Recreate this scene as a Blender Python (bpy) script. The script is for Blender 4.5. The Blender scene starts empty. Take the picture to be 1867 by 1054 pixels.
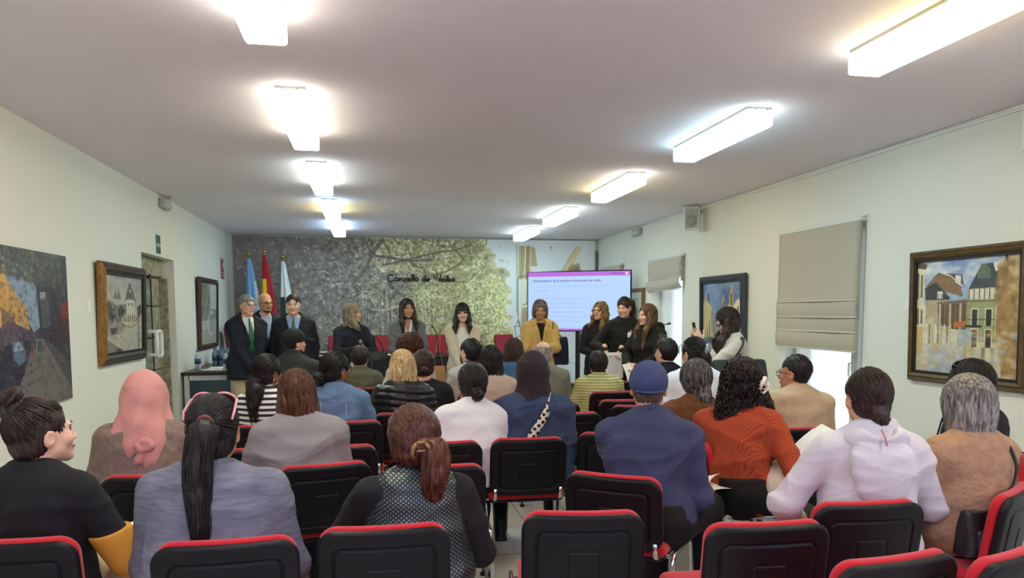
import bpy, math, random
import numpy as np
from mathutils import Vector, Matrix

random.seed(7)
RNG = np.random.RandomState(11)
SC = bpy.context.scene
COL = SC.collection
PI = math.pi

# ------------------------------------------------------------------ camera
FPX, PPY, PITCH, YAW, ROLL, CAMH = 1400.0, 689.5, 0.08508, 0.18364, -0.00194, 1.5
IMG_W, IMG_H = 1867, 1054
_fw = np.array([math.sin(YAW)*math.cos(PITCH), math.cos(YAW)*math.cos(PITCH), -math.sin(PITCH)])
_r0 = np.array([math.cos(YAW), -math.sin(YAW), 0.0])
_u0 = np.cross(_r0, _fw)
_rt = _r0*math.cos(ROLL) + _u0*math.sin(ROLL)
_up = -_r0*math.sin(ROLL) + _u0*math.cos(ROLL)
cam_data = bpy.data.cameras.new('camera')
cam_data.sensor_width = 36.0
cam_data.lens = FPX/IMG_W*36.0
cam_data.shift_y = (PPY - IMG_H/2)/IMG_W
cam_data.clip_start = 0.05
cam = bpy.data.objects.new('camera', cam_data)
cam.matrix_world = Matrix(((_rt[0], _up[0], -_fw[0], 0), (_rt[1], _up[1], -_fw[1], 0), (_rt[2], _up[2], -_fw[2], CAMH), (0, 0, 0, 1)))
COL.objects.link(cam)
SC.camera = cam

# ------------------------------------------------------------------ world and exposure
SC.view_settings.view_transform = 'Standard'
SC.view_settings.look = 'None'
SC.view_settings.gamma = 1.0
SC.view_settings.use_curve_mapping = False
SC.view_settings.exposure = 2.88
world = bpy.data.worlds.new('overcast_sky')
SC.world = world
world.use_nodes = True
_bg = world.node_tree.nodes['Background']
_bg.inputs['Color'].default_value = (0.84, 0.93, 1.0, 1)
_bg.inputs['Strength'].default_value = .20
LAMP_GAIN = 1.0

# room: X to the right, Y away from the camera, Z up
XL, XR, YB, YF, HC = -2.264, 4.084, 13.5, -3.2, 2.807


def pt(px, py, Y):
    """measured photo point on the plane at distance Y -> world point"""
    d = _fw*FPX + _rt*(px - 933.5) - _up*(py - PPY)
    return np.array([0, 0, CAMH]) + d*(Y/d[1])


def ptz(px, py, z):
    d = _fw*FPX + _rt*(px - 933.5) - _up*(py - PPY)
    return np.array([0, 0, CAMH]) + d*((z - CAMH)/d[2])


def ptx(px, py, X):
    d = _fw*FPX + _rt*(px - 933.5) - _up*(py - PPY)
    return np.array([0, 0, CAMH]) + d*(X/d[0])


# ------------------------------------------------------------------ object helpers
def s2l(c):
    c = np.asarray(c, float)/255.0
    return np.where(c <= 0.04045, c/12.92, ((c + 0.055)/1.055)**2.4)


def tag(o, label=None, cat=None, group=None, kind=None):
    if label: o['label'] = label
    if cat: o['category'] = cat
    if group: o['group'] = group
    if kind: o['kind'] = kind
    return o


def empty(name, loc=(0, 0, 0), rz=0.0, label=None, cat=None, group=None):
    o = bpy.data.objects.new(name, None)
    o.empty_display_size = 0.1
    o.location = tuple(loc)
    o.rotation_euler = (0, 0, rz)
    COL.objects.link(o)
    return tag(o, label, cat, group)


def mesh_obj(name, V, F, mats, parent=None, smooth=True, midx=None, loc=None, rz=None):
    V = np.asarray(V, dtype=np.float32).reshape(-1, 3)
    me = bpy.data.meshes.new(name)
    if isinstance(F, np.ndarray):
        n, k = F.shape
        lv = F.astype(np.int32).ravel()
        starts = np.arange(0, n*k, k, dtype=np.int32)
        totals = np.full(n, k, np.int32)
    else:
        n = len(F)
        totals = np.array([len(f) for f in F], np.int32)
        starts = np.concatenate([[0], np.cumsum(totals)[:-1]]).astype(np.int32) if n else np.zeros(0, np.int32)
        lv = np.array([i for f in F for i in f], np.int32)
    me.vertices.add(len(V)); me.vertices.foreach_set('co', V.ravel())
    me.loops.add(len(lv)); me.loops.foreach_set('vertex_index', lv)
    me.polygons.add(n); me.polygons.foreach_set('loop_start', starts)
    me.polygons.foreach_set('loop_total', totals)
    me.polygons.foreach_set('use_smooth', np.full(n, bool(smooth)))
    if not isinstance(mats, (list, tuple)): mats = [mats]
    for m in mats: me.materials.append(m)
    if midx is not None: me.polygons.foreach_set('material_index', np.asarray(midx, np.int32))
    me.update(calc_edges=True)
    me.validate()
    o = bpy.data.objects.new(name, me)
    COL.objects.link(o)
    if parent is not None: o.parent = parent
    if loc is not None: o.location = tuple(loc)
    if rz is not None: o.rotation_euler = (0, 0, rz)
    return o


class MB:
    """collects boxes, tubes, lathes, prisms into one mesh"""
    def __init__(self):
        self.v = []; self.f = []; self.m = []; self.n = 0

    def add(self, V, F, mi=0):
        V = np.asarray(V, float).reshape(-1, 3)
        self.v.append(V)
        for q in F:
            self.f.append([int(i) + self.n for i in q]); self.m.append(mi)
        self.n += len(V)
        return self

    def box(self, c, s, rot=None, mi=0, bev=0.0):
        hx, hy, hz = s[0]/2, s[1]/2, s[2]/2
        if bev <= 0:
            V = np.array([[x, y, z] for x in (-hx, hx) for y in (-hy, hy) for z in (-hz, hz)])
            F = [(0, 1, 3, 2), (4, 6, 7, 5), (0, 4, 5, 1), (2, 3, 7, 6), (0, 2, 6, 4), (1, 5, 7, 3)]
        else:
            b = min(bev, hx*.95, hy*.95, hz*.95)
            V = []; idx = {}
            for sx in (-1, 1):
                for sy in (-1, 1):
                    for sz in (-1, 1):
                        for ax in range(3):
                            h = [sx*(hx-b), sy*(hy-b), sz*(hz-b)]
                            h[ax] = (sx*hx, sy*hy, sz*hz)[ax]
                            idx[(sx, sy, sz, ax)] = len(V); V.append(h)
            V = np.array(V); F = []
            for ax in range(3):
                o = [a for a in range(3) if a != ax]
                for s_ in (-1, 1):
                    q = []
                    for a, c_ in ((-1, -1), (1, -1), (1, 1), (-1, 1)):
                        k = [0, 0, 0]; k[ax] = s_; k[o[0]] = a; k[o[1]] = c_
                        q.append(idx[(k[0], k[1], k[2], ax)])
                    F.append(q)
                for a in (-1, 1):
                    for c_ in (-1, 1):
                        q = []
                        for s_, axx in ((-1, o[0]), (1, o[0]), (1, o[1]), (-1, o[1])):
                            k = [0, 0, 0]; k[ax] = s_; k[o[0]] = a; k[o[1]] = c_
                            q.append(idx[(k[0], k[1], k[2], axx)])
                        F.append(q)
            for sx in (-1, 1):
                for sy in (-1, 1):
                    for sz in (-1, 1):
                        F.append([idx[(sx, sy, sz, a)] for a in range(3)])
            FF = []
            for q in F:       # consistent outward winding
                p = V[q]; nrm = np.cross(p[1]-p[0], p[2]-p[0])
                FF.append(q if nrm @ p.mean(0) > 0 else q[::-1])
            F = FF
        if rot is not None: V = V @ np.asarray(rot).T
        return self.add(V + np.asarray(c, float), F, mi)

    def tube(self, P, r, sides=8, mi=0, caps=True, closed=False, flat=1.0):
        V, F = tube_mesh(P, r, sides, caps, closed, flat)
        return self.add(V, F, mi)

    def ell(self, c, r, rot=None, nu=12, nv=8, mi=0):
        V, F = [], []
        for j in range(nv + 1):
            t = PI*j/nv
            for i in range(nu):
                a = 2*PI*i/nu
                V.append((math.sin(t)*math.cos(a)*r[0], math.sin(t)*math.sin(a)*r[1], math.cos(t)*r[2]))
        for j in range(nv):
            for i in range(nu):
                i2 = (i + 1) % nu
                F.append((j*nu+i, (j+1)*nu+i, (j+1)*nu+i2, j*nu+i2))
        V = np.array(V)
        if rot is not None: V = V @ np.asarray(rot).T
        return self.add(V + np.asarray(c, float), F, mi)

    def lathe(self, c, prof, n=20, mi=0):
        V, F = [], []
        for (r, z) in prof:
            for i in range(n):
                a = 2*PI*i/n
                V.append((r*math.cos(a), r*math.sin(a), z))
        for j in range(len(prof) - 1):
            for i in range(n):
                i2 = (i + 1) % n
                F.append((j*n+i, j*n+i2, (j+1)*n+i2, (j+1)*n+i))
        F.append(list(range(n))[::-1]); F.append([(len(prof)-1)*n + i for i in range(n)])
        return self.add(np.array(V) + np.asarray(c, float), F, mi)

    def prism(self, poly, o, u, v, w, d, mi=0):
        """polygon (in u,v) at o extruded by d along w"""
        o, u, v, w = (np.asarray(a, float) for a in (o, u, v, w))
        A = np.array([o + u*a + v*b for a, b in poly]); B = A + w*d
        n = len(A)
        F = [list(range(n))[::-1], [n+i for i in range(n)]]
        F += [(i, (i+1) % n, n+(i+1) % n, n+i) for i in range(n)]
        return self.add(np.vstack([A, B]), F, mi)

    def build(self, name, mats, parent=None, smooth=False, **k):
        return mesh_obj(name, np.vstack(self.v), self.f, mats, parent, smooth, self.m, **k)


def tube_mesh(P, r, sides=8, caps=True, closed=False, flat=1.0):
    P = np.asarray(P, float); n = len(P)
    r = np.full(n, r) if np.isscalar(r) else np.asarray(r, float)
    T = np.gradient(P, axis=0) if not closed else (np.roll(P, -1, 0) - np.roll(P, 1, 0))
    T /= np.linalg.norm(T, axis=1)[:, None] + 1e-12
    ref = np.array([0, 0, 1.0]) if abs(T[0][2]) < .9 else np.array([1.0, 0, 0])
    N = np.cross(T[0], ref); N /= np.linalg.norm(N)
    V = []
    for i in range(n):
        N = N - T[i]*(N @ T[i]); N /= np.linalg.norm(N) + 1e-12
        B = np.cross(T[i], N)
        for s in range(sides):
            a = 2*PI*s/sides
            V.append(P[i] + r[i]*(math.cos(a)*N + flat*math.sin(a)*B))
    F = []
    m = n if closed else n - 1
    for i in range(m):
        j = (i + 1) % n
        for s in range(sides):
            s2 = (s + 1) % sides
            F.append((i*sides+s, i*sides+s2, j*sides+s2, j*sides+s))
    if caps and not closed:
        F.append(list(range(sides))[::-1]); F.append([(n-1)*sides + s for s in range(sides)])
    return np.array(V), F


def fillet(pts, rad, n=6):
    """polyline with rounded corners"""
    pts = [np.asarray(p, float) for p in pts]
    out = [pts[0]]
    for i in range(1, len(pts) - 1):
        a, b, c = pts[i-1], pts[i], pts[i+1]
        d1 = (a-b)/np.linalg.norm(a-b); d2 = (c-b)/np.linalg.norm(c-b)
        L = min(rad, np.linalg.norm(a-b)*.48, np.linalg.norm(c-b)*.48)
        p, q = b + d1*L, b + d2*L
        for t in np.linspace(0, 1, n + 1):
            out.append((1-t)**2*p + 2*t*(1-t)*b + t*t*q)
    out.append(pts[-1])
    return np.array(out)


def copy_tree(o, parent=None):
    c = o.copy(); COL.objects.link(c)
    if parent is not None: c.parent = parent
    for ch in list(o.children): copy_tree(ch, c)
    return c


def rotz(a):
    c, s = math.cos(a), math.sin(a); return np.array([[c, -s, 0], [s, c, 0], [0, 0, 1.0]])


def rotx(a):
    c, s = math.cos(a), math.sin(a); return np.array([[1.0, 0, 0], [0, c, -s], [0, s, c]])


def roty(a):
    c, s = math.cos(a), math.sin(a); return np.array([[c, 0, s], [0, 1.0, 0], [-s, 0, c]])


def nz(v):
    v = np.asarray(v, float); return v/(np.linalg.norm(v) + 1e-12)


# ------------------------------------------------------------------ materials
MATS = {}


def mat(name, rgb, rough=.7, metal=0.0, bump=None, vary=None, spec=.4, sheen=0.0, stretch=(1, 1, 1), emit=None, estr=1.0):
    """plain procedural material; rgb in 0-255 sRGB; vary=(scale, amount) tints the colour with noise; bump=(scale, strength)"""
    if name in MATS: return MATS[name]
    m = bpy.data.materials.new(name); m.use_nodes = True
    nt = m.node_tree; b = nt.nodes['Principled BSDF']
    c = tuple(s2l(rgb)) + (1,)
    b.inputs['Base Color'].default_value = c
    b.inputs['Roughness'].default_value = rough
    b.inputs['Metallic'].default_value = metal
    b.inputs['Specular IOR Level'].default_value = spec
    if sheen: b.inputs['Sheen Weight'].default_value = sheen
    if emit is not None:
        b.inputs['Emission Color'].default_value = tuple(emit) + (1,)
        b.inputs['Emission Strength'].default_value = estr
    mp = None
    if vary or bump:
        tc = nt.nodes.new('ShaderNodeTexCoord'); mp = nt.nodes.new('ShaderNodeMapping')
        mp.inputs['Scale'].default_value = stretch
        nt.links.new(tc.outputs['Object'], mp.inputs['Vector'])
    if vary:
        n = nt.nodes.new('ShaderNodeTexNoise'); n.inputs['Scale'].default_value = vary[0]; n.inputs['Detail'].default_value = 4
        nt.links.new(mp.outputs[0], n.inputs['Vector'])
        r = nt.nodes.new('ShaderNodeValToRGB')
        k = vary[1]
        r.color_ramp.elements[0].position = .3; r.color_ramp.elements[1].position = .7
        r.color_ramp.elements[0].color = tuple(max(0, x*(1-k)) for x in c[:3]) + (1,)
        r.color_ramp.elements[1].color = tuple(min(1, x*(1+k)) for x in c[:3]) + (1,)
        nt.links.new(n.outputs['Fac'], r.inputs['Fac']); nt.links.new(r.outputs['Color'], b.inputs['Base Color'])
    if bump:
        n = nt.nodes.new('ShaderNodeTexNoise'); n.inputs['Scale'].default_value = bump[0]; n.inputs['Detail'].default_value = 5
        nt.links.new(mp.outputs[0], n.inputs['Vector'])
        bp = nt.nodes.new('ShaderNodeBump'); bp.inputs['Strength'].default_value = bump[1]; bp.inputs['Distance'].default_value = .01
        nt.links.new(n.outputs['Fac'], bp.inputs['Height']); nt.links.new(bp.outputs[0], b.inputs['Normal'])
    MATS[name] = m
    return m


def stripe_mat(name, ca, cb, period, duty=.5, axis=2, rough=.8, soft=.06, bump=0.0, warp=0.0):
    """two-colour stripes along an object axis"""
    if name in MATS: return MATS[name]
    m = bpy.data.materials.new(name); m.use_nodes = True
    nt = m.node_tree; b = nt.nodes['Principled BSDF']; b.inputs['Roughness'].default_value = rough
    tc = nt.nodes.new('ShaderNodeTexCoord'); sp = nt.nodes.new('ShaderNodeSeparateXYZ')
    vec = tc.outputs['Object']
    if warp:
        nn = nt.nodes.new('ShaderNodeTexNoise'); nn.inputs['Scale'].default_value = 9; nt.links.new(vec, nn.inputs['Vector'])
        ad = nt.nodes.new('ShaderNodeVectorMath'); ad.operation = 'MULTIPLY_ADD'
        ad.inputs[1].default_value = (warp, warp, warp)
        nt.links.new(nn.outputs['Color'], ad.inputs[0]); nt.links.new(vec, ad.inputs[2]); vec = ad.outputs[0]
    nt.links.new(vec, sp.inputs[0])
    d = nt.nodes.new('ShaderNodeMath'); d.operation = 'DIVIDE'; d.inputs[1].default_value = period
    nt.links.new(sp.outputs[axis], d.inputs[0])
    fr = nt.nodes.new('ShaderNodeMath'); fr.operation = 'PINGPONG'; fr.inputs[1].default_value = .5
    nt.links.new(d.outputs[0], fr.inputs[0])
    r = nt.nodes.new('ShaderNodeValToRGB')
    r.color_ramp.elements[0].position = max(0, duty*.5 - soft); r.color_ramp.elements[1].position = min(1, duty*.5 + soft)
    r.color_ramp.elements[0].color = tuple(s2l(ca)) + (1,); r.color_ramp.elements[1].color = tuple(s2l(cb)) + (1,)
    nt.links.new(fr.outputs[0], r.inputs['Fac']); nt.links.new(r.outputs[0], b.inputs['Base Color'])
    if bump:
        bp = nt.nodes.new('ShaderNodeBump'); bp.inputs['Strength'].default_value = bump; bp.inputs['Distance'].default_value = .006
        nt.links.new(fr.outputs[0], bp.inputs['Height']); nt.links.new(bp.outputs[0], b.inputs['Normal'])
    MATS[name] = m
    return m


def attr_mat(name, rough=.6, bump=0.0, scale=150, spec=.3):
    """pigment stored per vertex (paintings, printed banner)"""
    if name in MATS: return MATS[name]
    m = bpy.data.materials.new(name); m.use_nodes = True
    nt = m.node_tree; b = nt.nodes['Principled BSDF']; b.inputs['Roughness'].default_value = rough
    b.inputs['Specular IOR Level'].default_value = spec
    a = nt.nodes.new('ShaderNodeAttribute'); a.attribute_name = 'pigment'
    nt.links.new(a.outputs['Color'], b.inputs['Base Color'])
    if bump:
        tc = nt.nodes.new('ShaderNodeTexCoord'); n = nt.nodes.new('ShaderNodeTexNoise'); n.inputs['Scale'].default_value = scale
        nt.links.new(tc.outputs['Object'], n.inputs['Vector'])
        bp = nt.nodes.new('ShaderNodeBump'); bp.inputs['Strength'].default_value = bump; bp.inputs['Distance'].default_value = .004
        nt.links.new(n.outputs['Fac'], bp.inputs['Height']); nt.links.new(bp.outputs[0], b.inputs['Normal'])
    MATS[name] = m
    return m


def emit_mat(name, stops, axis, lo, hi):
    """lamp diffuser: emission colour along one object axis (tints put in to imitate camera banding)"""
    m = bpy.data.materials.new(name); m.use_nodes = True
    nt = m.node_tree; b = nt.nodes['Principled BSDF']
    b.inputs['Base Color'].default_value = (.8, .8, .75, 1); b.inputs['Roughness'].default_value = .35
    tc = nt.nodes.new('ShaderNodeTexCoord'); sp = nt.nodes.new('ShaderNodeSeparateXYZ'); nt.links.new(tc.outputs['Object'], sp.inputs[0])
    mr = nt.nodes.new('ShaderNodeMapRange'); mr.inputs[1].default_value = lo; mr.inputs[2].default_value = hi
    nt.links.new(sp.outputs[axis], mr.inputs[0])
    r = nt.nodes.new('ShaderNodeValToRGB')
    els = r.color_ramp.elements
    els[0].position, els[0].color = stops[0][0], tuple(stops[0][1]) + (1,)
    els[1].position, els[1].color = stops[-1][0], tuple(stops[-1][1]) + (1,)
    for p, c in stops[1:-1]:
        e = els.new(p); e.color = tuple(c) + (1,)
    nt.links.new(mr.outputs[0], r.inputs['Fac']); nt.links.new(r.outputs[0], b.inputs['Emission Color'])
    ge = nt.nodes.new('ShaderNodeNewGeometry'); sn = nt.nodes.new('ShaderNodeSeparateXYZ'); nt.links.new(ge.outputs['Normal'], sn.inputs[0])
    mu = nt.nodes.new('ShaderNodeMapRange'); mu.inputs[1].default_value = 0; mu.inputs[2].default_value = -1; mu.inputs[3].default_value = .38*LAMP_GAIN; mu.inputs[4].default_value = 1.25*LAMP_GAIN
    nt.links.new(sn.outputs[2], mu.inputs[0]); nt.links.new(mu.outputs[0], b.inputs['Emission Strength'])
    return m


def hair_mat(name, rgb, streak=None, rough=.42, amount=.35):
    """hair: fine streaks that run down the head"""
    if name in MATS: return MATS[name]
    m = bpy.data.materials.new(name); m.use_nodes = True
    nt = m.node_tree; b = nt.nodes['Principled BSDF']
    b.inputs['Roughness'].default_value = rough; b.inputs['Specular IOR Level'].default_value = .35
    tc = nt.nodes.new('ShaderNodeTexCoord'); mp = nt.nodes.new('ShaderNodeMapping')
    mp.inputs['Scale'].default_value = (1, 1, .12)
    nt.links.new(tc.outputs['Object'], mp.inputs['Vector'])
    n = nt.nodes.new('ShaderNodeTexNoise'); n.inputs['Scale'].default_value = 110; n.inputs['Detail'].default_value = 5
    nt.links.new(mp.outputs[0], n.inputs['Vector'])
    r = nt.nodes.new('ShaderNodeValToRGB'); c = s2l(rgb)
    s = s2l(streak) if streak is not None else np.minimum(1, c*(1 + amount*2))
    r.color_ramp.elements[0].position = .38; r.color_ramp.elements[1].position = .66
    r.color_ramp.elements[0].color = tuple(c*(1-amount*.6)) + (1,); r.color_ramp.elements[1].color = tuple(s) + (1,)
    nt.links.new(n.outputs['Fac'], r.inputs['Fac']); nt.links.new(r.outputs[0], b.inputs['Base Color'])
    bp = nt.nodes.new('ShaderNodeBump'); bp.inputs['Strength'].default_value = .5; bp.inputs['Distance'].default_value = .006
    nt.links.new(n.outputs['Fac'], bp.inputs['Height']); nt.links.new(bp.outputs[0], b.inputs['Normal'])
    MATS[name] = m
    return m


# ------------------------------------------------------------------ solid modelling on a grid (smooth unions, one continuous skin)
class Solid:
    def __init__(self): self.p = []

    def _a(self, fn, lo, hi, k, op):
        self.p.append((fn, np.asarray(lo, float), np.asarray(hi, float), k, op)); return self

    def cap(self, a, b, r1, r2=None, k=.012, op='u'):
        a = np.asarray(a, float); b = np.asarray(b, float); r2 = r1 if r2 is None else r2
        ba = b - a; L2 = ba @ ba + 1e-12

        def fn(X, Y, Z):
            t = np.clip(((X-a[0])*ba[0] + (Y-a[1])*ba[1] + (Z-a[2])*ba[2])/L2, 0, 1)
            return np.sqrt((X-a[0]-t*ba[0])**2 + (Y-a[1]-t*ba[1])**2 + (Z-a[2]-t*ba[2])**2) - (r1 + (r2-r1)*t)
        m = max(r1, r2)
        return self._a(fn, np.minimum(a, b) - m, np.maximum(a, b) + m, k, op)

    def chain(self, pts, rs, k=.012, op='u'):
        rs = [rs]*len(pts) if np.isscalar(rs) else rs
        for i in range(len(pts)-1): self.cap(pts[i], pts[i+1], rs[i], rs[i+1], k, op)
        return self

    def ell(self, c, r, rot=None, k=.012, op='u'):
        c = np.asarray(c, float); r = np.asarray(r, float)
        R = np.eye(3) if rot is None else np.asarray(rot)

        def fn(X, Y, Z):
            x, y, z = X-c[0], Y-c[1], Z-c[2]
            p = (R[0, 0]*x + R[1, 0]*y + R[2, 0]*z)/r[0]
            q = (R[0, 1]*x + R[1, 1]*y + R[2, 1]*z)/r[1]
            s = (R[0, 2]*x + R[1, 2]*y + R[2, 2]*z)/r[2]
            k0 = np.sqrt(p*p + q*q + s*s); k1 = np.sqrt((p/r[0])**2 + (q/r[1])**2 + (s/r[2])**2) + 1e-9
            return k0*(k0-1)/k1
        m = np.abs(R) @ r
        return self._a(fn, c - m, c + m, k, op)

    def box(self, c, h, rad=.01, rot=None, k=.008, op='u'):
        c = np.asarray(c, float); h = np.asarray(h, float)
        R = np.eye(3) if rot is None else np.asarray(rot)

        def fn(X, Y, Z):
            x, y, z = X-c[0], Y-c[1], Z-c[2]
            p = np.abs(R[0, 0]*x + R[1, 0]*y + R[2, 0]*z) - h[0] + rad
            q = np.abs(R[0, 1]*x + R[1, 1]*y + R[2, 1]*z) - h[1] + rad
            s = np.abs(R[0, 2]*x + R[1, 2]*y + R[2, 2]*z) - h[2] + rad
            return np.sqrt(np.maximum(p, 0)**2 + np.maximum(q, 0)**2 + np.maximum(s, 0)**2) + np.minimum(np.maximum(np.maximum(p, q), s), 0) - rad
        m = np.abs(R) @ h
        return self._a(fn, c - m, c + m, k, op)

    def plate(self, c, hx, hz, hy, rc, re, k=.004, op='u'):
        """flat slab in the xz plane with rounded corners"""
        c = np.asarray(c, float)

        def fn(X, Y, Z):
            p = np.abs(X-c[0]) - hx + rc; q = np.abs(Z-c[2]) - hz + rc
            d2 = np.sqrt(np.maximum(p, 0)**2 + np.maximum(q, 0)**2) + np.minimum(np.maximum(p, q), 0) - rc
            a = d2 + re; b = np.abs(Y-c[1]) - hy + re
            return np.minimum(np.maximum(a, b), 0) + np.sqrt(np.maximum(a, 0)**2 + np.maximum(b, 0)**2) - re
        return self._a(fn, c - [hx, hy, hz], c + [hx, hy, hz], k, op)

    def loft(self, o, R, st, k=.02, op='u', ex=2.3):
        """elliptical sections (t, cx, cy, rx, ry) along the w axis of frame R at o"""
        o = np.asarray(o, float); R = np.asarray(R); st = np.array(st, float)
        ts = np.linspace(st[0, 0], st[-1, 0], 60)
        # smooth interpolation
        def sm(col):
            y = np.interp(ts, st[:, 0], st[:, col])
            for _ in range(3): y[1:-1] = .25*y[:-2] + .5*y[1:-1] + .25*y[2:]
            return y
        C = [sm(i) for i in range(1, 5)]

        def fn(X, Y, Z):
            x, y, z = X-o[0], Y-o[1], Z-o[2]
            u = R[0, 0]*x + R[1, 0]*y + R[2, 0]*z
            v = R[0, 1]*x + R[1, 1]*y + R[2, 1]*z
            w = R[0, 2]*x + R[1, 2]*y + R[2, 2]*z
            cx, cy, rx, ry = (np.interp(w, ts, c) for c in C)
            q = (np.abs((u-cx)/rx)**ex + np.abs((v-cy)/ry)**ex)**(1/ex)
            d = (q - 1)*np.minimum(rx, ry)
            return np.maximum(np.maximum(d, w - ts[-1]), ts[0] - w)
        pts = []
        for t, cx, cy, rx, ry in st:
            for a in (-1, 1):
                for b in (-1, 1): pts.append(o + R @ np.array([cx + a*rx, cy + b*ry, t]))
        pts = np.array(pts)
        return self._a(fn, pts.min(0), pts.max(0), k, op)

    def half(self, o, n, op='s', k=.003):
        """cut away everything on the +n side of the plane"""
        o = np.asarray(o, float); n = nz(n)

        def fn(X, Y, Z): return -((X-o[0])*n[0] + (Y-o[1])*n[1] + (Z-o[2])*n[2])
        return self._a(fn, np.full(3, -99.), np.full(3, 99.), k, op)

    def mesh(self, h, smooth=1, disp=None):
        us = [q for q in self.p if q[4] == 'u']
        lo = np.min([q[1] for q in us], axis=0) - 3*h; hi = np.max([q[2] for q in us], axis=0) + 3*h
        n = np.ceil((hi-lo)/h).astype(int) + 1
        ax = [lo[i] + h*np.arange(n[i]) for i in range(3)]
        Fd = np.full(n, 1.0, np.float32)
        for fn, a, b, k, op in self.p:
            m = k + 2.5*h
            s = [slice(max(0, int((a[i]-m-lo[i])/h)), max(0, min(n[i], int((b[i]+m-lo[i])/h) + 2))) for i in range(3)]
            if any(q.stop <= q.start for q in s): continue
            X = ax[0][s[0]][:, None, None]; Y = ax[1][s[1]][None, :, None]; Z = ax[2][s[2]][None, None, :]
            d = fn(X, Y, Z); f = Fd[tuple(s)]
            if op == 'u':
                hh = np.maximum(k - np.abs(f-d), 0)/k
                Fd[tuple(s)] = np.minimum(f, d) - hh*hh*k*.25
            else:
                d = -d
                hh = np.maximum(k - np.abs(f-d), 0)/k
                Fd[tuple(s)] = np.maximum(f, d) + hh*hh*k*.25
        V, Q = surface_nets(Fd, lo, h)
        if len(V) == 0: return V, Q
        for _ in range(smooth): V = relax(V, Q)
        if disp is not None:
            V = V + vnormals(V, Q)*disp(V)[:, None]
        return V, Q


def surface_nets(Fd, lo, h):
    ins = Fd < 0
    cnt = np.zeros(np.array(Fd.shape)-1, np.int8)
    cor = [(i, j, k) for i in (0, 1) for j in (0, 1) for k in (0, 1)]
    S = Fd.shape
    for i, j, k in cor: cnt += ins[i:S[0]-1+i, j:S[1]-1+j, k:S[2]-1+k]
    act = np.argwhere((cnt > 0) & (cnt < 8))
    if len(act) == 0: return np.zeros((0, 3)), np.zeros((0, 4), int)
    val = np.stack([Fd[act[:, 0]+i, act[:, 1]+j, act[:, 2]+k] for i, j, k in cor], 1)
    acc = np.zeros((len(act), 3)); num = np.zeros(len(act))
    C = np.array(cor, float)
    for a in range(8):
        for b in range(a+1, 8):
            if np.abs(C[a]-C[b]).sum() != 1: continue
            x = (val[:, a] < 0) != (val[:, b] < 0)
            t = val[:, a]/(val[:, a]-val[:, b] + 1e-12)
            acc[x] += C[a] + t[x, None]*(C[b]-C[a]); num += x
    V = lo + h*(act + acc/num[:, None])
    vid = np.full(np.array(S)-1, -1, np.int64); vid[act[:, 0], act[:, 1], act[:, 2]] = np.arange(len(act))
    Q = []
    for axn in range(3):
        sl = [slice(1, S[q]-1) for q in range(3)]
        s0 = list(sl); s1 = list(sl)
        s0[axn] = slice(0, S[axn]-1); s1[axn] = slice(1, S[axn])
        A = ins[tuple(s0)]; B = ins[tuple(s1)]
        e = np.argwhere(A != B)
        if len(e) == 0: continue
        off = np.array([0 if q == axn else 1 for q in range(3)]); g = e + off
        o1, o2 = [(1, 2), (2, 0), (0, 1)][axn]
        d1 = np.zeros(3, int); d1[o1] = 1; d2 = np.zeros(3, int); d2[o2] = 1
        quad = np.stack([vid[tuple((g-d1-d2).T)], vid[tuple((g-d2).T)], vid[tuple(g.T)], vid[tuple((g-d1).T)]], 1)
        flip = ~A[tuple(e.T)]
        quad[flip] = quad[flip][:, ::-1]
        Q.append(quad)
    Q = np.vstack(Q); Q = Q[(Q >= 0).all(1)]
    return V, Q


def relax(V, Q, f=.5):
    S = np.zeros_like(V); n = np.zeros(len(V))
    for i in range(4):
        a, b = Q[:, i], Q[:, (i+1) % 4]
        for c in range(3): S[:, c] += np.bincount(a, V[b, c], len(V)) + np.bincount(b, V[a, c], len(V))
        n += np.bincount(a, minlength=len(V)) + np.bincount(b, minlength=len(V))
    return V*(1-f) + f*S/np.maximum(n, 1)[:, None]


def vnormals(V, Q):
    nf = np.cross(V[Q[:, 2]]-V[Q[:, 0]], V[Q[:, 3]]-V[Q[:, 1]])
    N = np.zeros_like(V)
    for i in range(4):
        for c in range(3): N[:, c] += np.bincount(Q[:, i], nf[:, c], len(V))
    return N/(np.linalg.norm(N, axis=1)[:, None] + 1e-12)


def folds(amp=.005, freq=22, seed=0, flat=.55):
    """soft cloth creases; flat<1 makes them run across the body"""
    rs = np.random.RandomState(seed)
    D = rs.randn(9, 3); D[:, 2] *= 1/flat; D[:, :2] *= flat
    D = D/np.linalg.norm(D, axis=1)[:, None]*freq*rs.uniform(.5, 1.6, (9, 1)); ph = rs.uniform(0, 6.28, 9)

    def fn(V):
        W = V + .02*np.sin(V[:, [1, 2, 0]]*17 + ph[:3])
        s = np.zeros(len(V))
        for i in range(9): s += (1 - np.abs(np.sin(W @ D[i]*.5 + ph[i])))**2.2
        return amp*np.clip(s/1.5 - .9, -.1, 2.4)
    return fn


def merge(parts):
    Vs, Qs, n = [], [], 0
    for V, Q in parts:
        if len(V) == 0: continue
        Vs.append(V); Qs.append(np.asarray(Q) + n); n += len(V)
    return np.vstack(Vs), np.vstack(Qs)


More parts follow.
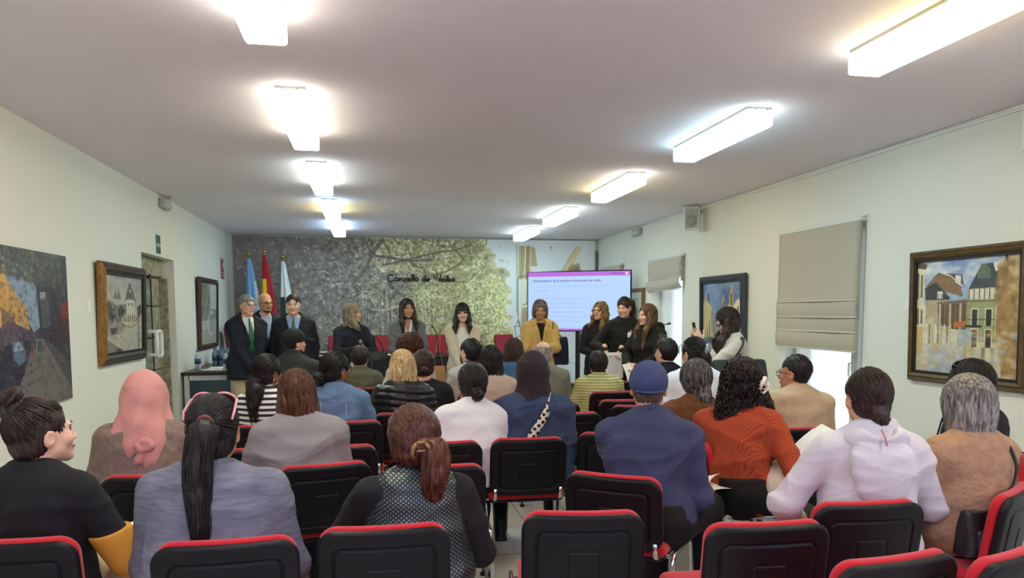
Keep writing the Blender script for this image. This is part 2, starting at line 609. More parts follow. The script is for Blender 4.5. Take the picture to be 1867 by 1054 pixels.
def strands(P, r, taper=.35):
    """P: (n strands, m points, 3) -> one mesh of thin three-sided locks (quads)"""
    P = np.asarray(P, float); n, m, _ = P.shape
    T = np.gradient(P, axis=1); T /= np.linalg.norm(T, axis=2, keepdims=True) + 1e-12
    ref = np.array([.31, .52, .79]); N = np.cross(T, ref); N /= np.linalg.norm(N, axis=2, keepdims=True) + 1e-12
    B = np.cross(T, N)
    rr = np.asarray(r if not np.isscalar(r) else np.full(n, r))[:, None]*np.interp(np.linspace(0, 1, m), [0, .1, .6, 1], [.7, 1, 1, taper])[None, :]
    V = np.stack([P + rr[..., None]*(math.cos(a)*N + math.sin(a)*B) for a in (0, 2*PI/3, 4*PI/3)], 2)   # n,m,3,3
    idx = np.arange(n*m*3).reshape(n, m, 3)
    Q = []
    for s in range(3):
        s2 = (s+1) % 3
        Q.append(np.stack([idx[:, :-1, s], idx[:, :-1, s2], idx[:, 1:, s2], idx[:, 1:, s]], -1).reshape(-1, 4))
    return V.reshape(-1, 3), np.vstack(Q)

# ================================================================== the room
M_WALL = mat('wall_paint', (228, 228, 217), .85, bump=(60, .05))
M_CEIL = mat('ceiling_paint', (236, 228, 234), .9, bump=(40, .05))
M_WHITE = mat('white_plastic', (232, 232, 226), .4)
M_ALU = mat('painted_frame', (215, 218, 216), .45)
M_CHROME = mat('chrome', (225, 225, 228), .16, 1.0)
M_BLACK = mat('black_plastic', (15, 15, 18), .5, bump=(260, .08), spec=.25)
M_METAL_DK = mat('black_metal', (18, 18, 20), .4)
M_PAPER = mat('paper', (236, 238, 236), .7)
M_BRASS = mat('brass', (190, 160, 80), .3, 1.0)


def floor_mat():
    m = bpy.data.materials.new('floor_tiles'); m.use_nodes = True
    nt = m.node_tree; b = nt.nodes['Principled BSDF']; b.inputs['Roughness'].default_value = .22
    tc = nt.nodes.new('ShaderNodeTexCoord'); br = nt.nodes.new('ShaderNodeTexBrick')
    mp = nt.nodes.new('ShaderNodeMapping'); mp.inputs['Location'].default_value = (.12, .2, 0)
    nt.links.new(tc.outputs['Object'], mp.inputs[0]); nt.links.new(mp.outputs[0], br.inputs['Vector'])
    br.offset = 0.0; br.inputs['Scale'].default_value = 1.0
    br.inputs['Brick Width'].default_value = .6; br.inputs['Row Height'].default_value = .6
    br.inputs['Mortar Size'].default_value = .004; br.inputs['Mortar Smooth'].default_value = .1
    br.inputs['Color1'].default_value = tuple(s2l((208, 206, 198))) + (1,); br.inputs['Color2'].default_value = tuple(s2l((202, 200, 193))) + (1,)
    br.inputs['Mortar'].default_value = tuple(s2l((120, 117, 110))) + (1,)
    nt.links.new(br.outputs['Color'], b.inputs['Base Color'])
    return m


def stone_mat():
    m = bpy.data.materials.new('granite_blocks'); m.use_nodes = True
    nt = m.node_tree; b = nt.nodes['Principled BSDF']; b.inputs['Roughness'].default_value = .9
    tc = nt.nodes.new('ShaderNodeTexCoord'); n = nt.nodes.new('ShaderNodeTexNoise')
    n.inputs['Scale'].default_value = 14; n.inputs['Detail'].default_value = 8
    nt.links.new(tc.outputs['Object'], n.inputs['Vector'])
    r = nt.nodes.new('ShaderNodeValToRGB')
    r.color_ramp.elements[0].position = .3; r.color_ramp.elements[1].position = .72
    r.color_ramp.elements[0].color = tuple(s2l((128, 120, 98))) + (1,); r.color_ramp.elements[1].color = tuple(s2l((182, 176, 152))) + (1,)
    nt.links.new(n.outputs['Fac'], r.inputs['Fac']); nt.links.new(r.outputs[0], b.inputs['Base Color'])
    bp = nt.nodes.new('ShaderNodeBump'); bp.inputs['Strength'].default_value = .6; bp.inputs['Distance'].default_value = .02
    nt.links.new(n.outputs['Fac'], bp.inputs['Height']); nt.links.new(bp.outputs[0], b.inputs['Normal'])
    return m


def glass_mat(name, rgb=(235, 245, 245), rough=0.0, t=1.0):
    m = bpy.data.materials.new(name); m.use_nodes = True
    b = m.node_tree.nodes['Principled BSDF']
    b.inputs['Base Color'].default_value = tuple(s2l(rgb)) + (1,)
    b.inputs['Roughness'].default_value = rough; b.inputs['Transmission Weight'].default_value = t
    b.inputs['IOR'].default_value = 1.05
    return m


M_FLOOR = floor_mat(); M_STONE = stone_mat(); M_GLASS = glass_mat('clear_glass')
M_MORTAR = mat('mortar', (150, 146, 128), .95)


def struct(o):
    o['kind'] = 'structure'; return o


def wall_with_holes(name, x, thick, holes, m, sgn):
    """wall in the yz plane whose room face is at x; thickness goes outwards (sgn)"""
    ys = sorted({YF, YB} | {h[0] for h in holes} | {h[1] for h in holes})
    mb = MB()
    for a, b in zip(ys[:-1], ys[1:]):
        hs = [h for h in holes if h[0] <= a + 1e-6 and h[1] >= b - 1e-6]
        segs = [(0, HC)]
        for h in hs: segs = [s for s in [(0, h[2]), (h[3], HC)] if s[1] - s[0] > .01]
        for z0, z1 in segs:
            mb.box((x + sgn*thick/2, (a+b)/2, (z0+z1)/2), (thick, b-a, z1-z0))
    return struct(mb.build(name, m))


DOOR = (8.44, 9.77, 0.0, 2.125)
WINS = [(5.82, 7.12, .12, 2.27), (9.60, 10.76, .12, 2.20), (12.05, 13.15, .12, 2.25), (1.9, 3.2, .12, 2.27), (-2.0, -.6, .12, 2.27)]  # last two are out of view, added to let in more daylight
struct(MB().box(((XL+XR)/2, (YB+YF)/2, -.1), (XR-XL+2.5, YB-YF+1, .2)).build('floor', M_FLOOR))
struct(MB().box(((XL+XR)/2, (YB+YF)/2, HC+.1), (XR-XL+.8, YB-YF+.8, .2)).build('ceiling', M_CEIL))
wall_with_holes('wall_left', XL, .34, [DOOR], M_WALL, -1)
wall_with_holes('wall_right', XR, .34, WINS, M_WALL, 1)
struct(MB().box(((XL+XR)/2, YB+.12, HC/2), (XR-XL+.7, .24, HC)).build('wall_back', M_WALL))
struct(MB().box(((XL+XR)/2, YF-.12, HC/2), (XR-XL+.7, .24, HC)).build('wall_front', M_WALL))

# hall seen through the glass door
hall = MB()
hall.box((XL-2.1, 9.2, 1.4), (.1, 5.0, 2.8)); hall.box((XL-1.2, 11.75, 1.4), (1.9, .1, 2.8))
struct(hall.build('wall_hall', mat('hall_paint', (196, 210, 214), .8)))

# stone door case: lintel and far jamb of separate blocks, set back from the plaster
door = empty('door_1', (XL, 9.1, 0)); struct(door)
st = MB()
zc = [0.0, .46, .84, 1.22, 1.58, 1.915]
rs = random.Random(3)
for k in range(5):
    yw = (.30, .38, .32, .40, .34)[k]
    st.box((-.30, .66 - yw/2 + .02, (zc[k]+zc[k+1])/2), (.26, yw, zc[k+1]-zc[k]-.012), bev=.012)
    st.box((-.30 + .125, .66 + .005, (zc[k]+zc[k+1])/2), (.2, .03, zc[k+1]-zc[k]-.012), bev=.006)
    st.box((-.30, -.66 + yw/2 - .02, (zc[k]+zc[k+1])/2), (.26, yw, zc[k+1]-zc[k]-.012), bev=.012)
st.box((-.27, 0, 2.02), (.30, 1.33, .2), bev=.012)
struct(st.build('door_stone_case', M_STONE, door))
struct(MB().box((-.315, .62, .96), (.2, .3, 1.9)).box((-.315, -.6, .96), (.2, .3, 1.9)).build('door_mortar', M_MORTAR, door))
gl = MB().box((-.135, -.25, .97), (.012, .8, 1.9)).build('door_glass', M_GLASS, door); struct(gl)
struct(MB().box((-.135, .155, .97), (.016, .012, 1.9)).box((-.135, .10, 1.91), (.03, .07, .05)).build('door_edge', M_METAL_DK, door))
struct(MB().tube(fillet([(-.13, -.02, 1.30), (-.045, -.02, 1.30), (-.045, -.02, 1.04), (-.13, -.02, 1.04)], .05), .018, 10)
       .tube(fillet([(-.045, -.02, 1.30), (-.045, .17, 1.30), (-.045, .17, 1.02), (-.045, -.02, 1.02), (-.045, -.02, 1.30)], .05), .02, 10)
       .build('door_handle', mat('ivory_plastic', (236, 236, 224), .35), door, smooth=True))

# windows on the right: frame, glazed bay, translucent lower panel
M_PANEL = glass_mat('frosted_pane', (245, 249, 252), .55, .92)
for i, (y0, y1, z0, z1) in enumerate(WINS):
    w = empty('window_%d' % (i+1), (XR, (y0+y1)/2, 0)); struct(w)
    hw = (y1-y0)/2; f = MB(); x = .17
    for s in (-1, 1): f.box((x, s*(hw-.02), (z0+z1)/2), (.05, .04, z1-z0))
    f.box((x, 0, z1-.03), (.07, 2*hw-.12, .06)); f.box((x, 0, z0+.03), (.07, 2*hw-.12, .06))
    my = -hw + .30
    f.box((x, my, (z0+z1)/2), (.07, .09, z1-z0-.12))
    struct(f.build('window_frame', M_ALU, w))
    struct(MB().box((x+.01, (my+.045 + hw-.06)/2, (z0+z1)/2), (.01, hw-.105-my, z1-z0-.12)).build('window_panel', M_PANEL, w))
    struct(MB().box((x+.01, (my-.045 - hw+.06)/2, (z0+z1)/2), (.01, my+hw-.105, z1-z0-.12)).build('window_pane', M_GLASS, w))
    struct(MB().box((x-.045, my, 1.02), (.02, .03, .12)).tube([(x-.055, my, 1.05), (x-.085, my, 1.05), (x-.085, my+.005, .93)], .009, 8).build('window_handle', M_ALU, w))
struct(MB().box((XL+.006, 4.9, .04), (.012, 6.9, .08)).build('baseboard_left', M_WHITE))
struct(MB().box((XR-.006, 8.35, .04), (.012, 2.4, .08)).build('baseboard_right', M_WHITE))

# ------------------------------------------------------------------ ceiling lamps
WARM = (3.1, 2.9, 2.2); CREAM = (2.95, 2.85, 2.4); GREENY = (2.4, 2.85, 2.4); YEL = (2.8, 2.45, 1.0); AMBER = (3.0, 1.8, .03); COOL = (1.6, 2.5, 3.5); AQUA = (1.7, 2.75, 3.1); PALE = (2.2, 2.7, 2.7); REAR = (3.6, 3.5, 4.7)
LAMPS = [
    (-.425, 3.06, [(0, WARM), (1, CREAM)], 'left ceiling lamp nearest the viewer, cut off by the top edge of the photo'),
    (-.425, 5.32, [(0, CREAM), (1, WARM)], 'warm white ceiling lamp second in the left row, over the left block of chairs'),
    (-.425, 7.54, [(0, PALE), (1, GREENY)], 'greenish white ceiling lamp third in the left row'),
    (-.425, 9.75, [(0, COOL), (.45, YEL), (1, YEL)], 'yellowish ceiling lamp fourth in the left row, just before the last one'),
    (-.425, 11.89, [(0, COOL), (1, COOL)], 'cool bluish ceiling lamp at the far end of the left row above the mural'),
    (2.48, 3.0, [(0, AMBER), (.55, YEL), (1, CREAM)], 'orange yellow ceiling lamp at the upper right, nearest in the right row'),
    (2.48, 5.26, [(0, PALE), (.4, AQUA), (1, AQUA)], 'aqua white ceiling lamp second in the right row'),
    (2.48, 7.55, [(0, CREAM), (1, YEL)], 'pale yellow ceiling lamp third in the right row'),
    (2.48, 9.92, [(0, PALE), (1, GREENY)], 'pale green ceiling lamp fourth in the right row'),
    (2.48, 12.12, [(0, PALE), (1, AQUA)], 'pale ceiling lamp at the far end of the right row above the screen'),
    (-.425, .8, [(0, REAR), (1, REAR)], None), (2.48, .8, [(0, REAR), (1, REAR)], None),  # four unseen lamps added as fill, tinted to balance the room colour
    (-.425, -1.5, [(0, REAR), (1, REAR)], None), (2.48, -1.5, [(0, REAR), (1, REAR)], None)]
M_PLATE = mat('lamp_back_plate', (170, 168, 160), .5)
for i, (x, y, stops, lab) in enumerate(LAMPS):
    L = empty('ceiling_lamp', (x, y, HC), 0, lab or 'unseen ceiling lamp added behind the viewer as fill light', 'lamp', 'box ceiling lamps in two rows')
    d = Solid().box((0, 0, -.068), (.09, .61, .052), .012).mesh(.012, 0)
    b = MB(); hx, hy = .09, .61
    b.box((0, 0, -.068), (.18, 1.22, .104), bev=.01)
    dm = emit_mat('lamp_diffuser_%d' % i, stops, 1, -.61, .61)
    b.build('diffuser', dm, L)
    b = MB()
    b.box((0, 0, -.008), (.17, 1.20, .016))
    for s in (-.04, .04):
        b.box((s, -.612, -.018), (.012, .012, .012)); b.box((s, .612, -.018), (.012, .012, .012))
    b.build('back_plate', M_PLATE, L)

# ------------------------------------------------------------------ wall fittings
def emergency(y, X, sgn, lab):
    e = empty('emergency_light', (X, y, HC-.085), 0, lab, 'emergency light', 'emergency lights high on the side walls')
    Solid().box((sgn*.035, 0, 0), (.035, .17, .05), .02).mesh(.007)
    V, Q = Solid().box((sgn*.03, 0, 0), (.03, .17, .055), .02).mesh(.007)
    mesh_obj('housing', V, Q, mat('grey_plastic', (176, 176, 168), .5), e)
    V, Q = Solid().box((sgn*.062, 0, -.012), (.016, .13, .03), .012).mesh(.006)
    mesh_obj('lens', V, Q, mat('lens_plastic', (205, 205, 196), .25), e)
    return e


emergency(9.35, XL, 1, 'grey emergency light high on the left wall above the doorway')
emergency(11.35, XR, -1, 'grey emergency light high on the right wall left of the loudspeaker')


def speaker(x, y, z, rz, lab):
    s = empty('wall_speaker', (x, y, z), rz, lab, 'speaker', 'white wall speakers on the right wall')
    V, Q = Solid().box((0, 0, 0), (.095, .09, .135), .02).mesh(.007); mesh_obj('cabinet', V, Q, M_WHITE, s)
    V, Q = Solid().box((0, -.092, 0), (.08, .006, .12), .005).mesh(.005); mesh_obj('grille', V, Q, mat('speaker_grille', (190, 190, 182), .6, bump=(700, .5)), s)
    b = MB(); b.lathe((0, 0, 0), [(.012, -.003), (.06, -.003), (.068, .003), (.068, .008), (.01, .008)], 24)
    o = b.build('cone_ring', mat('speaker_ring', (160, 160, 152), .6), s, True); o.rotation_euler = (PI/2, 0, 0); o.location = (0, -.098, -.03)
    MB().tube([(0, .06, .0), (.05, .10, .10), (.09, .16, .12)], .014).box((.10, .16, .12), (.08, .03, .1)).build('bracket', mat('grey_plastic', (176, 176, 168), .5), s)
    return s


speaker(3.93, 9.0, 2.64, -.55, 'white loudspeaker on a bracket high on the right wall between the windows')
speaker(3.975, 4.02, 2.60, -.35, 'white loudspeaker cut off by the right edge of the photo')

cab = MB()
P = [(XR-.012, y, HC-.03-.006*math.sin(y*2.1)) for y in np.linspace(1.0, YB-.1, 60)]
cab.tube(P, .011, 6)
tag(cab.build('wall_cable', M_WHITE, smooth=True), 'thin white cable running along the top of the right wall', 'cable')
for (y, z, X, lab) in ((7.0-.12, 1.56, XL, 'small white card on the left wall beside the gold framed town painting'), (5.24+.04, 1.56, XR, 'small white card on the right wall beside the large framed street painting')):
    tag(MB().box((X + (.002 if X < 0 else -.002), y, z), (.003, .07, .10)).build('title_card', M_PAPER), lab, 'card', 'title cards beside paintings')


# ------------------------------------------------------------------ lettering helper
def text_mesh(name, txt, size, m, parent, loc, rot, align='CENTER', extrude=.0008, bold=0.0, sx=1.0):
    cu = bpy.data.curves.new(name, 'FONT'); cu.body = txt; cu.size = size; cu.align_x = align; cu.align_y = 'CENTER'
    cu.extrude = extrude; cu.offset = bold
    t = bpy.data.objects.new('tmp_text', cu); COL.objects.link(t)
    bpy.context.view_layer.update()
    me = bpy.data.meshes.new_from_object(t.evaluated_get(bpy.context.evaluated_depsgraph_get()))
    bpy.data.objects.remove(t); bpy.data.curves.remove(cu)
    me.materials.clear(); me.materials.append(m)
    o = bpy.data.objects.new(name, me); COL.objects.link(o)
    if parent: o.parent = parent
    o.location = loc; o.rotation_euler = rot; o.scale = (sx, 1, 1)
    return o


FACE_LEFTWALL = (PI/2, 0, PI/2)      # text on the left wall, read from the room
M_GREEN = mat('exit_green', (24, 84, 62), .4); M_SIGNWHITE = mat('sign_white', (225, 235, 228), .4)
ex = empty('exit_sign', (XL, 9.10, 2.255), 0, 'dark green exit sign with white lettering above the stone doorway', 'sign')
MB().box((.003, 0, 0), (.006, .17, .20)).build('board', M_GREEN, ex)
text_mesh('lettering', 'SALIDA', .052, M_SIGNWHITE, ex, (.0066, 0, -.01), FACE_LEFTWALL)
fs = empty('fire_sign', (XL, 12.86, 2.20), 0, 'narrow red fire equipment sign with white pictograms high on the left wall', 'sign')
MB().box((.003, 0, 0), (.006, .24, .32)).build('board', mat('sign_red', (176, 40, 42), .45), fs)
g = MB()
g.prism([(-.03, -.02), (.03, -.02), (.03, .07), (.012, .09), (-.012, .09), (-.03, .07)], (.006, .04, .02), (0, 1, 0), (0, 0, 1), (1, 0, 0), .002)
g.prism([(0, 0), (.03, .012), (.035, .06), (.028, .06), (.022, .02), (0, .008)], (.006, -.06, .03), (0, 1, 0), (0, 0, 1), (1, 0, 0), .002)
for k, (y, z, w) in enumerate(((.0, -.06, .16), (-.02, -.09, .10), (.03, -.12, .12), (0, .14, .14))): g.box((.007, y, z), (.002, w, .014))
g.build('pictogram', M_SIGNWHITE, fs)

# ================================================================== painted pictures and the printed banner
class Canvas:
    """little paint program: colours 0-255, origin top left"""
    def __init__(self, w, h, rgb): self.w, self.h = w, h; self.a = np.tile(np.array(rgb, float), (h, w, 1)); self.r = np.random.RandomState(5)

    def noise(self, sx, sy, oct=3):
        out = np.zeros((self.h, self.w)); amp = 1.0; tot = 0
        for o in range(oct):
            gx, gy = max(2, int(self.w/sx*2**o) + 2), max(2, int(self.h/sy*2**o) + 2)
            G = self.r.rand(gy, gx)
            x = np.linspace(0, gx-1.001, self.w); y = np.linspace(0, gy-1.001, self.h)
            xi, yi = x.astype(int), y.astype(int); fx, fy = x-xi, (y-yi)[:, None]
            fx = fx*fx*(3-2*fx); fy = fy*fy*(3-2*fy)
            A = G[yi][:, xi]*(1-fx) + G[yi][:, xi+1]*fx; B = G[yi+1][:, xi]*(1-fx) + G[yi+1][:, xi+1]*fx
            out += amp*(A*(1-fy) + B*fy); tot += amp; amp *= .55
        return out/tot

    def mix(self, mask, rgb): self.a = self.a*(1-mask[..., None]) + np.array(rgb, float)*mask[..., None]

    def mottle(self, amt, sx=6, sy=6):
        n = self.noise(sx, sy) - .5
        self.a = np.clip(self.a + n[..., None]*amt, 0, 255)

    def poly(self, pts, rgb, al=1.0, jit=0.0):
        P = np.array(pts, float)
        x0, y0 = np.floor(P.min(0)).astype(int); x1, y1 = np.ceil(P.max(0)).astype(int)
        x0, y0, x1, y1 = max(0, x0), max(0, y0), min(self.w, x1+1), min(self.h, y1+1)
        if x1 <= x0 or y1 <= y0: return self
        X, Y = np.meshgrid(np.arange(x0, x1) + .5, np.arange(y0, y1) + .5)
        ins = np.zeros(X.shape, bool)
        for i in range(len(P)):
            (ax, ay), (bx, by) = P[i], P[i-1]
            c = (ay > Y) != (by > Y)
            with np.errstate(divide='ignore', invalid='ignore'):
                ins ^= c & (X < (bx-ax)*(Y-ay)/(by-ay+1e-12) + ax)
        m = ins*al
        if jit: m = m*(1 - jit*self.r.rand(*m.shape))
        self.a[y0:y1, x0:x1] = self.a[y0:y1, x0:x1]*(1-m[..., None]) + np.array(rgb, float)*m[..., None]
        return self

    def rect(self, x, y, w, h, rgb, al=1.0, jit=0.0): return self.poly([(x, y), (x+w, y), (x+w, y+h), (x, y+h)], rgb, al, jit)

    def line(self, pts, wd, rgb, al=1.0):
        P = np.array(pts, float); wd = np.interp(np.arange(len(P)), [0, len(P)-1], wd) if not np.isscalar(wd) else np.full(len(P), wd)
        for i in range(len(P)-1):
            a, b = P[i], P[i+1]; m = wd[i] + 2
            x0, y0 = np.floor(np.minimum(a, b)-m).astype(int); x1, y1 = np.ceil(np.maximum(a, b)+m).astype(int)
            x0, y0, x1, y1 = max(0, x0), max(0, y0), min(self.w, x1), min(self.h, y1)
            if x1 <= x0 or y1 <= y0: continue
            X, Y = np.meshgrid(np.arange(x0, x1)+.5, np.arange(y0, y1)+.5)
            d = b-a; t = np.clip(((X-a[0])*d[0]+(Y-a[1])*d[1])/(d@d+1e-9), 0, 1)
            q = np.hypot(X-a[0]-t*d[0], Y-a[1]-t*d[1])
            k = np.clip(wd[i]*.5 + .5 - q, 0, 1)*al
            self.a[y0:y1, x0:x1] = self.a[y0:y1, x0:x1]*(1-k[..., None]) + np.array(rgb, float)*k[..., None]
        return self

    def dabs(self, n, xs, ys, cols, size=(1, 3), asp=1.0, al=.8, where=None, ang=None):
        """leaf-like brush dabs"""
        for _ in range(n):
            x, y = xs(self.r), ys(self.r)
            if where is not None and not where(x, y): continue
            s = self.r.uniform(*size); th = self.r.uniform(0, PI) if ang is None else ang + self.r.uniform(-.4, .4)
            c = cols[self.r.randint(len(cols))]; m = int(s*max(1, asp)) + 2
            x0, y0, x1, y1 = max(0, int(x)-m), max(0, int(y)-m), min(self.w, int(x)+m+1), min(self.h, int(y)+m+1)
            if x1 <= x0 or y1 <= y0: continue
            X, Y = np.meshgrid(np.arange(x0, x1)-x, np.arange(y0, y1)-y)
            u = X*math.cos(th)+Y*math.sin(th); v = -X*math.sin(th)+Y*math.cos(th)
            k = np.clip(1.3 - np.sqrt((u/(s*asp))**2 + (v/s)**2), 0, 1)*al
            self.a[y0:y1, x0:x1] = self.a[y0:y1, x0:x1]*(1-k[..., None]) + np.array(c, float)*k[..., None]
        return self

    def build(self, name, O, U, V, m, parent=None, gain=1.0, warp=None):
        """O: top-left corner, U: full vector to the right, V: full vector down"""
        O, U, V = (np.asarray(q, float) for q in (O, U, V))
        w, h = self.w, self.h
        gx, gy = np.meshgrid(np.linspace(0, 1, w), np.linspace(0, 1, h))
        P = O + gx[..., None]*U + gy[..., None]*V
        if warp is not None: P = P + nz(np.cross(V, U))[None, None, :]*warp(gx, gy)[..., None]
        idx = np.arange(w*h).reshape(h, w)
        Q = np.stack([idx[:-1, :-1], idx[1:, :-1], idx[1:, 1:], idx[:-1, 1:]], -1).reshape(-1, 4)
        o = mesh_obj(name, P.reshape(-1, 3), Q, m, parent)
        at = o.data.color_attributes.new('pigment', 'FLOAT_COLOR', 'POINT')
        c = np.ones((w*h, 4), np.float32); c[:, :3] = np.clip(s2l(np.clip(self.a, 0, 255)).reshape(-1, 3)*gain, 0, .95)
        at.data.foreach_set('color', c.ravel())
        return o


U01 = lambda a, b: (lambda r: r.uniform(a, b))
NRM = lambda a, b: (lambda r: r.normal(a, b))

# ---- banner: photograph of a grove running into a drawn street, with the town council's handwriting
c = Canvas(700, 290, (112, 106, 98))
X, Y = np.meshgrid(np.arange(700)*666/700., np.arange(290))
n1 = c.noise(60, 45); n2 = c.noise(9, 7, 3); n3 = c.noise(16, 12, 4)
c.mix(np.clip(1-(X-20)/230, 0, 1)*.75, (96, 90, 89))
c.mix(np.clip((n3-.42)*3, 0, 1)*np.clip((X-60)/150, 0, 1)*.55, (150, 143, 118))
c.mix(np.clip((.48-n2)*4, 0, 1)*.6*np.clip(X/200, .2, 1), (66, 62, 56))
cr = np.clip(1 - np.hypot((X-405)/112, (Y-135)/112), 0, 1)
c.mix(np.clip(cr*3, 0, .75), (176, 172, 122))
c.mix(np.clip((.5-n2)*4, 0, 1)*np.clip(cr*3, 0, .6), (118, 112, 78))
sx, X0 = 700/666., 0
F = lambda x: x*sx
dk = [(60, 57, 52), (72, 68, 60), (52, 50, 46)]; lt = [(190, 186, 150), (204, 200, 172), (170, 164, 124), (214, 212, 196)]; md = [(140, 132, 104), (124, 118, 96), (154, 148, 112)]
c.dabs(900, U01(0, F(210)), U01(0, 290), [(82, 77, 76), (106, 99, 97), (116, 108, 103)], (1.5, 4), 1.6, .4)
c.dabs(170, NRM(F(150), F(70)), U01(20, 210), [(150, 146, 136), (172, 168, 160), (132, 128, 120)], (.7, 1.8), 1.6, .6)
c.dabs(1100, NRM(F(290), F(95)), U01(0, 125), lt + md + md, (.6, 1.7), 1.9, .6, where=lambda x, y: x < F(455))
c.dabs(800, NRM(F(290), F(95)), U01(0, 210), dk, (.7, 2.2), 1.8, .6, where=lambda x, y: x < F(450))
c.dabs(700, U01(F(90), F(420)), U01(95, 290), lt + md, (.6, 1.5), 2.2, .5)
def scribble(n, xs, ys, cols, wd, al, L=(5, 13), where=None):
    for _ in range(n):
        x, y = xs(c.r), ys(c.r)
        if where is not None and not where(x, y): continue
        th = c.r.uniform(0, 2*PI); l = c.r.uniform(*L); b = c.r.uniform(-1.1, 1.1); P_ = [(x, y)]
        for k in range(3): P_.append((P_[-1][0] + l/3*math.cos(th), P_[-1][1] + l/3*math.sin(th)*.8)); th += b
        c.line(P_, c.r.uniform(*wd), cols[c.r.randint(len(cols))], al)


scribble(1500, NRM(F(285), F(100)), U01(0, 230), dk, (.8, 1.6), .6, where=lambda x, y: x < F(470))
scribble(1300, NRM(F(300), F(95)), U01(0, 230), lt + md, (.7, 1.4), .6, where=lambda x, y: x < F(470))
scribble(260, U01(0, F(190)), U01(0, 230), [(72, 66, 66), (128, 120, 114), (90, 84, 82)], (.8, 2.0), .45, (8, 24))
# tall pale trunks of the grove
for _ in range(60):
    x = c.r.uniform(F(215), F(400)); y = c.r.uniform(95, 160)
    c.line([(x, y), (x + c.r.uniform(-4, 4), 165), (x + c.r.uniform(-8, 8), 215 + c.r.uniform(-15, 60))], c.r.uniform(1, 2.6), dk[c.r.randint(3)], .42)
    x += 3; c.line([(x, y+5), (x + c.r.uniform(-4, 4), 195)], 1.1, (178, 172, 150), .35)
# hanging upper boughs, right crown
c.dabs(1300, U01(F(250), F(462)), U01(0, 62), lt + md + [(120, 118, 70), (150, 150, 84), (96, 92, 60)], (.8, 2.4), 2.0, .8, where=lambda x, y: y < 66 - max(0, (x-F(430)))*1.6)
c.dabs(3600, NRM(F(430), F(52)), NRM(128, 46), [(196, 194, 156), (182, 180, 138), (164, 160, 118), (208, 206, 178), (136, 130, 100), (150, 146, 106)], (.6, 1.8), 1.7, .7, where=lambda x, y: math.hypot((x/sx-410)/86, (y-135)/88) < 1 + .05*math.sin(x*2.7+y*1.3))
c.dabs(900, NRM(F(425), F(50)), NRM(165, 40), dk + [(98, 92, 66)], (.7, 1.9), 1.7, .6, where=lambda x, y: math.hypot((x/sx-410)/84, (y-135)/92) < 1)
ck = np.clip((.50-c.noise(22, 17, 3))*6, 0, 1)*np.clip(cr*4, 0, 1)
c.mix(ck*.5, (120, 114, 82)); scribble(700, NRM(F(425), F(48)), NRM(140, 45), [(206, 204, 168), (120, 112, 84), (96, 90, 68), (186, 182, 140)], (.7, 1.3), .55, (4, 9), lambda x, y: math.hypot((x/sx-410)/84, (y-135)/90) < 1)
# pale printed sky right of the crown
edge = 495 - 60*np.clip((62-Y)/62, 0, 1) + 46*(c.noise(14, 10, 3)-.5) - 45*np.clip((Y-190)/60, 0, 1) - 18*np.clip((Y-60)/30, 0, 1)*np.clip((100-Y)/40, 0, 1)
sky = np.clip((X-edge)/3.0, 0, 1)
c.mix(np.clip((X-edge+26)/20, 0, .75), (172, 168, 128)); c.mix(sky, (186, 190, 184)); c.mix(sky*np.clip((c.noise(90, 60)-.45)*2, 0, .6), (200, 204, 198)); c.mix(sky*np.clip((Y-150)/100, 0, .5), (172, 176, 170))
c.dabs(420, U01(F(405), F(455)), U01(0, 48), [(120, 116, 84), (96, 92, 66), (150, 148, 110)], (.7, 1.8), 2.2, .8, where=lambda x, y: x < F(462) - y*.9)
c.dabs(500, NRM(F(470), F(14)), NRM(135, 40), [(190, 188, 130), (150, 146, 96), (206, 204, 152), (120, 114, 84)], (.7, 1.9), 1.6, .8, where=lambda x, y: x < F(500))
for yy in (108, 152): c.line([(F(500), yy), (F(520), yy)], 1, (214, 216, 212), .6)
bw, bl = (84, 76, 66), (158, 144, 118)
for pts, wd, col in [
    ([(205, 88), (228, 60), (245, 28), (262, 5)], (5, 9), (90, 82, 76)), ([(170, 96), (205, 88), (222, 80)], (2, 4), (110, 102, 92)),
    ([(222, 80), (250, 96), (262, 108), (275, 125)], (4, 2), (126, 114, 98)), ([(250, 34), (285, 38), (310, 42), (345, 40)], (5, 2), bw),
    ([(252, 44), (262, 52), (300, 58), (336, 68), (372, 76), (400, 78), (420, 70)], (6, 2.5), bl), ([(262, 50), (290, 44), (330, 34), (370, 24), (395, 22), (425, 12)], (4, 2), bw),
    ([(395, 22), (410, 38), (402, 48), (380, 60), (352, 68)], (3, 1.6), bw), ([(336, 68), (356, 72), (385, 78), (418, 80), (430, 66), (452, 50)], (2.5, 1.2), (96, 88, 70)),
    ([(262, 6), (272, 22), (276, 34)], (3, 1.5), bw), ([(310, 42), (322, 52), (340, 56)], (2.5, 1.5), bw), ([(250, 34), (236, 20), (230, 0)], (3, 2), bw),
    ([(238, 130), (262, 132), (290, 124), (300, 130), (318, 142), (326, 158), (330, 180)], (2, 5), (168, 154, 128)),
    ([(130, 160), (165, 152), (200, 168), (225, 176), (240, 172)], (1.5, 2.5), (136, 128, 112)), ([(190, 118), (205, 130), (235, 134)], (2, 1.4), (112, 104, 90)),
    ([(262, 84), (268, 100), (268, 122)], (2.5, 2.5), (150, 140, 118)), ([(210, 2), (200, 24), (196, 60)], (4, 5), (92, 84, 80)),
    ([(396, 156), (378, 162), (366, 170), (362, 190), (356, 212)], (5, 10), (128, 114, 92)), ([(366, 170), (350, 186), (340, 210)], (4, 7), (104, 92, 78)), ([(396, 156), (412, 150), (428, 152)], (5, 2), (150, 138, 108)),
    ([(428, 150), (440, 170), (446, 195)], (2, 3), (110, 102, 80))]:
    c.line([(F(a), b) for a, b in pts], wd, col, .85)
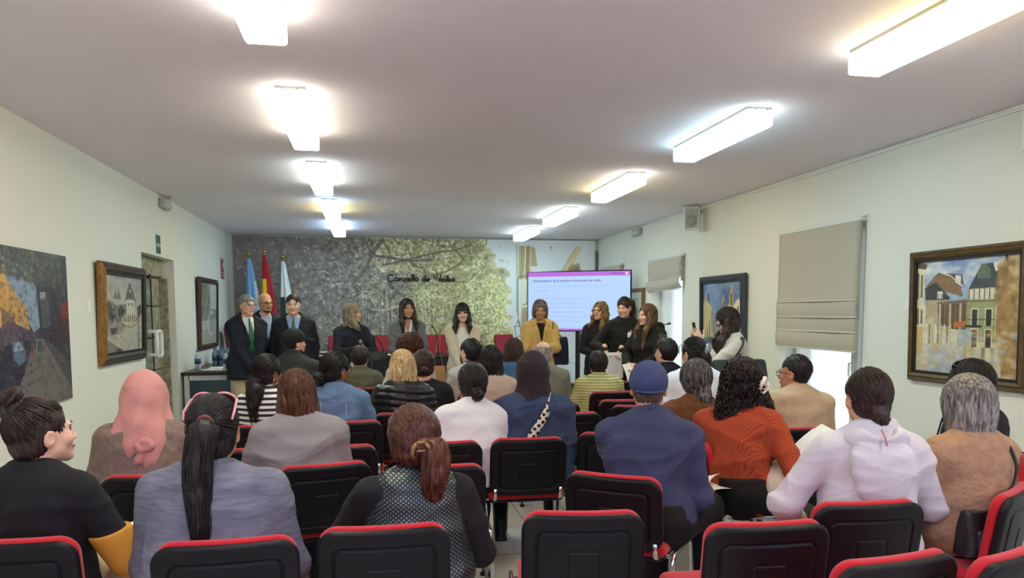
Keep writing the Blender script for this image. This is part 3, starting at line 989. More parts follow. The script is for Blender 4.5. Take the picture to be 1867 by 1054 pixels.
# drawn tower, railing, lantern and beams at the right end
tb = [(168, 152, 122), (150, 132, 102), (184, 170, 140), (132, 116, 92)]
for k, (x0, x1) in enumerate(((517, 521), (521, 526), (526, 531), (531, 536), (536, 540))):
    c.poly([(F(x0), 12), (F(x1), 12), (F(x1-1), 74), (F(x0-3), 74)], tb[k % 4]); c.line([(F(x0), 12), (F(x0-2), 74)], 1, (100, 88, 70))
c.poly([(F(540), 14), (F(547), 14), (F(552), 50), (F(538), 50)], (150, 134, 106)); c.poly([(F(541), 50), (F(556), 50), (F(560), 72), (F(540), 72)], (206, 204, 196))
c.poly([(F(516), 76), (F(536), 74), (F(534), 150), (F(520), 168)], (186, 178, 158)); c.poly([(F(522), 128), (F(545), 124), (F(545), 178), (F(518), 178)], (148, 132, 108))
for k in range(9): c.line([(F(520), 130+k*5.5), (F(545), 127+k*5.5)], .8, (120, 106, 86), .6)
for pts in ([(512, 10), (512, 130), (516, 160)], [(516, 70), (568, 62)], [(514, 74), (514, 140)], [(524, 122), (540, 118)], [(532, 74), (531, 120)], [(545, 70), (548, 78)], [(556, 66), (560, 78)]):
    c.line([(F(a), b) for a, b in pts], 1.2, (78, 74, 68))
for pts in ([(507, 162), (518, 162), (520, 178), (511, 184), (507, 162)], [(510, 158), (515, 150), (518, 162)], [(511, 184), (514, 192), (532, 188)], [(524, 192), (530, 180)]): c.line([(F(a), b) for a, b in pts], 1.3, (66, 64, 60))
c.poly([(F(628), 12), (F(640), 12), (F(606), 74), (F(590), 74)], (176, 160, 132)); c.line([(F(628), 12), (F(590), 74)], 1, (110, 98, 80))
c.poly([(F(617), 46), (F(634), 43), (F(642), 74), (F(600), 74)], (138, 118, 94)); c.poly([(F(620), 54), (F(632), 51), (F(636), 74), (F(608), 74)], (112, 94, 76))
c.line([(F(617), 46), (F(634), 43)], 3, (168, 152, 122)); c.poly([(F(576), 12), (F(580), 12), (F(578), 20)], (120, 120, 118))
c.line([(F(556), 168), (F(640), 172)], 1, (150, 152, 148)); c.line([(F(540), 205), (F(640), 240)], 1.5, (140, 140, 136)); c.line([(F(640), 205), (F(560), 280)], 1.2, (150, 150, 146))
c.a[1:-1, 1:-1] = .4*c.a[1:-1, 1:-1] + .15*(c.a[:-2, 1:-1] + c.a[2:, 1:-1] + c.a[1:-1, :-2] + c.a[1:-1, 2:]); c.mottle(12, 3, 3)
ban = empty('printed_banner', (0, YB, 0), 0, 'wall wide printed banner of a leafy grove covering the back wall', 'banner')
zt, zb_ = HC-.02, .05
wv = lambda gx, gy: .012*np.sin(gx*46 + 2*gy) * np.exp(-((gx-.09)/.07)**2) + .01*np.sin(gx*60 + 3*gy)*np.exp(-((gx-.97)/.04)**2)*gy + .004*np.sin(gx*21)
c.build('banner_sheet', (-2.19, -.035, zt), (6.22, 0, 0), (0, 0, zb_-zt), attr_mat("banner_print", .75), ban, 2.1, wv)
MB().tube([(-2.21, -.03, zt), (4.05, -.03, zt)], .012).build('top_rail', mat('grey_plastic', (176, 176, 168), .5), ban)
MB().box((4.045, -.05, 1.3), (.04, .04, 2.6)).build('side_post', mat('post_grey', (120, 120, 116), .5), ban)

# handwriting "Concello de Vilalba" drawn as pen strokes
def arc(cx, cy, rx, ry, a0, a1, n=9): return [(cx + rx*math.cos(math.radians(a)), cy + ry*math.sin(math.radians(a))) for a in np.linspace(a0, a1, n)]


GL = {'C': (1.0, [arc(.5, .42, .48, .46, 50, 325, 14)]), 'o': (.62, [arc(.28, .22, .24, .23, 60, 420, 13)]), 'n': (.62, [[(.06, .44), (.08, 0)], [(.08, .25), (.2, .42), (.36, .42), (.42, .2), (.46, 0)]]),
      'c': (.52, [arc(.28, .22, .24, .23, 55, 315, 10)]), 'e': (.58, [[(.06, .22), (.46, .27)] + arc(.26, .24, .21, .22, 15, 320, 11)]), 'l': (.26, [[(.13, .9), (.1, .4), (.14, .02), (.2, .0)]]),
      'd': (.66, [arc(.26, .2, .22, .2, 60, 420, 12), [(.48, .92), (.47, .4), (.5, 0)]]), 'V': (.72, [[(.05, .86), (.28, .0), (.64, .9)]]), 'i': (.22, [[(.1, .42), (.1, 0)]]),
      'a': (.6, [arc(.25, .2, .21, .2, 60, 420, 12), [(.46, .42), (.46, .1), (.54, 0)]]), 'b': (.58, [[(.08, .92), (.08, .02)], arc(.28, .2, .2, .2, 180, -180, 12)]), ' ': (.42, [])}
hw = MB(); cx = 0.0
for ch in 'Concello de Vilalba':
    w_, st_ = GL[ch]
    for s_ in st_:
        hw.tube([((cx + px_ + .05*py_)*.106, 0, py_*.125 + .006*math.sin(cx*2)) for px_, py_ in s_], .0115, 6, flat=1.0)
    cx += w_*1.05
ho = hw.build('handwriting', mat('ink', (26, 26, 24), .6), ban, True); ho.location = (.33, -.052, 2.045); ho.scale = (1.17/(cx*.106), .3, 1)


def hang(name, lab, cat, X, y0, y1, z0, z1, canvas, fw_, fm, inner=None, depth=.05, gain=1.15, group=None, tilt=0.0, edge=None):
    """picture on a side wall: y0 far-left as seen .. ; canvas faces the room"""
    s = 1 if X < 0 else -1
    root = empty(name, (X, (y0+y1)/2, z0), 0, lab, cat, group)
    root.rotation_euler = (0, s*abs(tilt), 0)
    hy = abs(y1-y0)/2; H = z1-z0
    f = MB()
    if fw_:
        pr = [(0, 0), (0, .5), (.3, .8), (.5, .75), (.7, 1), (1, .8), (1, 0)]      # moulding profile: across, height
        for side in range(4):
            if side < 2:
                zz = 0 if side == 0 else H; d = 1 if side == 0 else -1
                V = [(s*depth*h, y, zz + d*a*fw_) for (a, h) in pr for y in (-hy + a*fw_, hy - a*fw_)]
            else:
                yy = -hy if side == 2 else hy; d = 1 if side == 2 else -1
                V = [(s*depth*h, yy + d*a*fw_, z) for (a, h) in pr for z in (a*fw_, H - a*fw_)]
            F = [(2*i, 2*i+1, 2*i+3, 2*i+2) for i in range(len(pr)-1)]
            f.add(V, F, 1 if (edge and side in edge) else 0)
        f.build('frame', fm, root)
        if inner is not None:
            g = MB(); a = fw_; t = .02
            for zz in (a + t/2, H-a-t/2): g.box((s*depth*.45, 0, zz), (depth*.5, 2*hy-2*a, t))
            for yy in (-hy+a+t/2, hy-a-t/2): g.box((s*depth*.45, yy, H/2), (depth*.5, t, H-2*a))
            g.build('inner_slip', inner, root)
    MB().box((s*depth*.2, 0, H/2), (depth*.38, 2*hy-1.6*fw_-.002, H-1.6*fw_-.002)).build('stretcher', mat('canvas_edge', (72, 66, 66), .8), root)
    a = fw_*.85; x = s*depth*.42
    lefty = -hy if s > 0 else hy      # as seen from the room, left edge
    U = 2*(hy-a)*(1 if s > 0 else -1)
    canvas.build('canvas', (x, lefty + (a if s > 0 else -a), H-a), (0, U, 0), (0, 0, -(H-2*a)), attr_mat('oil_paint', .45, .25, 220, .4), root, gain)
    return root


def P2(w, h, pts): return [(x*w, y*h) for x, y in pts]


# ---- unframed street canvas on the left wall
c = Canvas(190, 260, (62, 62, 72)); W_, H_ = 190, 260
c.poly(P2(W_, H_, [(0, 0), (.25, .1), (.5, .1), (.55, .5), (0.1, .3)]), (130, 150, 168)); c.poly(P2(W_, H_, [(.15, .2), (.55, .2), (.52, .5), (.45, .52)]), (134, 156, 176))
c.poly(P2(W_, H_, [(0, 0), (.09, .03), (.17, .3), (.14, .55), (0, .6)]), (214, 166, 84)); c.poly(P2(W_, H_, [(.16, .2), (.26, .3), (.28, .5), (.14, .55)]), (196, 150, 82)); c.poly(P2(W_, H_, [(.26, .3), (.38, .36), (.4, .5), (.46, .53), (.27, .56)]), (186, 148, 88))
for k in range(14): c.line([(k*4, 20+k*9), (k*4+2, 80+k*7)], 1.4, (150, 104, 58), .6)
c.poly(P2(W_, H_, [(0, .5), (.14, .44), (.5, .53), (.5, .58), (0, .74)]), (84, 72, 92)); c.poly(P2(W_, H_, [(.06, .36), (.2, .42), (.3, .55), (.05, .6)]), (104, 78, 84), .7)
c.poly(P2(W_, H_, [(.5, .1), (1, .04), (1, .84), (.84, .74), (.55, .56)]), (58, 56, 66)); c.poly(P2(W_, H_, [(.56, .26), (.68, .26), (.7, .48), (.58, .5)]), (84, 82, 92)); c.rect(.57*W_, .26*H_, 14, 12, (150, 150, 152)); c.rect(.72*W_, .2*H_, 14, 60, (48, 50, 62)); c.rect(.9*W_, .2*H_, 10, 20, (66, 78, 96))
c.poly(P2(W_, H_, [(.86, .34), (.98, .31), (1, .43), (.88, .43)]), (124, 44, 44)); c.poly(P2(W_, H_, [(.8, .42), (1, .44), (1, .6), (.8, .56)]), (74, 42, 48)); c.rect(.66*W_, .5*H_, 54, 30, (44, 38, 44), .9)
for k in range(6): c.rect((.66+.055*k)*W_, .5*H_, 4, 28, (80, 62, 58), .7)
c.poly(P2(W_, H_, [(.47, .56), (.57, .56), (1, .9), (1, 1), (.1, 1)]), (112, 108, 104)); c.poly(P2(W_, H_, [(.57, .56), (.62, .56), (1, .76), (1, .93)]), (76, 74, 78)); c.line(P2(W_, H_, [(.62, .66), (.84, .9)]), 1.6, (60, 56, 58))
c.poly(P2(W_, H_, [(0, .6), (.3, .56), (.44, .58), (.22, .84), (.02, 1), (0, 1)]), (48, 46, 58)); c.poly(P2(W_, H_, [(.17, .56), (.3, .57), (.34, .68), (.24, .72), (.17, .66)]), (96, 116, 142)); c.poly(P2(W_, H_, [(.19, .57), (.28, .58), (.3, .62), (.19, .63)]), (140, 160, 176))
c.rect(.41*W_, .58*H_, 5, 22, (120, 60, 56)); c.rect(.5*W_, .57*H_, 4, 18, (52, 56, 76)); c.rect(.45*W_, .56*H_, 4, 16, (60, 62, 84)); c.rect(.53*W_, .57*H_, 3, 20, (58, 50, 60))
c.dabs(900, U01(0, W_*.9), U01(0, H_*.22), [(64, 68, 66), (88, 90, 82), (50, 54, 58), (120, 116, 88), (74, 78, 70)], (1.5, 4), 1.5, .7, where=lambda x, y: y < H_*(.2 - .1*abs(x/W_-.45)) or x > W_*.5)
c.dabs(420, U01(0, W_), U01(H_*.05, H_*.6), [(70, 66, 78), (96, 92, 96), (50, 48, 58)], (1, 3), 1.6, .4); c.dabs(260, U01(W_*.3, W_), U01(H_*.6, H_), [(120, 116, 108), (96, 94, 92), (70, 66, 68)], (2, 5), 2, .3)
c.dabs(200, U01(0, W_*.4), U01(H_*.5, H_), [(70, 66, 90), (38, 36, 48), (104, 96, 110)], (1, 3), 1.5, .5); c.mottle(16, 6, 6)
hang('street_canvas', 'unframed dark canvas of a shaded city street on the left wall at the photo edge', 'painting', XL, 5.22, 6.38, .855, 1.93, c, 0, None, depth=.045, gain=1.0, group='paintings on the walls')

# ---- gold framed village square
c = Canvas(170, 150, (168, 164, 150)); W_, H_ = 170, 150
c.mix(np.clip((c.noise(60, 20)-.4)*2.5, 0, 1)*(np.arange(H_)[:, None] < 60), (128, 132, 136)); c.mix(np.clip((c.noise(40, 30)-.5)*3, 0, 1)*(np.arange(H_)[:, None] > 80), (190, 184, 160))
c.poly(P2(W_, H_, [(0, .1), (.05, .12), (.06, .5), (0, .52)]), (98, 92, 84)); c.poly(P2(W_, H_, [(.22, .32), (.3, .2), (.32, .28), (.36, .2), (.42, .33)]), (120, 112, 104)); c.poly(P2(W_, H_, [(.52, .34), (.57, .22), (.64, .1), (.74, .22), (.8, .34)]), (96, 92, 88)); c.rect(.55*W_, .33*H_, 34, 30, (190, 184, 168))
c.rect(.6*W_, .37*H_, 4, 6, (60, 56, 54)); c.rect(.68*W_, .37*H_, 4, 6, (60, 56, 54)); c.rect(.64*W_, .2*H_, 5, 5, (180, 176, 166))
c.poly(P2(W_, H_, [(0, .38), (.1, .34), (.3, .4), (.55, .38), (.55, .62), (0, .66)]), (120, 114, 106)); c.poly(P2(W_, H_, [(.44, .52), (.96, .48), (.96, .62), (.44, .66)]), (176, 168, 144)); c.rect(0, .44*H_, 16, 26, (184, 178, 158))
for k in range(8): c.rect((.48+.055*k)*W_, .53*H_, 4, 11, (84, 74, 66))
for (a, b, r_) in ((.2, .5, 12), (.42, .47, 10), (.14, .42, 7), (.9, .46, 9)): c.dabs(90, NRM(a*W_, r_*.5), NRM(b*H_, r_*.45), [(58, 62, 54), (72, 76, 66), (46, 48, 44)], (1.5, 3.5), 1.2, .8)
c.poly(P2(W_, H_, [(.08, .66), (.3, .6), (.54, .64), (.42, .74), (.1, .76)]), (138, 132, 120)); c.poly(P2(W_, H_, [(.16, .67), (.34, .66), (.3, .74), (.18, .74)]), (66, 62, 60)); c.poly(P2(W_, H_, [(0, .78), (.14, .82), (.42, .94), (.3, 1), (0, 1)]), (128, 118, 106)); c.poly(P2(W_, H_, [(.32, .9), (.44, .93), (.4, 1), (.26, 1)]), (76, 70, 66))
for k in range(5): c.rect(.86*W_, (.56+.08*k)*H_, 5, 10, (52, 46, 44), .85)
c.line(P2(W_, H_, [(.42, .62), (.68, .68), (.86, .62)]), 1.5, (84, 76, 66)); c.dabs(300, U01(0, W_), U01(0, H_), [(150, 144, 130), (110, 106, 100), (186, 180, 160)], (1.5, 4), 1.8, .3); c.mottle(22, 7, 7)
M_GOLD = mat('gilt_wood', (142, 102, 52), .5, .25, vary=(30, .3)); M_DKWOOD = mat('dark_moulding', (62, 52, 42), .45, vary=(20, .25)); M_DKSLIP = mat('dark_slip', (34, 31, 30), .6)
hang('framed_painting', 'greyish village square painting in a dark frame with gilt side beside the doorway', 'painting', XL, 7.02, 8.33, 1.05, 1.945, c, .085, [M_DKWOOD, M_GOLD], M_DKSLIP, .06, group='paintings on the walls', edge=(2,), tilt=-.03)

# ---- grey green fountain picture far left
c = Canvas(100, 110, (150, 152, 142)); W_, H_ = 100, 110
c.poly(P2(W_, H_, [(0, 0), (.4, 0), (.45, .45), (0, .5)]), (92, 98, 86)); c.poly(P2(W_, H_, [(.3, .1), (.5, .05), (.7, .3), (.6, .5), (.3, .48)]), (112, 124, 110)); c.poly(P2(W_, H_, [(.6, 0), (1, 0), (1, .5), (.6, .4)]), (176, 180, 170))
c.poly(P2(W_, H_, [(0, .46), (1, .42), (1, .62), (0, .62)]), (128, 132, 124)); c.poly(P2(W_, H_, [(0, .62), (1, .58), (1, 1), (0, 1)]), (156, 154, 142))
for k in range(4): c.line(P2(W_, H_, [(.05, .64+.035*k), (.55, .62+.035*k)]), 1.5, (196, 198, 188))
c.line([(66 + 18*math.cos(a), 72 + 20*math.sin(a)) for a in np.linspace(1.2, 5.2, 14)], 4, (200, 200, 192)); c.dabs(250, U01(0, 60), U01(0, 60), [(80, 88, 76), (120, 128, 108), (150, 154, 138)], (1.5, 3.5), 1.5, .6); c.mottle(20, 6, 6)
hang('framed_painting', 'small muted green fountain picture in a dark brown frame left of the banner', 'painting', XL, 10.86, 12.14, 1.0, 1.99, c, .07, mat('walnut_frame', (66, 42, 34), .45, vary=(20, .2)), None, .05, group='paintings on the walls', tilt=-.03)

# ---- blue cathedral painting, right wall
c = Canvas(150, 220, (96, 122, 158)); W_, H_ = 150, 220
c.mix(np.clip((c.noise(40, 40)-.4)*3, 0, .8), (128, 150, 178)); c.mix(np.clip((c.noise(30, 50)-.55)*4, 0, .7), (62, 84, 122))
ta = [(196, 178, 128), (210, 196, 156), (176, 150, 98), (148, 120, 76)]
for (x, t, w_) in ((.1, .12, .07), (.55, .15, .07), (.74, .07, .09)):
    c.poly(P2(W_, H_, [(x-w_/2, t+.1), (x, t-.05), (x+w_/2, t+.1), (x+w_/2, .5), (x-w_/2, .5)]), ta[2]); c.rect((x-.012)*W_, (t+.08)*H_, 5, 26, (74, 60, 50)); c.line(P2(W_, H_, [(x, t-.1), (x, t)]), 1.3, (90, 84, 90))
c.poly(P2(W_, H_, [(.0, .26), (.1, .2), (.26, .28), (.3, .6), (0, .66)]), ta[0]); c.poly(P2(W_, H_, [(.5, .4), (.68, .26), (.8, .3), (1, .22), (1, .75), (.5, .72)]), ta[1]); c.poly(P2(W_, H_, [(.78, .28), (.9, .2), (1, .26), (1, .4), (.8, .42)]), (214, 204, 172)); c.rect(.88*W_, .28*H_, 5, 14, (70, 60, 56))
for k in range(46):
    x = c.r.uniform(0, W_); y = c.r.uniform(.3, .7)*H_; c.line([(x, y), (x+c.r.uniform(-3, 3), y+c.r.uniform(25, 80))], c.r.uniform(1, 3.5), [(70, 86, 118), (212, 204, 176), (60, 58, 62), (176, 152, 104), (206, 212, 214)][k % 5], .75)
c.poly(P2(W_, H_, [(0, .62), (.35, .6), (.5, .7), (.4, 1), (0, 1)]), (92, 100, 112), .7); c.poly(P2(W_, H_, [(.5, .68), (1, .6), (1, 1), (.4, 1)]), (176, 162, 122), .8)
for k in range(40):
    x = c.r.uniform(0, W_); y = c.r.uniform(.62, .95)*H_; c.line([(x, y), (x, y+c.r.uniform(10, 40))], c.r.uniform(1, 3), [(60, 66, 84), (206, 200, 180), (48, 44, 46), (150, 124, 82)][k % 4], .6)
c.line(P2(W_, H_, [(.78, .62), (1, .55)]), 4, (78, 64, 52)); c.rect(.8*W_, .5*H_, 7, 40, (66, 56, 44), .8); c.mottle(26, 5, 8)
hang('framed_painting', 'blue and ochre cathedral painting in a dark slate frame behind the woman with a phone', 'painting', XR, 7.82, 8.97, .72, 1.93, c, .065, mat('slate_frame', (58, 62, 72), .4), mat('dark_slip', (34, 31, 30), .6), .06, group='paintings on the walls', tilt=-.02)

# ---- big flooded street painting, right wall
c = Canvas(230, 225, (206, 200, 176)); W_, H_ = 230, 225
c.poly([(0, 0), (W_, 0), (W_, 90), (0, 90)], (150, 170, 196)); c.mix(np.clip((c.noise(60, 25)-.42)*4, 0, 1)*(np.arange(H_)[:, None] < 70), (220, 218, 208)); c.mix(np.clip((c.noise(50, 25)-.58)*4, 0, .8)*(np.arange(H_)[:, None] < 60), (112, 136, 180))
c.poly(P2(W_, H_, [(0, .04), (.1, .06), (.11, .6), (0, .7)]), (214, 204, 168)); c.poly(P2(W_, H_, [(0, .02), (.13, .06), (.115, .1), (0, .08)]), (92, 76, 60))
for (x, y, h_) in ((.025, .13, .22), (.065, .14, .2), (.03, .43, .14), (.07, .44, .12)): c.rect(x*W_, y*H_, 5, h_*H_, (120, 104, 84))
c.poly(P2(W_, H_, [(.12, .24), (.24, .13), (.45, .2), (.48, .34), (.34, .3), (.14, .3)]), (132, 104, 76)); c.poly(P2(W_, H_, [(.32, .14), (.47, .16), (.49, .26)]), (110, 72, 56)); c.poly(P2(W_, H_, [(.41, .16), (.46, .17), (.46, .25), (.41, .22)]), (214, 212, 204)); c.line(P2(W_, H_, [(.34, .15), (.48, .25)]), 2, (206, 198, 180))
c.poly(P2(W_, H_, [(.11, .26), (.22, .21), (.36, .34), (.36, .38), (.12, .36)]), (70, 66, 66)); c.poly(P2(W_, H_, [(.12, .36), (.36, .36), (.35, .6), (.12, .58)]), (172, 160, 132)); c.rect(.24*W_, .29*H_, 12, 14, (216, 214, 204)); c.rect(.25*W_, .31*H_, 2, 12, (90, 84, 80)); c.rect(.28*W_, .31*H_, 2, 12, (90, 84, 80))
c.poly(P2(W_, H_, [(.24, .38), (.52, .36), (.52, .6), (.26, .6)]), (122, 98, 76))
for k in range(8): c.rect((.26+.033*k)*W_, (.39+.004*(k % 3))*H_, 3, 46, [(214, 208, 190), (78, 62, 52), (96, 76, 60)][k % 3], .85)
c.poly(P2(W_, H_, [(.4, .54), (.56, .53), (.56, .58), (.4, .59)]), (176, 112, 66))
c.poly(P2(W_, H_, [(.52, .3), (.64, .09), (.8, .08), (.8, .3)]), (66, 74, 78)); c.poly(P2(W_, H_, [(.61, .14), (.66, .08), (.72, .13), (.72, .2), (.61, .2)]), (92, 108, 92)); c.poly(P2(W_, H_, [(.74, .09), (.82, .06), (.83, .14), (.76, .15)]), (222, 220, 212)); c.line(P2(W_, H_, [(.84, .02), (.86, .12)]), 4, (40, 40, 46))
c.poly(P2(W_, H_, [(.52, .28), (.77, .27), (.77, .7), (.52, .7)]), (148, 152, 108)); c.rect(.53*W_, .28*H_, 52, 18, (214, 206, 182))
for k in range(5): c.rect((.535+.045*k)*W_, .28*H_, 2, 18, (76, 66, 56))
for (x, y, h_) in ((.57, .44, .13), (.69, .44, .13), (.57, .6, .18), (.69, .6, .18)): c.rect(x*W_-2, y*H_-2, 15, h_*H_+2, (206, 206, 184)); c.rect(x*W_, y*H_, 11, h_*H_, (58, 52, 46))
c.rect(.51*W_, .565*H_, 34, 4, (48, 46, 44)); c.line(P2(W_, H_, [(.53, .52), (.77, .52)]), 1.2, (56, 54, 50)); c.rect(.52*W_, .37*H_, 58, 3, (112, 116, 86))
c.poly(P2(W_, H_, [(.78, .12), (.88, .1), (.86, 0), (1, 0), (1, 1), (.84, 1), (.78, .7)]), (158, 128, 82)); c.poly(P2(W_, H_, [(.86, 0), (.94, 0), (.93, .3), (.86, .3)]), (188, 170, 128)); c.rect(.76*W_, .21*H_, 18, 15, (124, 98, 66))
c.dabs(260, U01(.78*W_, W_), U01(.05*H_, H_), [(178, 146, 92), (138, 106, 64), (196, 176, 130), (160, 128, 78), (120, 92, 60)], (3, 9), 1.2, .5)
c.poly(P2(W_, H_, [(.12, .52), (.2, .5), (.22, .58), (.36, .58), (.36, .78), (.12, .8)]), (196, 184, 152)); 
for k in range(9): c.rect((.13+.03*k)*W_, .56*H_, 3, 38, [(226, 222, 208), (110, 88, 66), (190, 172, 136)][k % 3], .8)
c.rect(.44*W_, .6*H_, 26, 32, (150, 166, 178)); c.poly(P2(W_, H_, [(0, .74), (.8, .74), (.84, 1), (0, 1)]), (190, 182, 162)); c.mix(np.clip((c.noise(60, 20)-.4)*3, 0, .9)*np.clip((np.arange(H_)[:, None]-165)/20., 0, 1)*(np.arange(W_)[None, :] < 150), (146, 156, 186))
for (x, col) in ((.56, (120, 134, 72)), (.61, (206, 206, 178)), (.66, (104, 112, 66)), (.7, (200, 196, 160)), (.74, (120, 110, 72)), (.5, (150, 156, 90))): c.rect(x*W_, .74*H_, 7, 36, col, .75)
c.dabs(220, U01(0, W_), U01(.6*H_, H_), [(206, 196, 166), (186, 160, 112), (176, 180, 190), (196, 176, 130)], (2, 6), 2, .45, ang=0.0); c.poly(P2(W_, H_, [(0, .6), (.1, .58), (.1, .82), (0, .85)]), (196, 164, 110), .8); c.mottle(24, 8, 8)
hang('framed_painting', 'large ochre painting of old houses over flooded street in wide bronze frame at right', 'painting', XR, 4.12, 5.215, .985, 1.945, c, .06, mat('bronze_frame', (92, 72, 40), .45, .2, vary=(16, .3)), mat('dark_slip', (34, 31, 30), .6), .06, group='paintings on the walls', tilt=-.02)

# ---- pale framed picture half hidden by the screen
c = Canvas(60, 70, (186, 188, 176)); c.rect(22, 26, 20, 36, (120, 120, 112)); c.rect(25, 30, 6, 28, (156, 156, 148)); c.rect(33, 30, 6, 28, (92, 92, 88)); c.rect(0, 0, 60, 10, (206, 206, 198)); c.mottle(10)
hang('framed_painting', 'pale picture in a narrow gold brown frame half hidden behind the screen', 'painting', XR, 11.02, 11.85, 1.1, 1.87, c, .055, mat('old_gold_frame', (128, 92, 46), .45, .2), None, .05, group='paintings on the walls')

# ================================================================== blinds, screen, flags, table, cabinet
M_LINEN = mat('linen', (186, 180, 164), .85, bump=(300, .15)); M_LINEN2 = mat('pale_linen', (208, 203, 192), .85, bump=(300, .15))


def roman(y0, y1, zt, zb, folds_, lab, sag=0.0, ztn=None):
    """roman blind standing off the right wall; y0 near end, y1 far end"""
    r = empty('roman_blind', (XR, (y0+y1)/2, zb), 0, lab, 'blind', 'roman blinds on the right wall')
    H = zt - zb; hw = (y1-y0)/2
    n, m = 20, 60
    V = np.zeros((m, n, 3))
    for j in range(m):
        t = j/(m-1); z = H*(1-t)
        x = -.045
        for (a, b, d) in folds_:
            if a <= t <= b: x -= d*math.sin((t-a)/(b-a)*PI)**.7
        for i in range(n):
            u = i/(n-1)
            yy = -hw + 2*hw*u
            V[j, i] = (x - .012*math.sin(u*5+t*4)*t + .01*t*(u-.5), yy, z + sag*t*(.5-u))
    A = V.reshape(-1, 3); B = A + [.008, 0, 0]
    idx = np.arange(m*n).reshape(m, n)
    Q = np.stack([idx[:-1, :-1], idx[:-1, 1:], idx[1:, 1:], idx[1:, :-1]], -1).reshape(-1, 4)
    N_ = m*n
    rim = np.concatenate([idx[0, :], idx[1:, -1], idx[-1, -2::-1], idx[-2:0:-1, 0]])
    rq = np.stack([rim, rim+N_, np.roll(rim, -1)+N_, np.roll(rim, -1)], -1)
    Qa = np.vstack([Q, Q[:, ::-1]+N_, rq[:, ::-1]])
    mi = np.zeros(len(Qa), int)
    mesh_obj('blind_cloth', np.vstack([A, B]), Qa, M_LINEN, r)
    b = MB()
    b.box((-.025, 0, H-.005), (.045, 2*hw+.02, .03)); b.tube([(-.02, -hw-.05, H+.012), (-.02, hw+.05, H+.012)], .006)
    b.build('head_rail', M_ALU, r)
    b = MB()
    for (a, q, d) in folds_: b.box((-.052-d*.2, 0, H*(1-q)), (.012, 2*hw, .010))
    b.build('batten', M_LINEN2, r)
    g = MB()      # gathered cloth bunched behind the near edge
    for k in range(3): g.tube([(-.03+.008*k, -hw+.01+.006*k, H*.97), (-.035, -hw+.02, H*.6), (-.03-.006*k, -hw+.008, H*.25)], [.008, .014, .010], 6)
    g.build('side_gather', M_LINEN, r, True)
    return r


roman(5.84, 7.13, 2.285, 1.155, [(.585, .605, .010), (.605, .735, .012), (.735, .85, .006), (.85, .995, .014)], 'large cream roman blind half lowered over the nearest tall window', .0)
roman(9.56, 10.76, 2.255, 1.80, [(0.02, .62, .02), (.62, .99, .045)], 'short beige roman blind drawn up over the middle window', .05)
roman(12.02, 13.12, 2.285, 1.9, [(0.02, .62, .03), (.62, .99, .06)], 'beige roman blind over the far window, mostly hidden by the screen', .0)

# ---- screen on a stand, turned towards the seats
SA, SB = np.array([2.475, 12.0]), np.array([3.925, 11.2])
mid = (SA+SB)/2; ang = math.atan2(SB[1]-SA[1], SB[0]-SA[0]); SWD = float(np.linalg.norm(SB-SA)); SH = .945
tv = empty('presentation_screen', (mid[0], mid[1], 0), ang, 'large flat presentation screen showing a pale blue slide with purple bars, on a black stand', 'screen')
zc_ = 1.675
MB().box((0, .03, zc_), (SWD, .05, SH), bev=.008).build('housing', M_METAL_DK, tv)


def glow(name, c, s=1.0):
    m = bpy.data.materials.new(name); m.use_nodes = True; b = m.node_tree.nodes['Principled BSDF']
    l = s2l(c); b.inputs['Base Color'].default_value = (.02, .02, .02, 1); b.inputs['Roughness'].default_value = .3
    b.inputs['Emission Color'].default_value = tuple(l) + (1,); b.inputs['Emission Strength'].default_value = s/6.96
    return m


GB = glow('screen_blue', (178, 208, 255), .98); GPU = glow('screen_purple', (180, 98, 212)); GPD = glow('screen_dark_purple', (108, 68, 170)); GTX = glow('screen_grey_text', (152, 172, 228)); GWH = glow('screen_white', (240, 230, 255))
iw, ih = SWD-.035, SH-.035
MB().box((0, .0025, zc_), (iw, .003, ih)).build('slide', GB, tv)
MB().box((0, .001, zc_+ih/2-.034), (iw, .003, .068)).box((0, .001, zc_-ih/2+.015), (iw, .003, .030)).build('slide_bars', GPU, tv)
text_mesh('slide_title', 'Humanización de la ayuda en situaciones de duelo', .052, GPD, tv, (-iw/2+.08, -.0005, zc_+ih/2-.135), (PI/2, 0, 0), 'LEFT', .0006, .0009)
_t = bpy.data.objects['slide_title']; _w = _t.dimensions.x if _t.dimensions.x > .1 else 1.2
bpy.context.view_layer.update(); _t.scale.x = 1.09/max(.2, max(v.co.x for v in _t.data.vertices))
tl = MB(); rs = random.Random(8)
for (x0, x1, dz) in ((.13, 1.33, .23), (.12, .36, .30), (.22, .33, .365), (.27, .98, .42), (.27, .92, .49), (.27, 1.30, .56), (.27, .95, .63), (.27, .96, .70), (.27, .82, .77), (.4, .9, .86)):
    x = x0
    while x < x1:      # faint lines of small print, too blurred in the photo to read
        wd_ = min(rs.uniform(.03, .11), x1-x); k = x
        while k < x + wd_ - .008:
            hgt = rs.choice((.012, .012, .017)); tl.box((-iw/2+k, .0003, zc_+ih/2-dz+hgt/2), (.007, .0015, hgt)); k += .0115
        x += wd_ + .022
tl.build('slide_small_print', GTX, tv)
lg = MB(); k = 0.0
while k < .2: lg.box((iw/2-.30+k, -.001, zc_+ih/2-.036+.004*math.sin(k*90)), (.010, .002, .024)); k += .015
lg.build('slide_logo', GPD, tv); MB().box((iw/2-.055, -.001, zc_+ih/2-.036), (.034, .002, .036)).build('slide_badge', GWH, tv)
sb = MB(); sb.box((-.02, .09, .62), (.07, .06, 1.24), bev=.008); sb.box((-.02, .075, 1.6), (.5, .04, .4))
sb.build('stand_post', M_METAL_DK, tv)
sb = MB(); sb.box((-.02, .09, .03), (.9, .07, .05), bev=.01)
for s in (-.42, .38): sb.box((s, .09, .03), (.06, .62, .05), bev=.01)
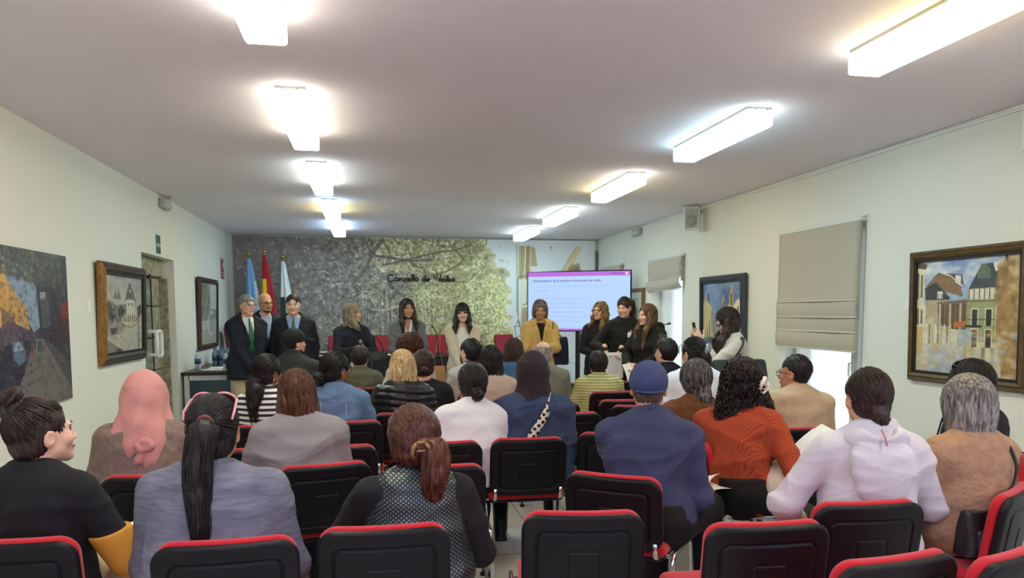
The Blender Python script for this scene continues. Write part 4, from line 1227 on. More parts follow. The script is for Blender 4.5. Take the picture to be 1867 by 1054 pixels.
sb.build('stand_base', M_METAL_DK, tv)


# ---- flags
def flag(x, y, zt, bands, lab, crest=False, seed=0):
    f = empty('flag', (x, y, 0), 0, lab, 'flag', 'flags on poles left of the banner')
    b = MB(); b.tube([(0, 0, .05), (0, 0, zt)], .013, 10)
    b.build('pole', mat('varnished_pole', (120, 84, 52), .4), f, True)
    b = MB(); b.ell((0, 0, zt+.05), (.02, .02, .035)); b.lathe((0, 0, zt-.01), [(.014, 0), (.028, .008), (.03, .02), (.012, .03)], 14); b.tube([(-.035, 0, zt+.045), (.035, 0, zt+.045)], .008)
    b.build('finial', M_BRASS, f, True)
    MB().lathe((0, 0, 0), [(.19, 0), (.19, .02), (.17, .045), (.05, .06), (.03, .16), (.018, .18)], 26).build('base', mat('dark_base', (56, 44, 36), .4), f, True)
    # hanging cloth: radial pleats that widen downwards
    n, m = 72, 70; L = zt - .62
    V = np.zeros((m, n, 3)); T = np.zeros((m, n))
    for j in range(m):
        t = j/(m-1)
        w = .035 + .17*t**.75; off = .10*t**.8
        for i in range(n):
            a = 2*PI*i/n
            pl = 1 + .26*math.cos(a*6 + seed + 1.3*t)*min(1, t*3 + .1)
            V[j, i] = (off + w*.72*pl*math.cos(a), .55*w*pl*math.sin(a), zt - .02 - L*t - .02*math.cos(a*3+seed)*t)
            T[j, i] = (math.cos(a)*.5 + .5)
    idx = np.arange(m*n).reshape(m, n); i2 = np.roll(idx, -1, 1)
    Q = np.stack([idx[:-1], idx[1:], i2[1:], i2[:-1]], -1).reshape(-1, 4)
    names = []
    mats = [mat('flag_%s' % nm, rgb, .75, sheen=.2) for nm, rgb in bands[0]]
    jj = np.repeat(np.arange(m-1), n); ii = np.tile(np.arange(n), m-1)
    mi = np.array([bands[1](j/(m-1), T[j, i]) for j, i in zip(jj, ii)])
    mesh_obj('flag_cloth', V.reshape(-1, 3), Q, mats, f, True, mi)
    return f


flag(-1.885, 13.05, 2.40, ([('sky', (126, 176, 224)), ('white', (226, 230, 232))], lambda t, u: 0 if u < .92 or t < .2 else 1), 'pale blue flag hanging furled on the leftmost pole', seed=0)
flag(-1.64, 13.0, 2.44, ([('red', (178, 22, 32)), ('yellow', (240, 200, 30)), ('crest', (150, 70, 40))],
     lambda t, u: (1 if (u < .52 - .10*(t-.3) and t > .2) or (u < .62 and t > .78) else 0) if not (.36 < u < .56 and .56 < t < .66) else 2), 'red and yellow flag hanging furled on the middle pole', seed=1)
flag(-1.36, 13.05, 2.36, ([('ivory', (226, 230, 226)), ('pine', (26, 60, 48))], lambda t, u: 1 if u < .36 and t > .32 else 0), 'white and dark green flag hanging furled on the right pole', seed=2)

# ---- long table in front of the banner
TYA, TYB, TZ = 12.15, 12.85, .835
tb = empty('council_table', (.95, 12.5, 0), 0, 'long dark wooden table across the front of the room below the banner', 'table')
MB().box((0, 0, TZ-.02), (3.75, .7, .04), bev=.006).build('tabletop', mat('dark_walnut', (62, 40, 36), .35, vary=(8, .25), stretch=(1, 8, 8)), tb)
MB().box((0, -.30, .42), (3.6, .03, .76)).build('front_panel', mat('black_panel', (24, 20, 22), .5), tb)
for x in (-1.82, -.6, .6, 1.82): MB().box((x, 0, .4), (.05, .6, .8)).build('leg', mat('black_panel', (24, 20, 22), .5), tb)
# white runner cloths / paper along the edge
for (x0, x1, lab) in ((-.98, -.28, 'white papers spread on the left end of the long dark table'), (-.02, .46, 'white sheet on the long table between the woman in navy and the woman in grey')):
    b = MB(); q = random.Random(int(x0*100))
    for k in range(int((x1-x0)/.14)):
        a = q.uniform(-.3, .3); b.box((x0 + .12 + .14*k - .95, -.18 + q.uniform(-.05, .05), TZ + .003 + .002*k), (.22, .30, .002), rotz(a))
    b.build('x', M_PAPER); o = bpy.data.objects['x']; o.name = 'paper_sheets'; o.location = (.95, 12.5, 0); tag(o, lab, 'papers')
b = MB(); b.box((0, 0, .012), (.33, .24, .024)); b.box((.01, 0, .028), (.31, .23, .008)); o = b.build('document_folder', [mat('folder_red', (120, 30, 44), .5)]); o.location = (-.62, 12.42, TZ+.012)
tag(o, 'dark red folder under white papers on the left end of the long table', 'folder')
b = MB(); b.box((0, 0, .006), (.30, .22, .006)); o = b.build('paper_sheets', M_PAPER); o.location = (-.60, 12.41, TZ+.047); tag(o, 'white papers lying on top of the dark red folder', 'papers')


def red_chair(x, y, rz, lab, m=None, zt=1.125):
    r = empty('meeting_chair', (x, y, 0), rz, lab, 'chair', 'red upholstered chairs behind the long table')
    red = m or mat('red_vinyl', (168, 26, 46), .45, bump=(200, .05))
    V, Q = Solid().plate((0, 0, 0), .205, .24, .028, .03, .02).mesh(.009); V = V + [0, -.02, 0]
    V[:, 1] += .5*V[:, 0]**2; V = V @ rotx(.12).T + [0, -.24, zt-.24]; mesh_obj('backrest', V, Q, red, r)
    V, Q = Solid().box((0, 0, .48), (.22, .22, .04), .03).mesh(.01); mesh_obj('seat', V, Q, red, r)
    b = MB()
    for s in (-.05, .05): b.box((s, -.235, .58), (.03, .015, .3))
    b.build('back_support', M_METAL_DK, r)
    for sx in (-1, 1):
        for sy in (-1, 1): MB().tube([(sx*.19, sy*.18, .45), (sx*.21, sy*.21, 0)], .013, 8).build('leg', M_METAL_DK, r, True)
    return r


for x, y, a, lab in ((-.47, 13.06, PI, 'red meeting chair at the left end of the long table beside the men'), (.24, 13.06, PI, 'red meeting chair right behind the woman in the navy sweater'),
                     (1.12, 13.06, PI, 'red meeting chair between the woman in grey and the woman in cream'), (2.44, 13.02, PI+.5, 'red meeting chair turned sideways at the right end of the long table')):
    red_chair(x, y, a, lab)
red_chair(-1.86, 12.5, -PI/2-.25, 'dark red armchair against the left wall behind the grey haired man', mat('dark_red_vinyl', (92, 24, 34), .45), 1.30)['group'] = 'red upholstered chairs behind the long table'
lec = empty('lectern', (2.66, 12.02, 0), -.05, 'beige brown panelled lectern at the right end of the long table', 'lectern')
MB().box((0, 0, .53), (.44, .36, 1.06), bev=.01).build('body', mat('lectern_wood', (132, 116, 96), .5, vary=(10, .15)), lec)
MB().box((0, 0, 1.075), (.5, .42, .03), rotx(-.12), bev=.006).build('reading_top', mat('lectern_edge', (186, 176, 156), .45), lec)


def gooseneck(x, y, z, lab, dx=-.1, h=.42, col=M_METAL_DK):
    r = empty('gooseneck_microphone', (x, y, z), 0, lab, 'microphone', 'gooseneck microphones')
    MB().lathe((0, 0, 0), [(.06, 0), (.06, .015), (.045, .03), (.012, .035)], 18).build('base', col, r, True)
    P = fillet([(0, 0, .03), (dx*.15, 0, h*.5), (dx*.6, -.01, h*.92), (dx, -.03, h)], .1)
    MB().tube(P, .006, 8).build('neck', col, r, True)
    MB().tube([P[-1], P[-1] + .05*nz(P[-1]-P[-2])], [.011, .013], 10).build('capsule', col, r, True)
    return r


gooseneck(1.10, 12.4, TZ, 'black gooseneck microphone on the table beside the woman in the grey blazer', -.08)
gooseneck(.60, 12.45, TZ, 'black gooseneck microphone on the table behind the black handbag', -.06, .3)

# ---- small pulpit with a gooseneck microphone by the bright window
pl = empty('reading_stand', (3.62, 9.55, 0), .2, 'pale grey reading stand in front of the bright middle window', 'stand')
MB().box((0, 0, .97), (.42, .34, .025), rotx(-.2), bev=.005).build('top', mat('stand_grey', (188, 192, 198), .45), pl)
MB().tube([(0, 0, .03), (0, 0, .96)], .022, 12).build('post', M_ALU, pl, True)
MB().lathe((0, 0, 0), [(.2, 0), (.2, .015), (.03, .03)], 26).build('base', M_ALU, pl, True)
gn = gooseneck(3.55, 9.62, .985, 'thin black gooseneck microphone rising in front of the bright middle window', .32, .36)
gn.rotation_euler = (0, 0, .1)

# ---- cabinet with drinks at the left wall
cb = empty('side_cabinet', (-1.93, 10.75, 0), 0, 'pale glazed cabinet with a dark top against the left wall', 'cabinet')
MB().box((0, 0, .765), (.66, 1.75, .035), bev=.006).build('top', mat('dark_walnut', (62, 40, 36), .35), cb)
MB().box((0, 0, .40), (.60, 1.66, .69)).box((0, 0, .03), (.56, 1.6, .06)).build('carcass', mat('cabinet_grey', (176, 182, 184), .5), cb)
for k, (y) in enumerate((-.42, .42)):
    d = MB()
    for s in (-1, 1): d.box((.312, y + s*.37, .40), (.02, .06, .66))
    for z in (.10, .70): d.box((.312, y, z), (.02, .68, .06))
    dr = d.build('door', M_ALU, cb)
    MB().box((.309, y, .40), (.008, .68, .54)).build('pane', mat('smoked_glass', (66, 84, 92), .15), dr)
    MB().box((.33, y + (.32 if k == 0 else -.32), .42), (.015, .012, .1)).build('handle', M_CHROME, dr)
f = MB()      # end panel glazing facing the seats
for s in (-1, 1): f.box((s*.27, -.836, .40), (.06, .012, .68))
for z in (.09, .71): f.box((0, -.836, z), (.5, .012, .06))
f.build('end_frame', M_ALU, cb); MB().box((0, -.833, .40), (.5, .006, .58)).build('end_pane', mat('smoked_glass', (66, 84, 92), .15), cb)
M_PET = mat('bottle_blue', (92, 122, 150), .12, vary=(30, .15), spec=.7); M_LAB = mat('bottle_label', (46, 74, 120), .4); M_CAPB = mat('bottle_cap', (60, 110, 170), .4); M_PETC = mat('bottle_clear', (186, 202, 208), .12, spec=.7)


def bottle(x, y, z, h, lab, clear=False):
    r = empty('water_bottle', (x, y, z), 0, lab, 'bottle', 'plastic water bottles on the side cabinet')
    w = h*.145
    MB().lathe((0, 0, 0), [(w*.85, 0), (w, .02*h), (w*.94, .25*h), (w, .3*h), (w, .62*h), (w*.8, .74*h), (w*.4, .87*h), (w*.38, .92*h)], 16).build('bottle_body', M_PETC if clear else M_PET, r, True)
    MB().lathe((0, 0, .32*h), [(w*1.02, 0), (w*1.02, .26*h)], 16).build('label_band', M_LAB, r, True)
    MB().lathe((0, 0, .91*h), [(w*.44, 0), (w*.44, .09*h)], 12).build('cap', M_CAPB, r, True)
    return r


bottle(-2.12, 10.18, .7825, .26, 'single water bottle standing apart at the near left end of the cabinet', True)
bottle(-1.80, 10.25, .7825, .24, 'clear water bottle standing on white papers on the side cabinet', True)
for k in range(8):
    bottle(-2.06 + .085*(k % 4), 10.95 + .085*(k//4), .7825, .25, 'blue water bottle in the tight cluster on the side cabinet')
b = MB()
for k in range(5): b.box((.02*k-.03, .05*k-.1, .001+.0022*k), (.3, .42, .002), rotz(.2*k-.3))
o = b.build('paper_sheets', M_PAPER); o.location = (-1.9, 10.45, .7835); tag(o, 'white papers fanned out on the side cabinet near the bottles', 'papers')
bx = empty('cardboard_box', (-1.93, 11.42, .7825), .06, 'brown cardboard box at the far end of the side cabinet', 'box')
MB().box((0, 0, .1), (.34, .26, .2)).build('carton', mat('cardboard', (150, 120, 88), .8, vary=(12, .1)), bx)
MB().box((0, -.131, .13), (.16, .003, .07)).box((0, 0, .201), (.05, .262, .003)).build('carton_label', M_PAPER, bx)

# ================================================================== audience chairs
M_RED = mat('red_fabric', (186, 10, 28), .85, bump=(500, .2), sheen=.25)


def chair_master():
    r = empty('audience_chair', (0, 0, 0))
    TILT = .15; ZC = .625; YC = -.245
    bend = lambda V: np.column_stack([V[:, 0], V[:, 1] + .42*V[:, 0]**2, V[:, 2]])

    def up(V): return bend(V) @ rotx(TILT).T + [0, YC, ZC]
    V, Q = Solid().plate((0, .016, 0), .214, .166, .020, .062, .016).mesh(.006); mesh_obj('backrest', up(V), Q, M_RED, r)
    s = Solid().plate((0, -.018, -.002), .222, .165, .016, .065, .012)
    s.plate((0, -.036, -.012), .172, .118, .010, .035, .004, k=.006, op='s'); s.plate((0, -.030, -.010), .164, .110, .006, .03, .004, k=.004)
    s.plate((0, -.038, -.03), .062, .062, .006, .008, .003, k=.003, op='s'); s.plate((0, -.034, -.03), .057, .057, .004, .006, .003, k=.002)
    V, Q = s.mesh(.004); mesh_obj('back_shell', up(V), Q, M_BLACK, r)
    V, Q = Solid().box((0, .01, .452), (.225, .215, .032), .03).mesh(.008); V[:, 2] -= .25*np.maximum(0, V[:, 1]-.1)**2*4; mesh_obj('seat', V, Q, M_RED, r)
    V, Q = Solid().box((0, .01, .418), (.215, .205, .014), .012).mesh(.008); V[:, 2] -= .25*np.maximum(0, V[:, 1]-.1)**2*4; mesh_obj('seat_shell', V, Q, M_BLACK, r)
    for sx in (-1, 1):
        f = MB().tube(fillet([(sx*.262, .225, .012), (sx*.25, .185, .43), (sx*.25, -.165, .43), (sx*.262, -.235, .012)], .06, 7), .0135, 10, flat=.75)
        lf = f.build('leg_frame', M_CHROME, r, True)
        MB().box((sx*.262, .226, .008), (.034, .03, .016), bev=.004).box((sx*.262, -.236, .008), (.034, .03, .016), bev=.004).build('foot_cap', M_BLACK, lf)
        MB().tube(fillet([(sx*.19, -.10, .42), (sx*.19, -.225, .425), (sx*.19, -.243, .50)], .03), .011, 8, flat=.6).build('back_support', M_CHROME, r, True)
    MB().tube([(-.25, .12, .415), (.25, .12, .415)], .010, 8).tube([(-.25, -.12, .415), (.25, -.12, .415)], .010, 8).build('cross_bar', M_CHROME, r, True)
    return r


CHAIR = chair_master()
# centre of the top edge of the backrest in the photo (px, py), turn clockwise in degrees, label
CH = [
    (-4, 990, 4, 'red and black chair at the bottom left photo corner, under the woman with the bun'),
    (409, 990, -3, 'red and black chair under the woman with the long black ponytail and pink sunglasses'),
    (700, 964, 0, 'red and black chair under the woman in the dotted black sweater'),
    (1066, 937, 9, 'empty red and black chair in the centre foreground, fully seen from behind'),
    (1408, 957, 3, 'empty red and black chair in front of the woman in white hoodie, slightly left'),
    (1595, 918, 2, 'red and black chair under the woman in the white hoodie'),
    (1655, 1020, -9, 'chair at the bottom edge right of centre, only its red rim and back top showing'),
    (1880, 1008, -22, 'chair cut off by the bottom right corner of the photo'),
    (1872, 893, -34, 'chair of the woman in the tan fleece, its red side edge showing at right'),
    (1868, 822, -64, 'chair with its red front showing at the right edge, beside the woman in black'),
    (274, 868, 0, 'red and black chair under the woman in the pink headscarf'),
    (596, 848, -14, 'red and black chair under the long haired woman in the grey sweater'),
    (800, 850, 4, 'empty chair just right of the dotted sweater, its red seat edge and chrome leg showing'),
    (1112, 868, 36, 'red and black chair turned right under the man in the blue cap'),
    (1272, 800, 114, 'chair turned sideways with red front showing, under the woman in the orange knit'),
    (966, 800, 1, 'red and black chair in the aisle under the woman in dark headscarf and denim'),
    (808, 807, 0, 'red and black chair under the woman in the white shirt with a dark bun'),
    (612, 814, 0, 'empty chair seen just right of the grey sweater, behind the row of the dotted sweater'),
    (388, 822, 0, 'chair mostly hidden by the woman with the ponytail, only its right red rim showing'),
    (478, 777, 0, 'red and black chair under the woman in the striped shirt'),
    (636, 769, 0, 'red and black chair under the woman in the light denim jacket'),
    (1044, 753, 0, 'empty chair just right of the dark headscarf and denim shirt'),
    (1122, 790, 12, 'empty chair half hidden by the left shoulder of the man in the blue sweater'),
    (1120, 714, 0, 'red and black chair under the woman in the yellow striped sweater'),
    (1142, 729, 4, 'empty chair just below the yellow striped sweater, left of the blue cap'),
    (1166, 740, 20, 'empty chair turned a little right, its sloping red rim just left of the blue cap'),
    (1010, 735, 0, 'chair with its right corner showing just beside the denim shoulder, below the olive jacket'),
    (1020, 699, 0, 'chair with dark back between the bald man and the yellow striped sweater'),
    (974, 716, 0, 'red and black chair under the bald man in the olive grey jacket'),
    (1284, 788, -4, 'red and black chair under the grey haired woman in the brown shirt'),
    (1464, 781, 0, 'red and black chair under the man in the beige sweater'),
    (664, 707, 0, 'red and black chair under the dark haired man in the olive jacket'),
    (648, 722, 0, 'chair with only its right corner showing between denim jacket and black puffer jacket'),
    (744, 740, 0, 'red and black chair under the woman in black with hoop earrings'),
    (892, 738, 0, 'red and black chair under the long black haired woman in beige'),
    (1160, 695, 0, 'chair with its thin red rim showing right of the yellow striped sweater'),
]
TOPOFF = -.29      # top edge of the backrest behind the chair centre
CHAIRS = []
for k, (px, py, a, lab) in enumerate(CH):
    P = ptz(px, py, .792)
    A = math.radians(a)
    loc = (P[0] - TOPOFF*math.sin(A), P[1] - TOPOFF*math.cos(A), 0)
    o = CHAIR if k == 0 else copy_tree(CHAIR)
    o.location = loc; o.rotation_euler = (0, 0, -A)
    tag(o, lab, 'chair', 'red and black audience chairs')
    CHAIRS.append((loc[0], loc[1], a))


def extra_chair(x, y, a, lab):
    o = copy_tree(CHAIR); o.location = (x, y, 0); o.rotation_euler = (0, 0, -math.radians(a)); tag(o, lab, 'chair', 'red and black audience chairs')

# ================================================================== people
SKIN = {k: mat('skin_' + k, c, .5, spec=.35, bump=(120, .06), vary=(14, .08)) for k, c in
        dict(fair=(224, 176, 150), light=(212, 160, 132), tan=(190, 136, 106), olive=(176, 122, 94), brown=(134, 88, 66)).items()}
M_EYEW = mat('eye_white', (225, 220, 214), .3); M_IRIS = mat('eye_iris', (38, 26, 22), .25); M_LIPS = mat('lips', (176, 92, 86), .45); M_LIPSD = mat('lips_dark', (140, 74, 66), .5)
M_SHOE = mat('black_leather', (24, 22, 24), .4); M_SOLE = mat('pale_sneaker', (206, 200, 194), .7)


def ik(S, T, a, b, pole):
    S, T = np.asarray(S, float), np.asarray(T, float)
    d = T - S; L = np.linalg.norm(d); L2 = min(L, (a+b)*.995); d = d/(L+1e-9); T = S + d*L2
    x = (a*a - b*b + L2*L2)/(2*L2); h = math.sqrt(max(1e-6, a*a - x*x))
    p = np.asarray(pole, float); p = nz(p - d*(p @ d))
    return S + d*x + p*h, T


class Fig:
    """one person: joints in a local frame (origin on the floor under the hips, +Y is where the hips face)"""
    def __init__(s, label, head, top, face, pose='sit', wf=1.0, fat=1.0, lean=0, side=0, twist=0, look=0, nod=0, tilt=0, skin='light', hands=None, legs=None, hs=.96,
                 h=.008, finger=.0045, group=None, slouch=0.0, hipz=.53, open_knees=.10, grip=None, shoulder=0.0, bust=1.0):
        s.h, s.fh, s.fat, s.wf, s.hs, s.pose, s.bust = h, finger, fat, wf, hs, pose, bust
        A = -math.radians(face)
        s.Rt = rotz(math.radians(-twist)) @ rotx(math.radians(-lean)) @ roty(math.radians(side))
        s.Rh = rotz(-math.radians(look)) @ rotx(math.radians(nod)) @ roty(math.radians(tilt))
        w = s.Rt[:, 2]
        if pose == 'sit': zp = hipz
        else: zp = .53*top
        gap = .236*hs
        s.st = (top - zp - gap + slouch)/(.47*w[2])
        s.P0 = np.array([0, 0, zp]); s.u = s.Rt[:, 0]; s.v = s.Rt[:, 1]; s.w = w
        k = s.st
        s.nb = s.P0 + w*.47*k
        s.hc = s.nb + (w*.5 + np.array([0, 0, .5]))*.112*hs + s.v*.024*hs + s.Rh[:, 1]*.012
        s.hc[2] = top - .118*hs
        s.sh = {}
        for sd, q in (('R', 1), ('L', -1)):
            s.sh[sd] = s.P0 + w*(.376 + shoulder)*k + s.u*q*.162*wf
        sc = (.95 + .05*k) if pose == 'sit' else top/1.70
        s.sc = sc; ua, fa = .285*sc, .255*sc
        dflt = {'R': ((.11, .27, zp+.10), (.55, -.5, -.7)), 'L': ((-.11, .27, zp+.10), (-.55, -.5, -.7))}
        if pose == 'stand': dflt = {'R': ((.25, .06, zp-.10), (.5, -.8, 0)), 'L': ((-.25, .06, zp-.10), (-.5, -.8, 0))}
        hands = hands or {}
        s.el, s.wr, s.hd = {}, {}, {}
        for sd, q in (('R', 1), ('L', -1)):
            T, pole = hands.get(sd, dflt[sd])[:2]
            s.el[sd], s.wr[sd] = ik(s.sh[sd], T, ua, fa, pole)
            spec = hands.get(sd, dflt[sd])[2:]
            fd = nz(s.wr[sd]-s.el[sd])
            if spec: fd = nz(spec[0])
            pn = np.array(spec[1], float) if len(spec) > 1 else np.array([-q*.6, 0, -1.0])
            if pose == 'stand' and not spec: pn = np.array([-q, 0, 0.0])
            curl = spec[2] if len(spec) > 2 else .45
            s.hd[sd] = (fd, nz(pn - fd*(pn @ fd)), curl)
        # legs
        s.hip, s.kn, s.an = {}, {}, {}
        for sd, q in (('R', 1), ('L', -1)):
            s.hip[sd] = s.P0 + np.array([q*.085*wf, 0, -.01])
            if pose == 'sit':
                kx, ky = (legs or {}).get(sd, (q*open_knees, .43))
                s.kn[sd] = np.array([kx, ky*sc, .515]); s.an[sd] = np.array([kx*1.0, ky*sc + .02, .085])
            else:
                dx, dy = (legs or {}).get(sd, (q*.085, 0))
                s.an[sd] = np.array([dx, dy, .085]); s.kn[sd] = (s.hip[sd]+s.an[sd])/2 + np.array([0, .015, .01])
        hx = rotz(A) @ np.array([s.hc[0], s.hc[1], 0])
        s.loc = np.array([head[0]-hx[0], head[1]-hx[1], 0]); s.face = A; s.facedeg = face
        s.root = empty('person', s.loc, A, label, 'person', group)
        s.M_SKIN = SKIN[skin]
        s.body()

    # local points
    def hp(s, p): return s.hc + s.Rh @ (np.asarray(p, float)*s.hs)      # head point

    def tp(s, x, y, t): return s.P0 + s.u*x + s.v*y + s.w*t*s.st         # torso point

    def torso_st(s, d=0.0, t0=-.12, t1=.48, belly=0.0):
        f, w = s.fat, s.wf
        S = [(-.12, 0, 0, .07, .06), (-.06, 0, 0, .155*f, .115*f), (.02, 0, 0, .172*f, .125*f), (.10, 0, .0, .152*f*.5 + .152*.5*f, .112*f), (.17, 0, 0, .138*f, .104*f), (.27, 0, .012*s.bust, .150*w*(.6+.4*f), .112*(.5+.5*f)),
             (.345, 0, .004, .158*w, .104*(.6+.4*f)), (.39, 0, -.004, .138*w, .088), (.425, 0, -.008, .135*w, .078), (.45, 0, -.008, .092, .066), (.475, 0, -.006, .060, .056), (.50, 0, 0, .048, .05)]
        k = s.st
        return [(t*k, cx, cy, rx + d, ry + d + belly*math.exp(-((t-.12)/.1)**2)) for t, cx, cy, rx, ry in S]

    def body(s):
        f = .75 + .25*s.fat; sc = s.sc; q = Solid()
        q.loft(s.P0, s.Rt, s.torso_st(-.004), .03)
        q.cap(s.nb - s.w*.03, s.hc + s.Rh @ np.array([0, -.02, -.06]), .052*s.hs, .050*s.hs, .02)
        for sd in 'RL':
            q.chain([s.sh[sd], s.el[sd]], [.046*f, .036*f], .025); q.chain([s.el[sd], s.wr[sd]], [.037*f, .025], .012)
            q.chain([s.hip[sd], s.kn[sd]], [.088*f, .055*f], .03); q.chain([s.kn[sd], s.an[sd]], [.056*f, .035], .012)
            q.chain([s.an[sd], s.an[sd] + np.array([0, .13, -.05])], [.036, .028], .012)
        for x in (-1, 1): q.cap(s.tp(x*.026, -.012, .452), s.tp(x*.125*s.wf, -.006, .395), .037, .038, .03)
        parts = [q.mesh(.011)]
        g = Solid(); R = s.Rh; z = s.hs; c = s.hp

        def e(p, r, k=.012, op='u', rot=None): g.ell(c(p), np.array(r)*z, R if rot is None else R @ rot, k, op)

        def cp(a, b, r1, r2, k=.01, op='u'): g.cap(c(a), c(b), r1*z, r2*z, k, op)
        e((0, -.014, .022), (.074, .092, .092)); e((0, .022, -.028), (.063, .066, .078), .03)
        for x in (-1, 1):
            cp((x*.044, .012, -.062), (x*.012, .062, -.096), .022, .018, .025)
            e((x*.038, .058, -.030), (.024, .022, .022), .02)
            e((x*.031, .098, -.004), (.019, .017, .012), .012, 's')
            cp((x*.012, .088, .016), (x*.044, .078, .018), .007, .006, .012)
            e((x*.078, -.010, -.014), (.010, .020, .031), .006, rot=rotz(x*-.35) @ rotx(-.2)); e((x*.086, -.006, -.010), (.006, .011, .017), .004, 's')
        cp((0, .085, .006), (0, .100, -.034), .008, .0115, .010); e((-.011, .095, -.038), (.008, .009, .006), .006); e((.011, .095, -.038), (.009, .010, .007), .006)
        cp((-.017, .084, -.062), (.017, .084, -.062), .0075, .0075, .006); cp((-.013, .082, -.072), (.013, .082, -.072), .008, .008, .006); e((0, .074, -.098), (.016, .014, .014), .012)
        g.cap(s.nb - s.w*.015, s.hc + s.Rh @ np.array([0, -.02, -.06])*z, .056*z, .053*z, .025)
        parts.append(g.mesh(.0055 if s.h > .007 else .005))
        for sd in 'RL': parts.append(s.hand(sd))
        V, Q = merge(parts)
        s.b = mesh_obj('body', V, Q, s.M_SKIN, s.root)

    def hand(s, sd):
        fd, pn, curl = s.hd[sd]; W = s.wr[sd]; q = 1 if sd == 'R' else -1
        side = nz(np.cross(fd, pn))*(1 if sd == 'R' else -1)      # towards the little finger or thumb below
        th = -side if True else side
        # thumb side: for the right hand with palm facing pn and fingers along fd, thumb = fd x pn ... kept per side
        th = nz(np.cross(pn, fd)) if sd == 'L' else nz(np.cross(fd, pn))
        k = .96; g = Solid()
        R = np.column_stack([th, fd, pn])
        g.cap(W - fd*.07, W, .029, .025, .01); g.ell(W + fd*.045*k, (.040, .056, .016), R, .014); g.ell(W + fd*.03 + th*.024 + pn*.006, (.016, .03, .015), R, .01)
        for i, (o, L) in enumerate(((.029, .070), (.010, .078), (-.010, .073), (-.028, .058))):
            p = W + fd*(.083 - .004*abs(i-1.2)) + th*o; d = nz(fd + th*(.10-.07*i)); c = curl*(1 + .10*i); r = .0088 - .0004*i
            for sgm, ang in ((.45, 40), (.32, 58), (.23, 42)):
                a = math.radians(ang)*c; d = nz(d*math.cos(a) + (pn - d*(pn @ d))*math.sin(a)); p2 = p + d*L*sgm
                g.cap(p, p2, r, r*.93, .003); p = p2; r *= .93
        p = W + fd*.022 + th*.030; d = nz(fd*.62 + th*.72 + pn*.35)
        for sgm, b in ((.036, .0), (.032, .35), (.024, .3)):
            d = nz(d + fd*b*.8 + pn*b*curl); p2 = p + d*sgm; g.cap(p, p2, .0115 if b == 0 else .0095, .0095, .006); p = p2
        s.palm = getattr(s, 'palm', {}); s.palm[sd] = W + fd*.075 + pn*.028
        return g.mesh(s.fh)

    # face details
    def features(s, brow=(50, 36, 30), lips=M_LIPS, smile=0.0, eyes=True):
        c = s.hp; z = s.hs
        b = MB()
        for x in (-1, 1):
            b.ell(c((x*.031, .0685, -.004)), (.0115*z, .0095*z, .0075*z), s.Rh, 10, 8, 0); b.ell(c((x*.031, .0758, -.004)), (.0066*z, .0038*z, .0068*z), s.Rh, 8, 6, 1)
            b.tube([c((x*.019, .0765, -.0035)), c((x*.031, .0815, .0045)), c((x*.045, .0735, -.003))], [.0012*z, .0024*z, .0014*z], 6, 1)
        b.build('eyes', [M_EYEW, M_IRIS], s.root, True)
        m = mat('brow_%d_%d_%d' % brow, brow, .7)
        for x in (-1, 1): MB().tube([c((x*.014, .0875, .017)), c((x*.030, .0870, .023)), c((x*.048, .0755, .016))], [.0038*z, .0042*z, .0022*z], 6).build('eyebrow', m, s.root, True)
        MB().tube([c((-.026, .0815, -.065 + smile)), c((-.012, .0905, -.0645)), c((0, .092, -.066)), c((.012, .0905, -.0645)), c((.026, .0815, -.065 + smile))], [.002, .0052*z, .0052*z, .0052*z, .002], 8).build('lips', lips, s.root, True)
        if smile > .004: MB().tube([c((-.018, .0905, -.067 + smile*.5)), c((0, .0965, -.069)), c((.018, .0905, -.067 + smile*.5))], [.001, .0028, .001], 6).build('teeth', M_EYEW, s.root, True)
        return s

    def glasses(s, m, r=.022, up=0.0, back=0.0, tint=None, name='glasses', thick=.0022, pitch=0.0):
        g = MB(); Rg = rotx(pitch)
        f = lambda p: s.hp(Rg @ np.array(p) + np.array([0, back, up]))
        for x in (-1, 1):
            g.tube([f((x*.033 + r*1.15*math.cos(a)*.98, .093 - .004*math.cos(a)*x*x, -.006 + r*.86*math.sin(a))) for a in np.linspace(0, 2*PI, 17)[:-1]], thick, 6, closed=True)
            g.tube([f((x*(.033 + r*1.1), .091, .002)), f((x*.076, .085, .004)), f((x*.082, .0, .0)), f((x*.078, -.03, -.016))], thick, 6)
        g.tube([f((-.009, .095, -.002)), f((0, .099, .001)), f((.009, .095, -.002))], thick, 6)
        o = g.build(name, m, s.root, True)
        if tint is not None:
            l = MB()
            for x in (-1, 1): l.add([f((x*.033 + r*1.1*math.cos(a), .093, -.006 + r*.82*math.sin(a))) for a in np.linspace(0, 2*PI, 17)[:-1]], [list(range(16))])
            l.build('lens', tint, o)
        return o

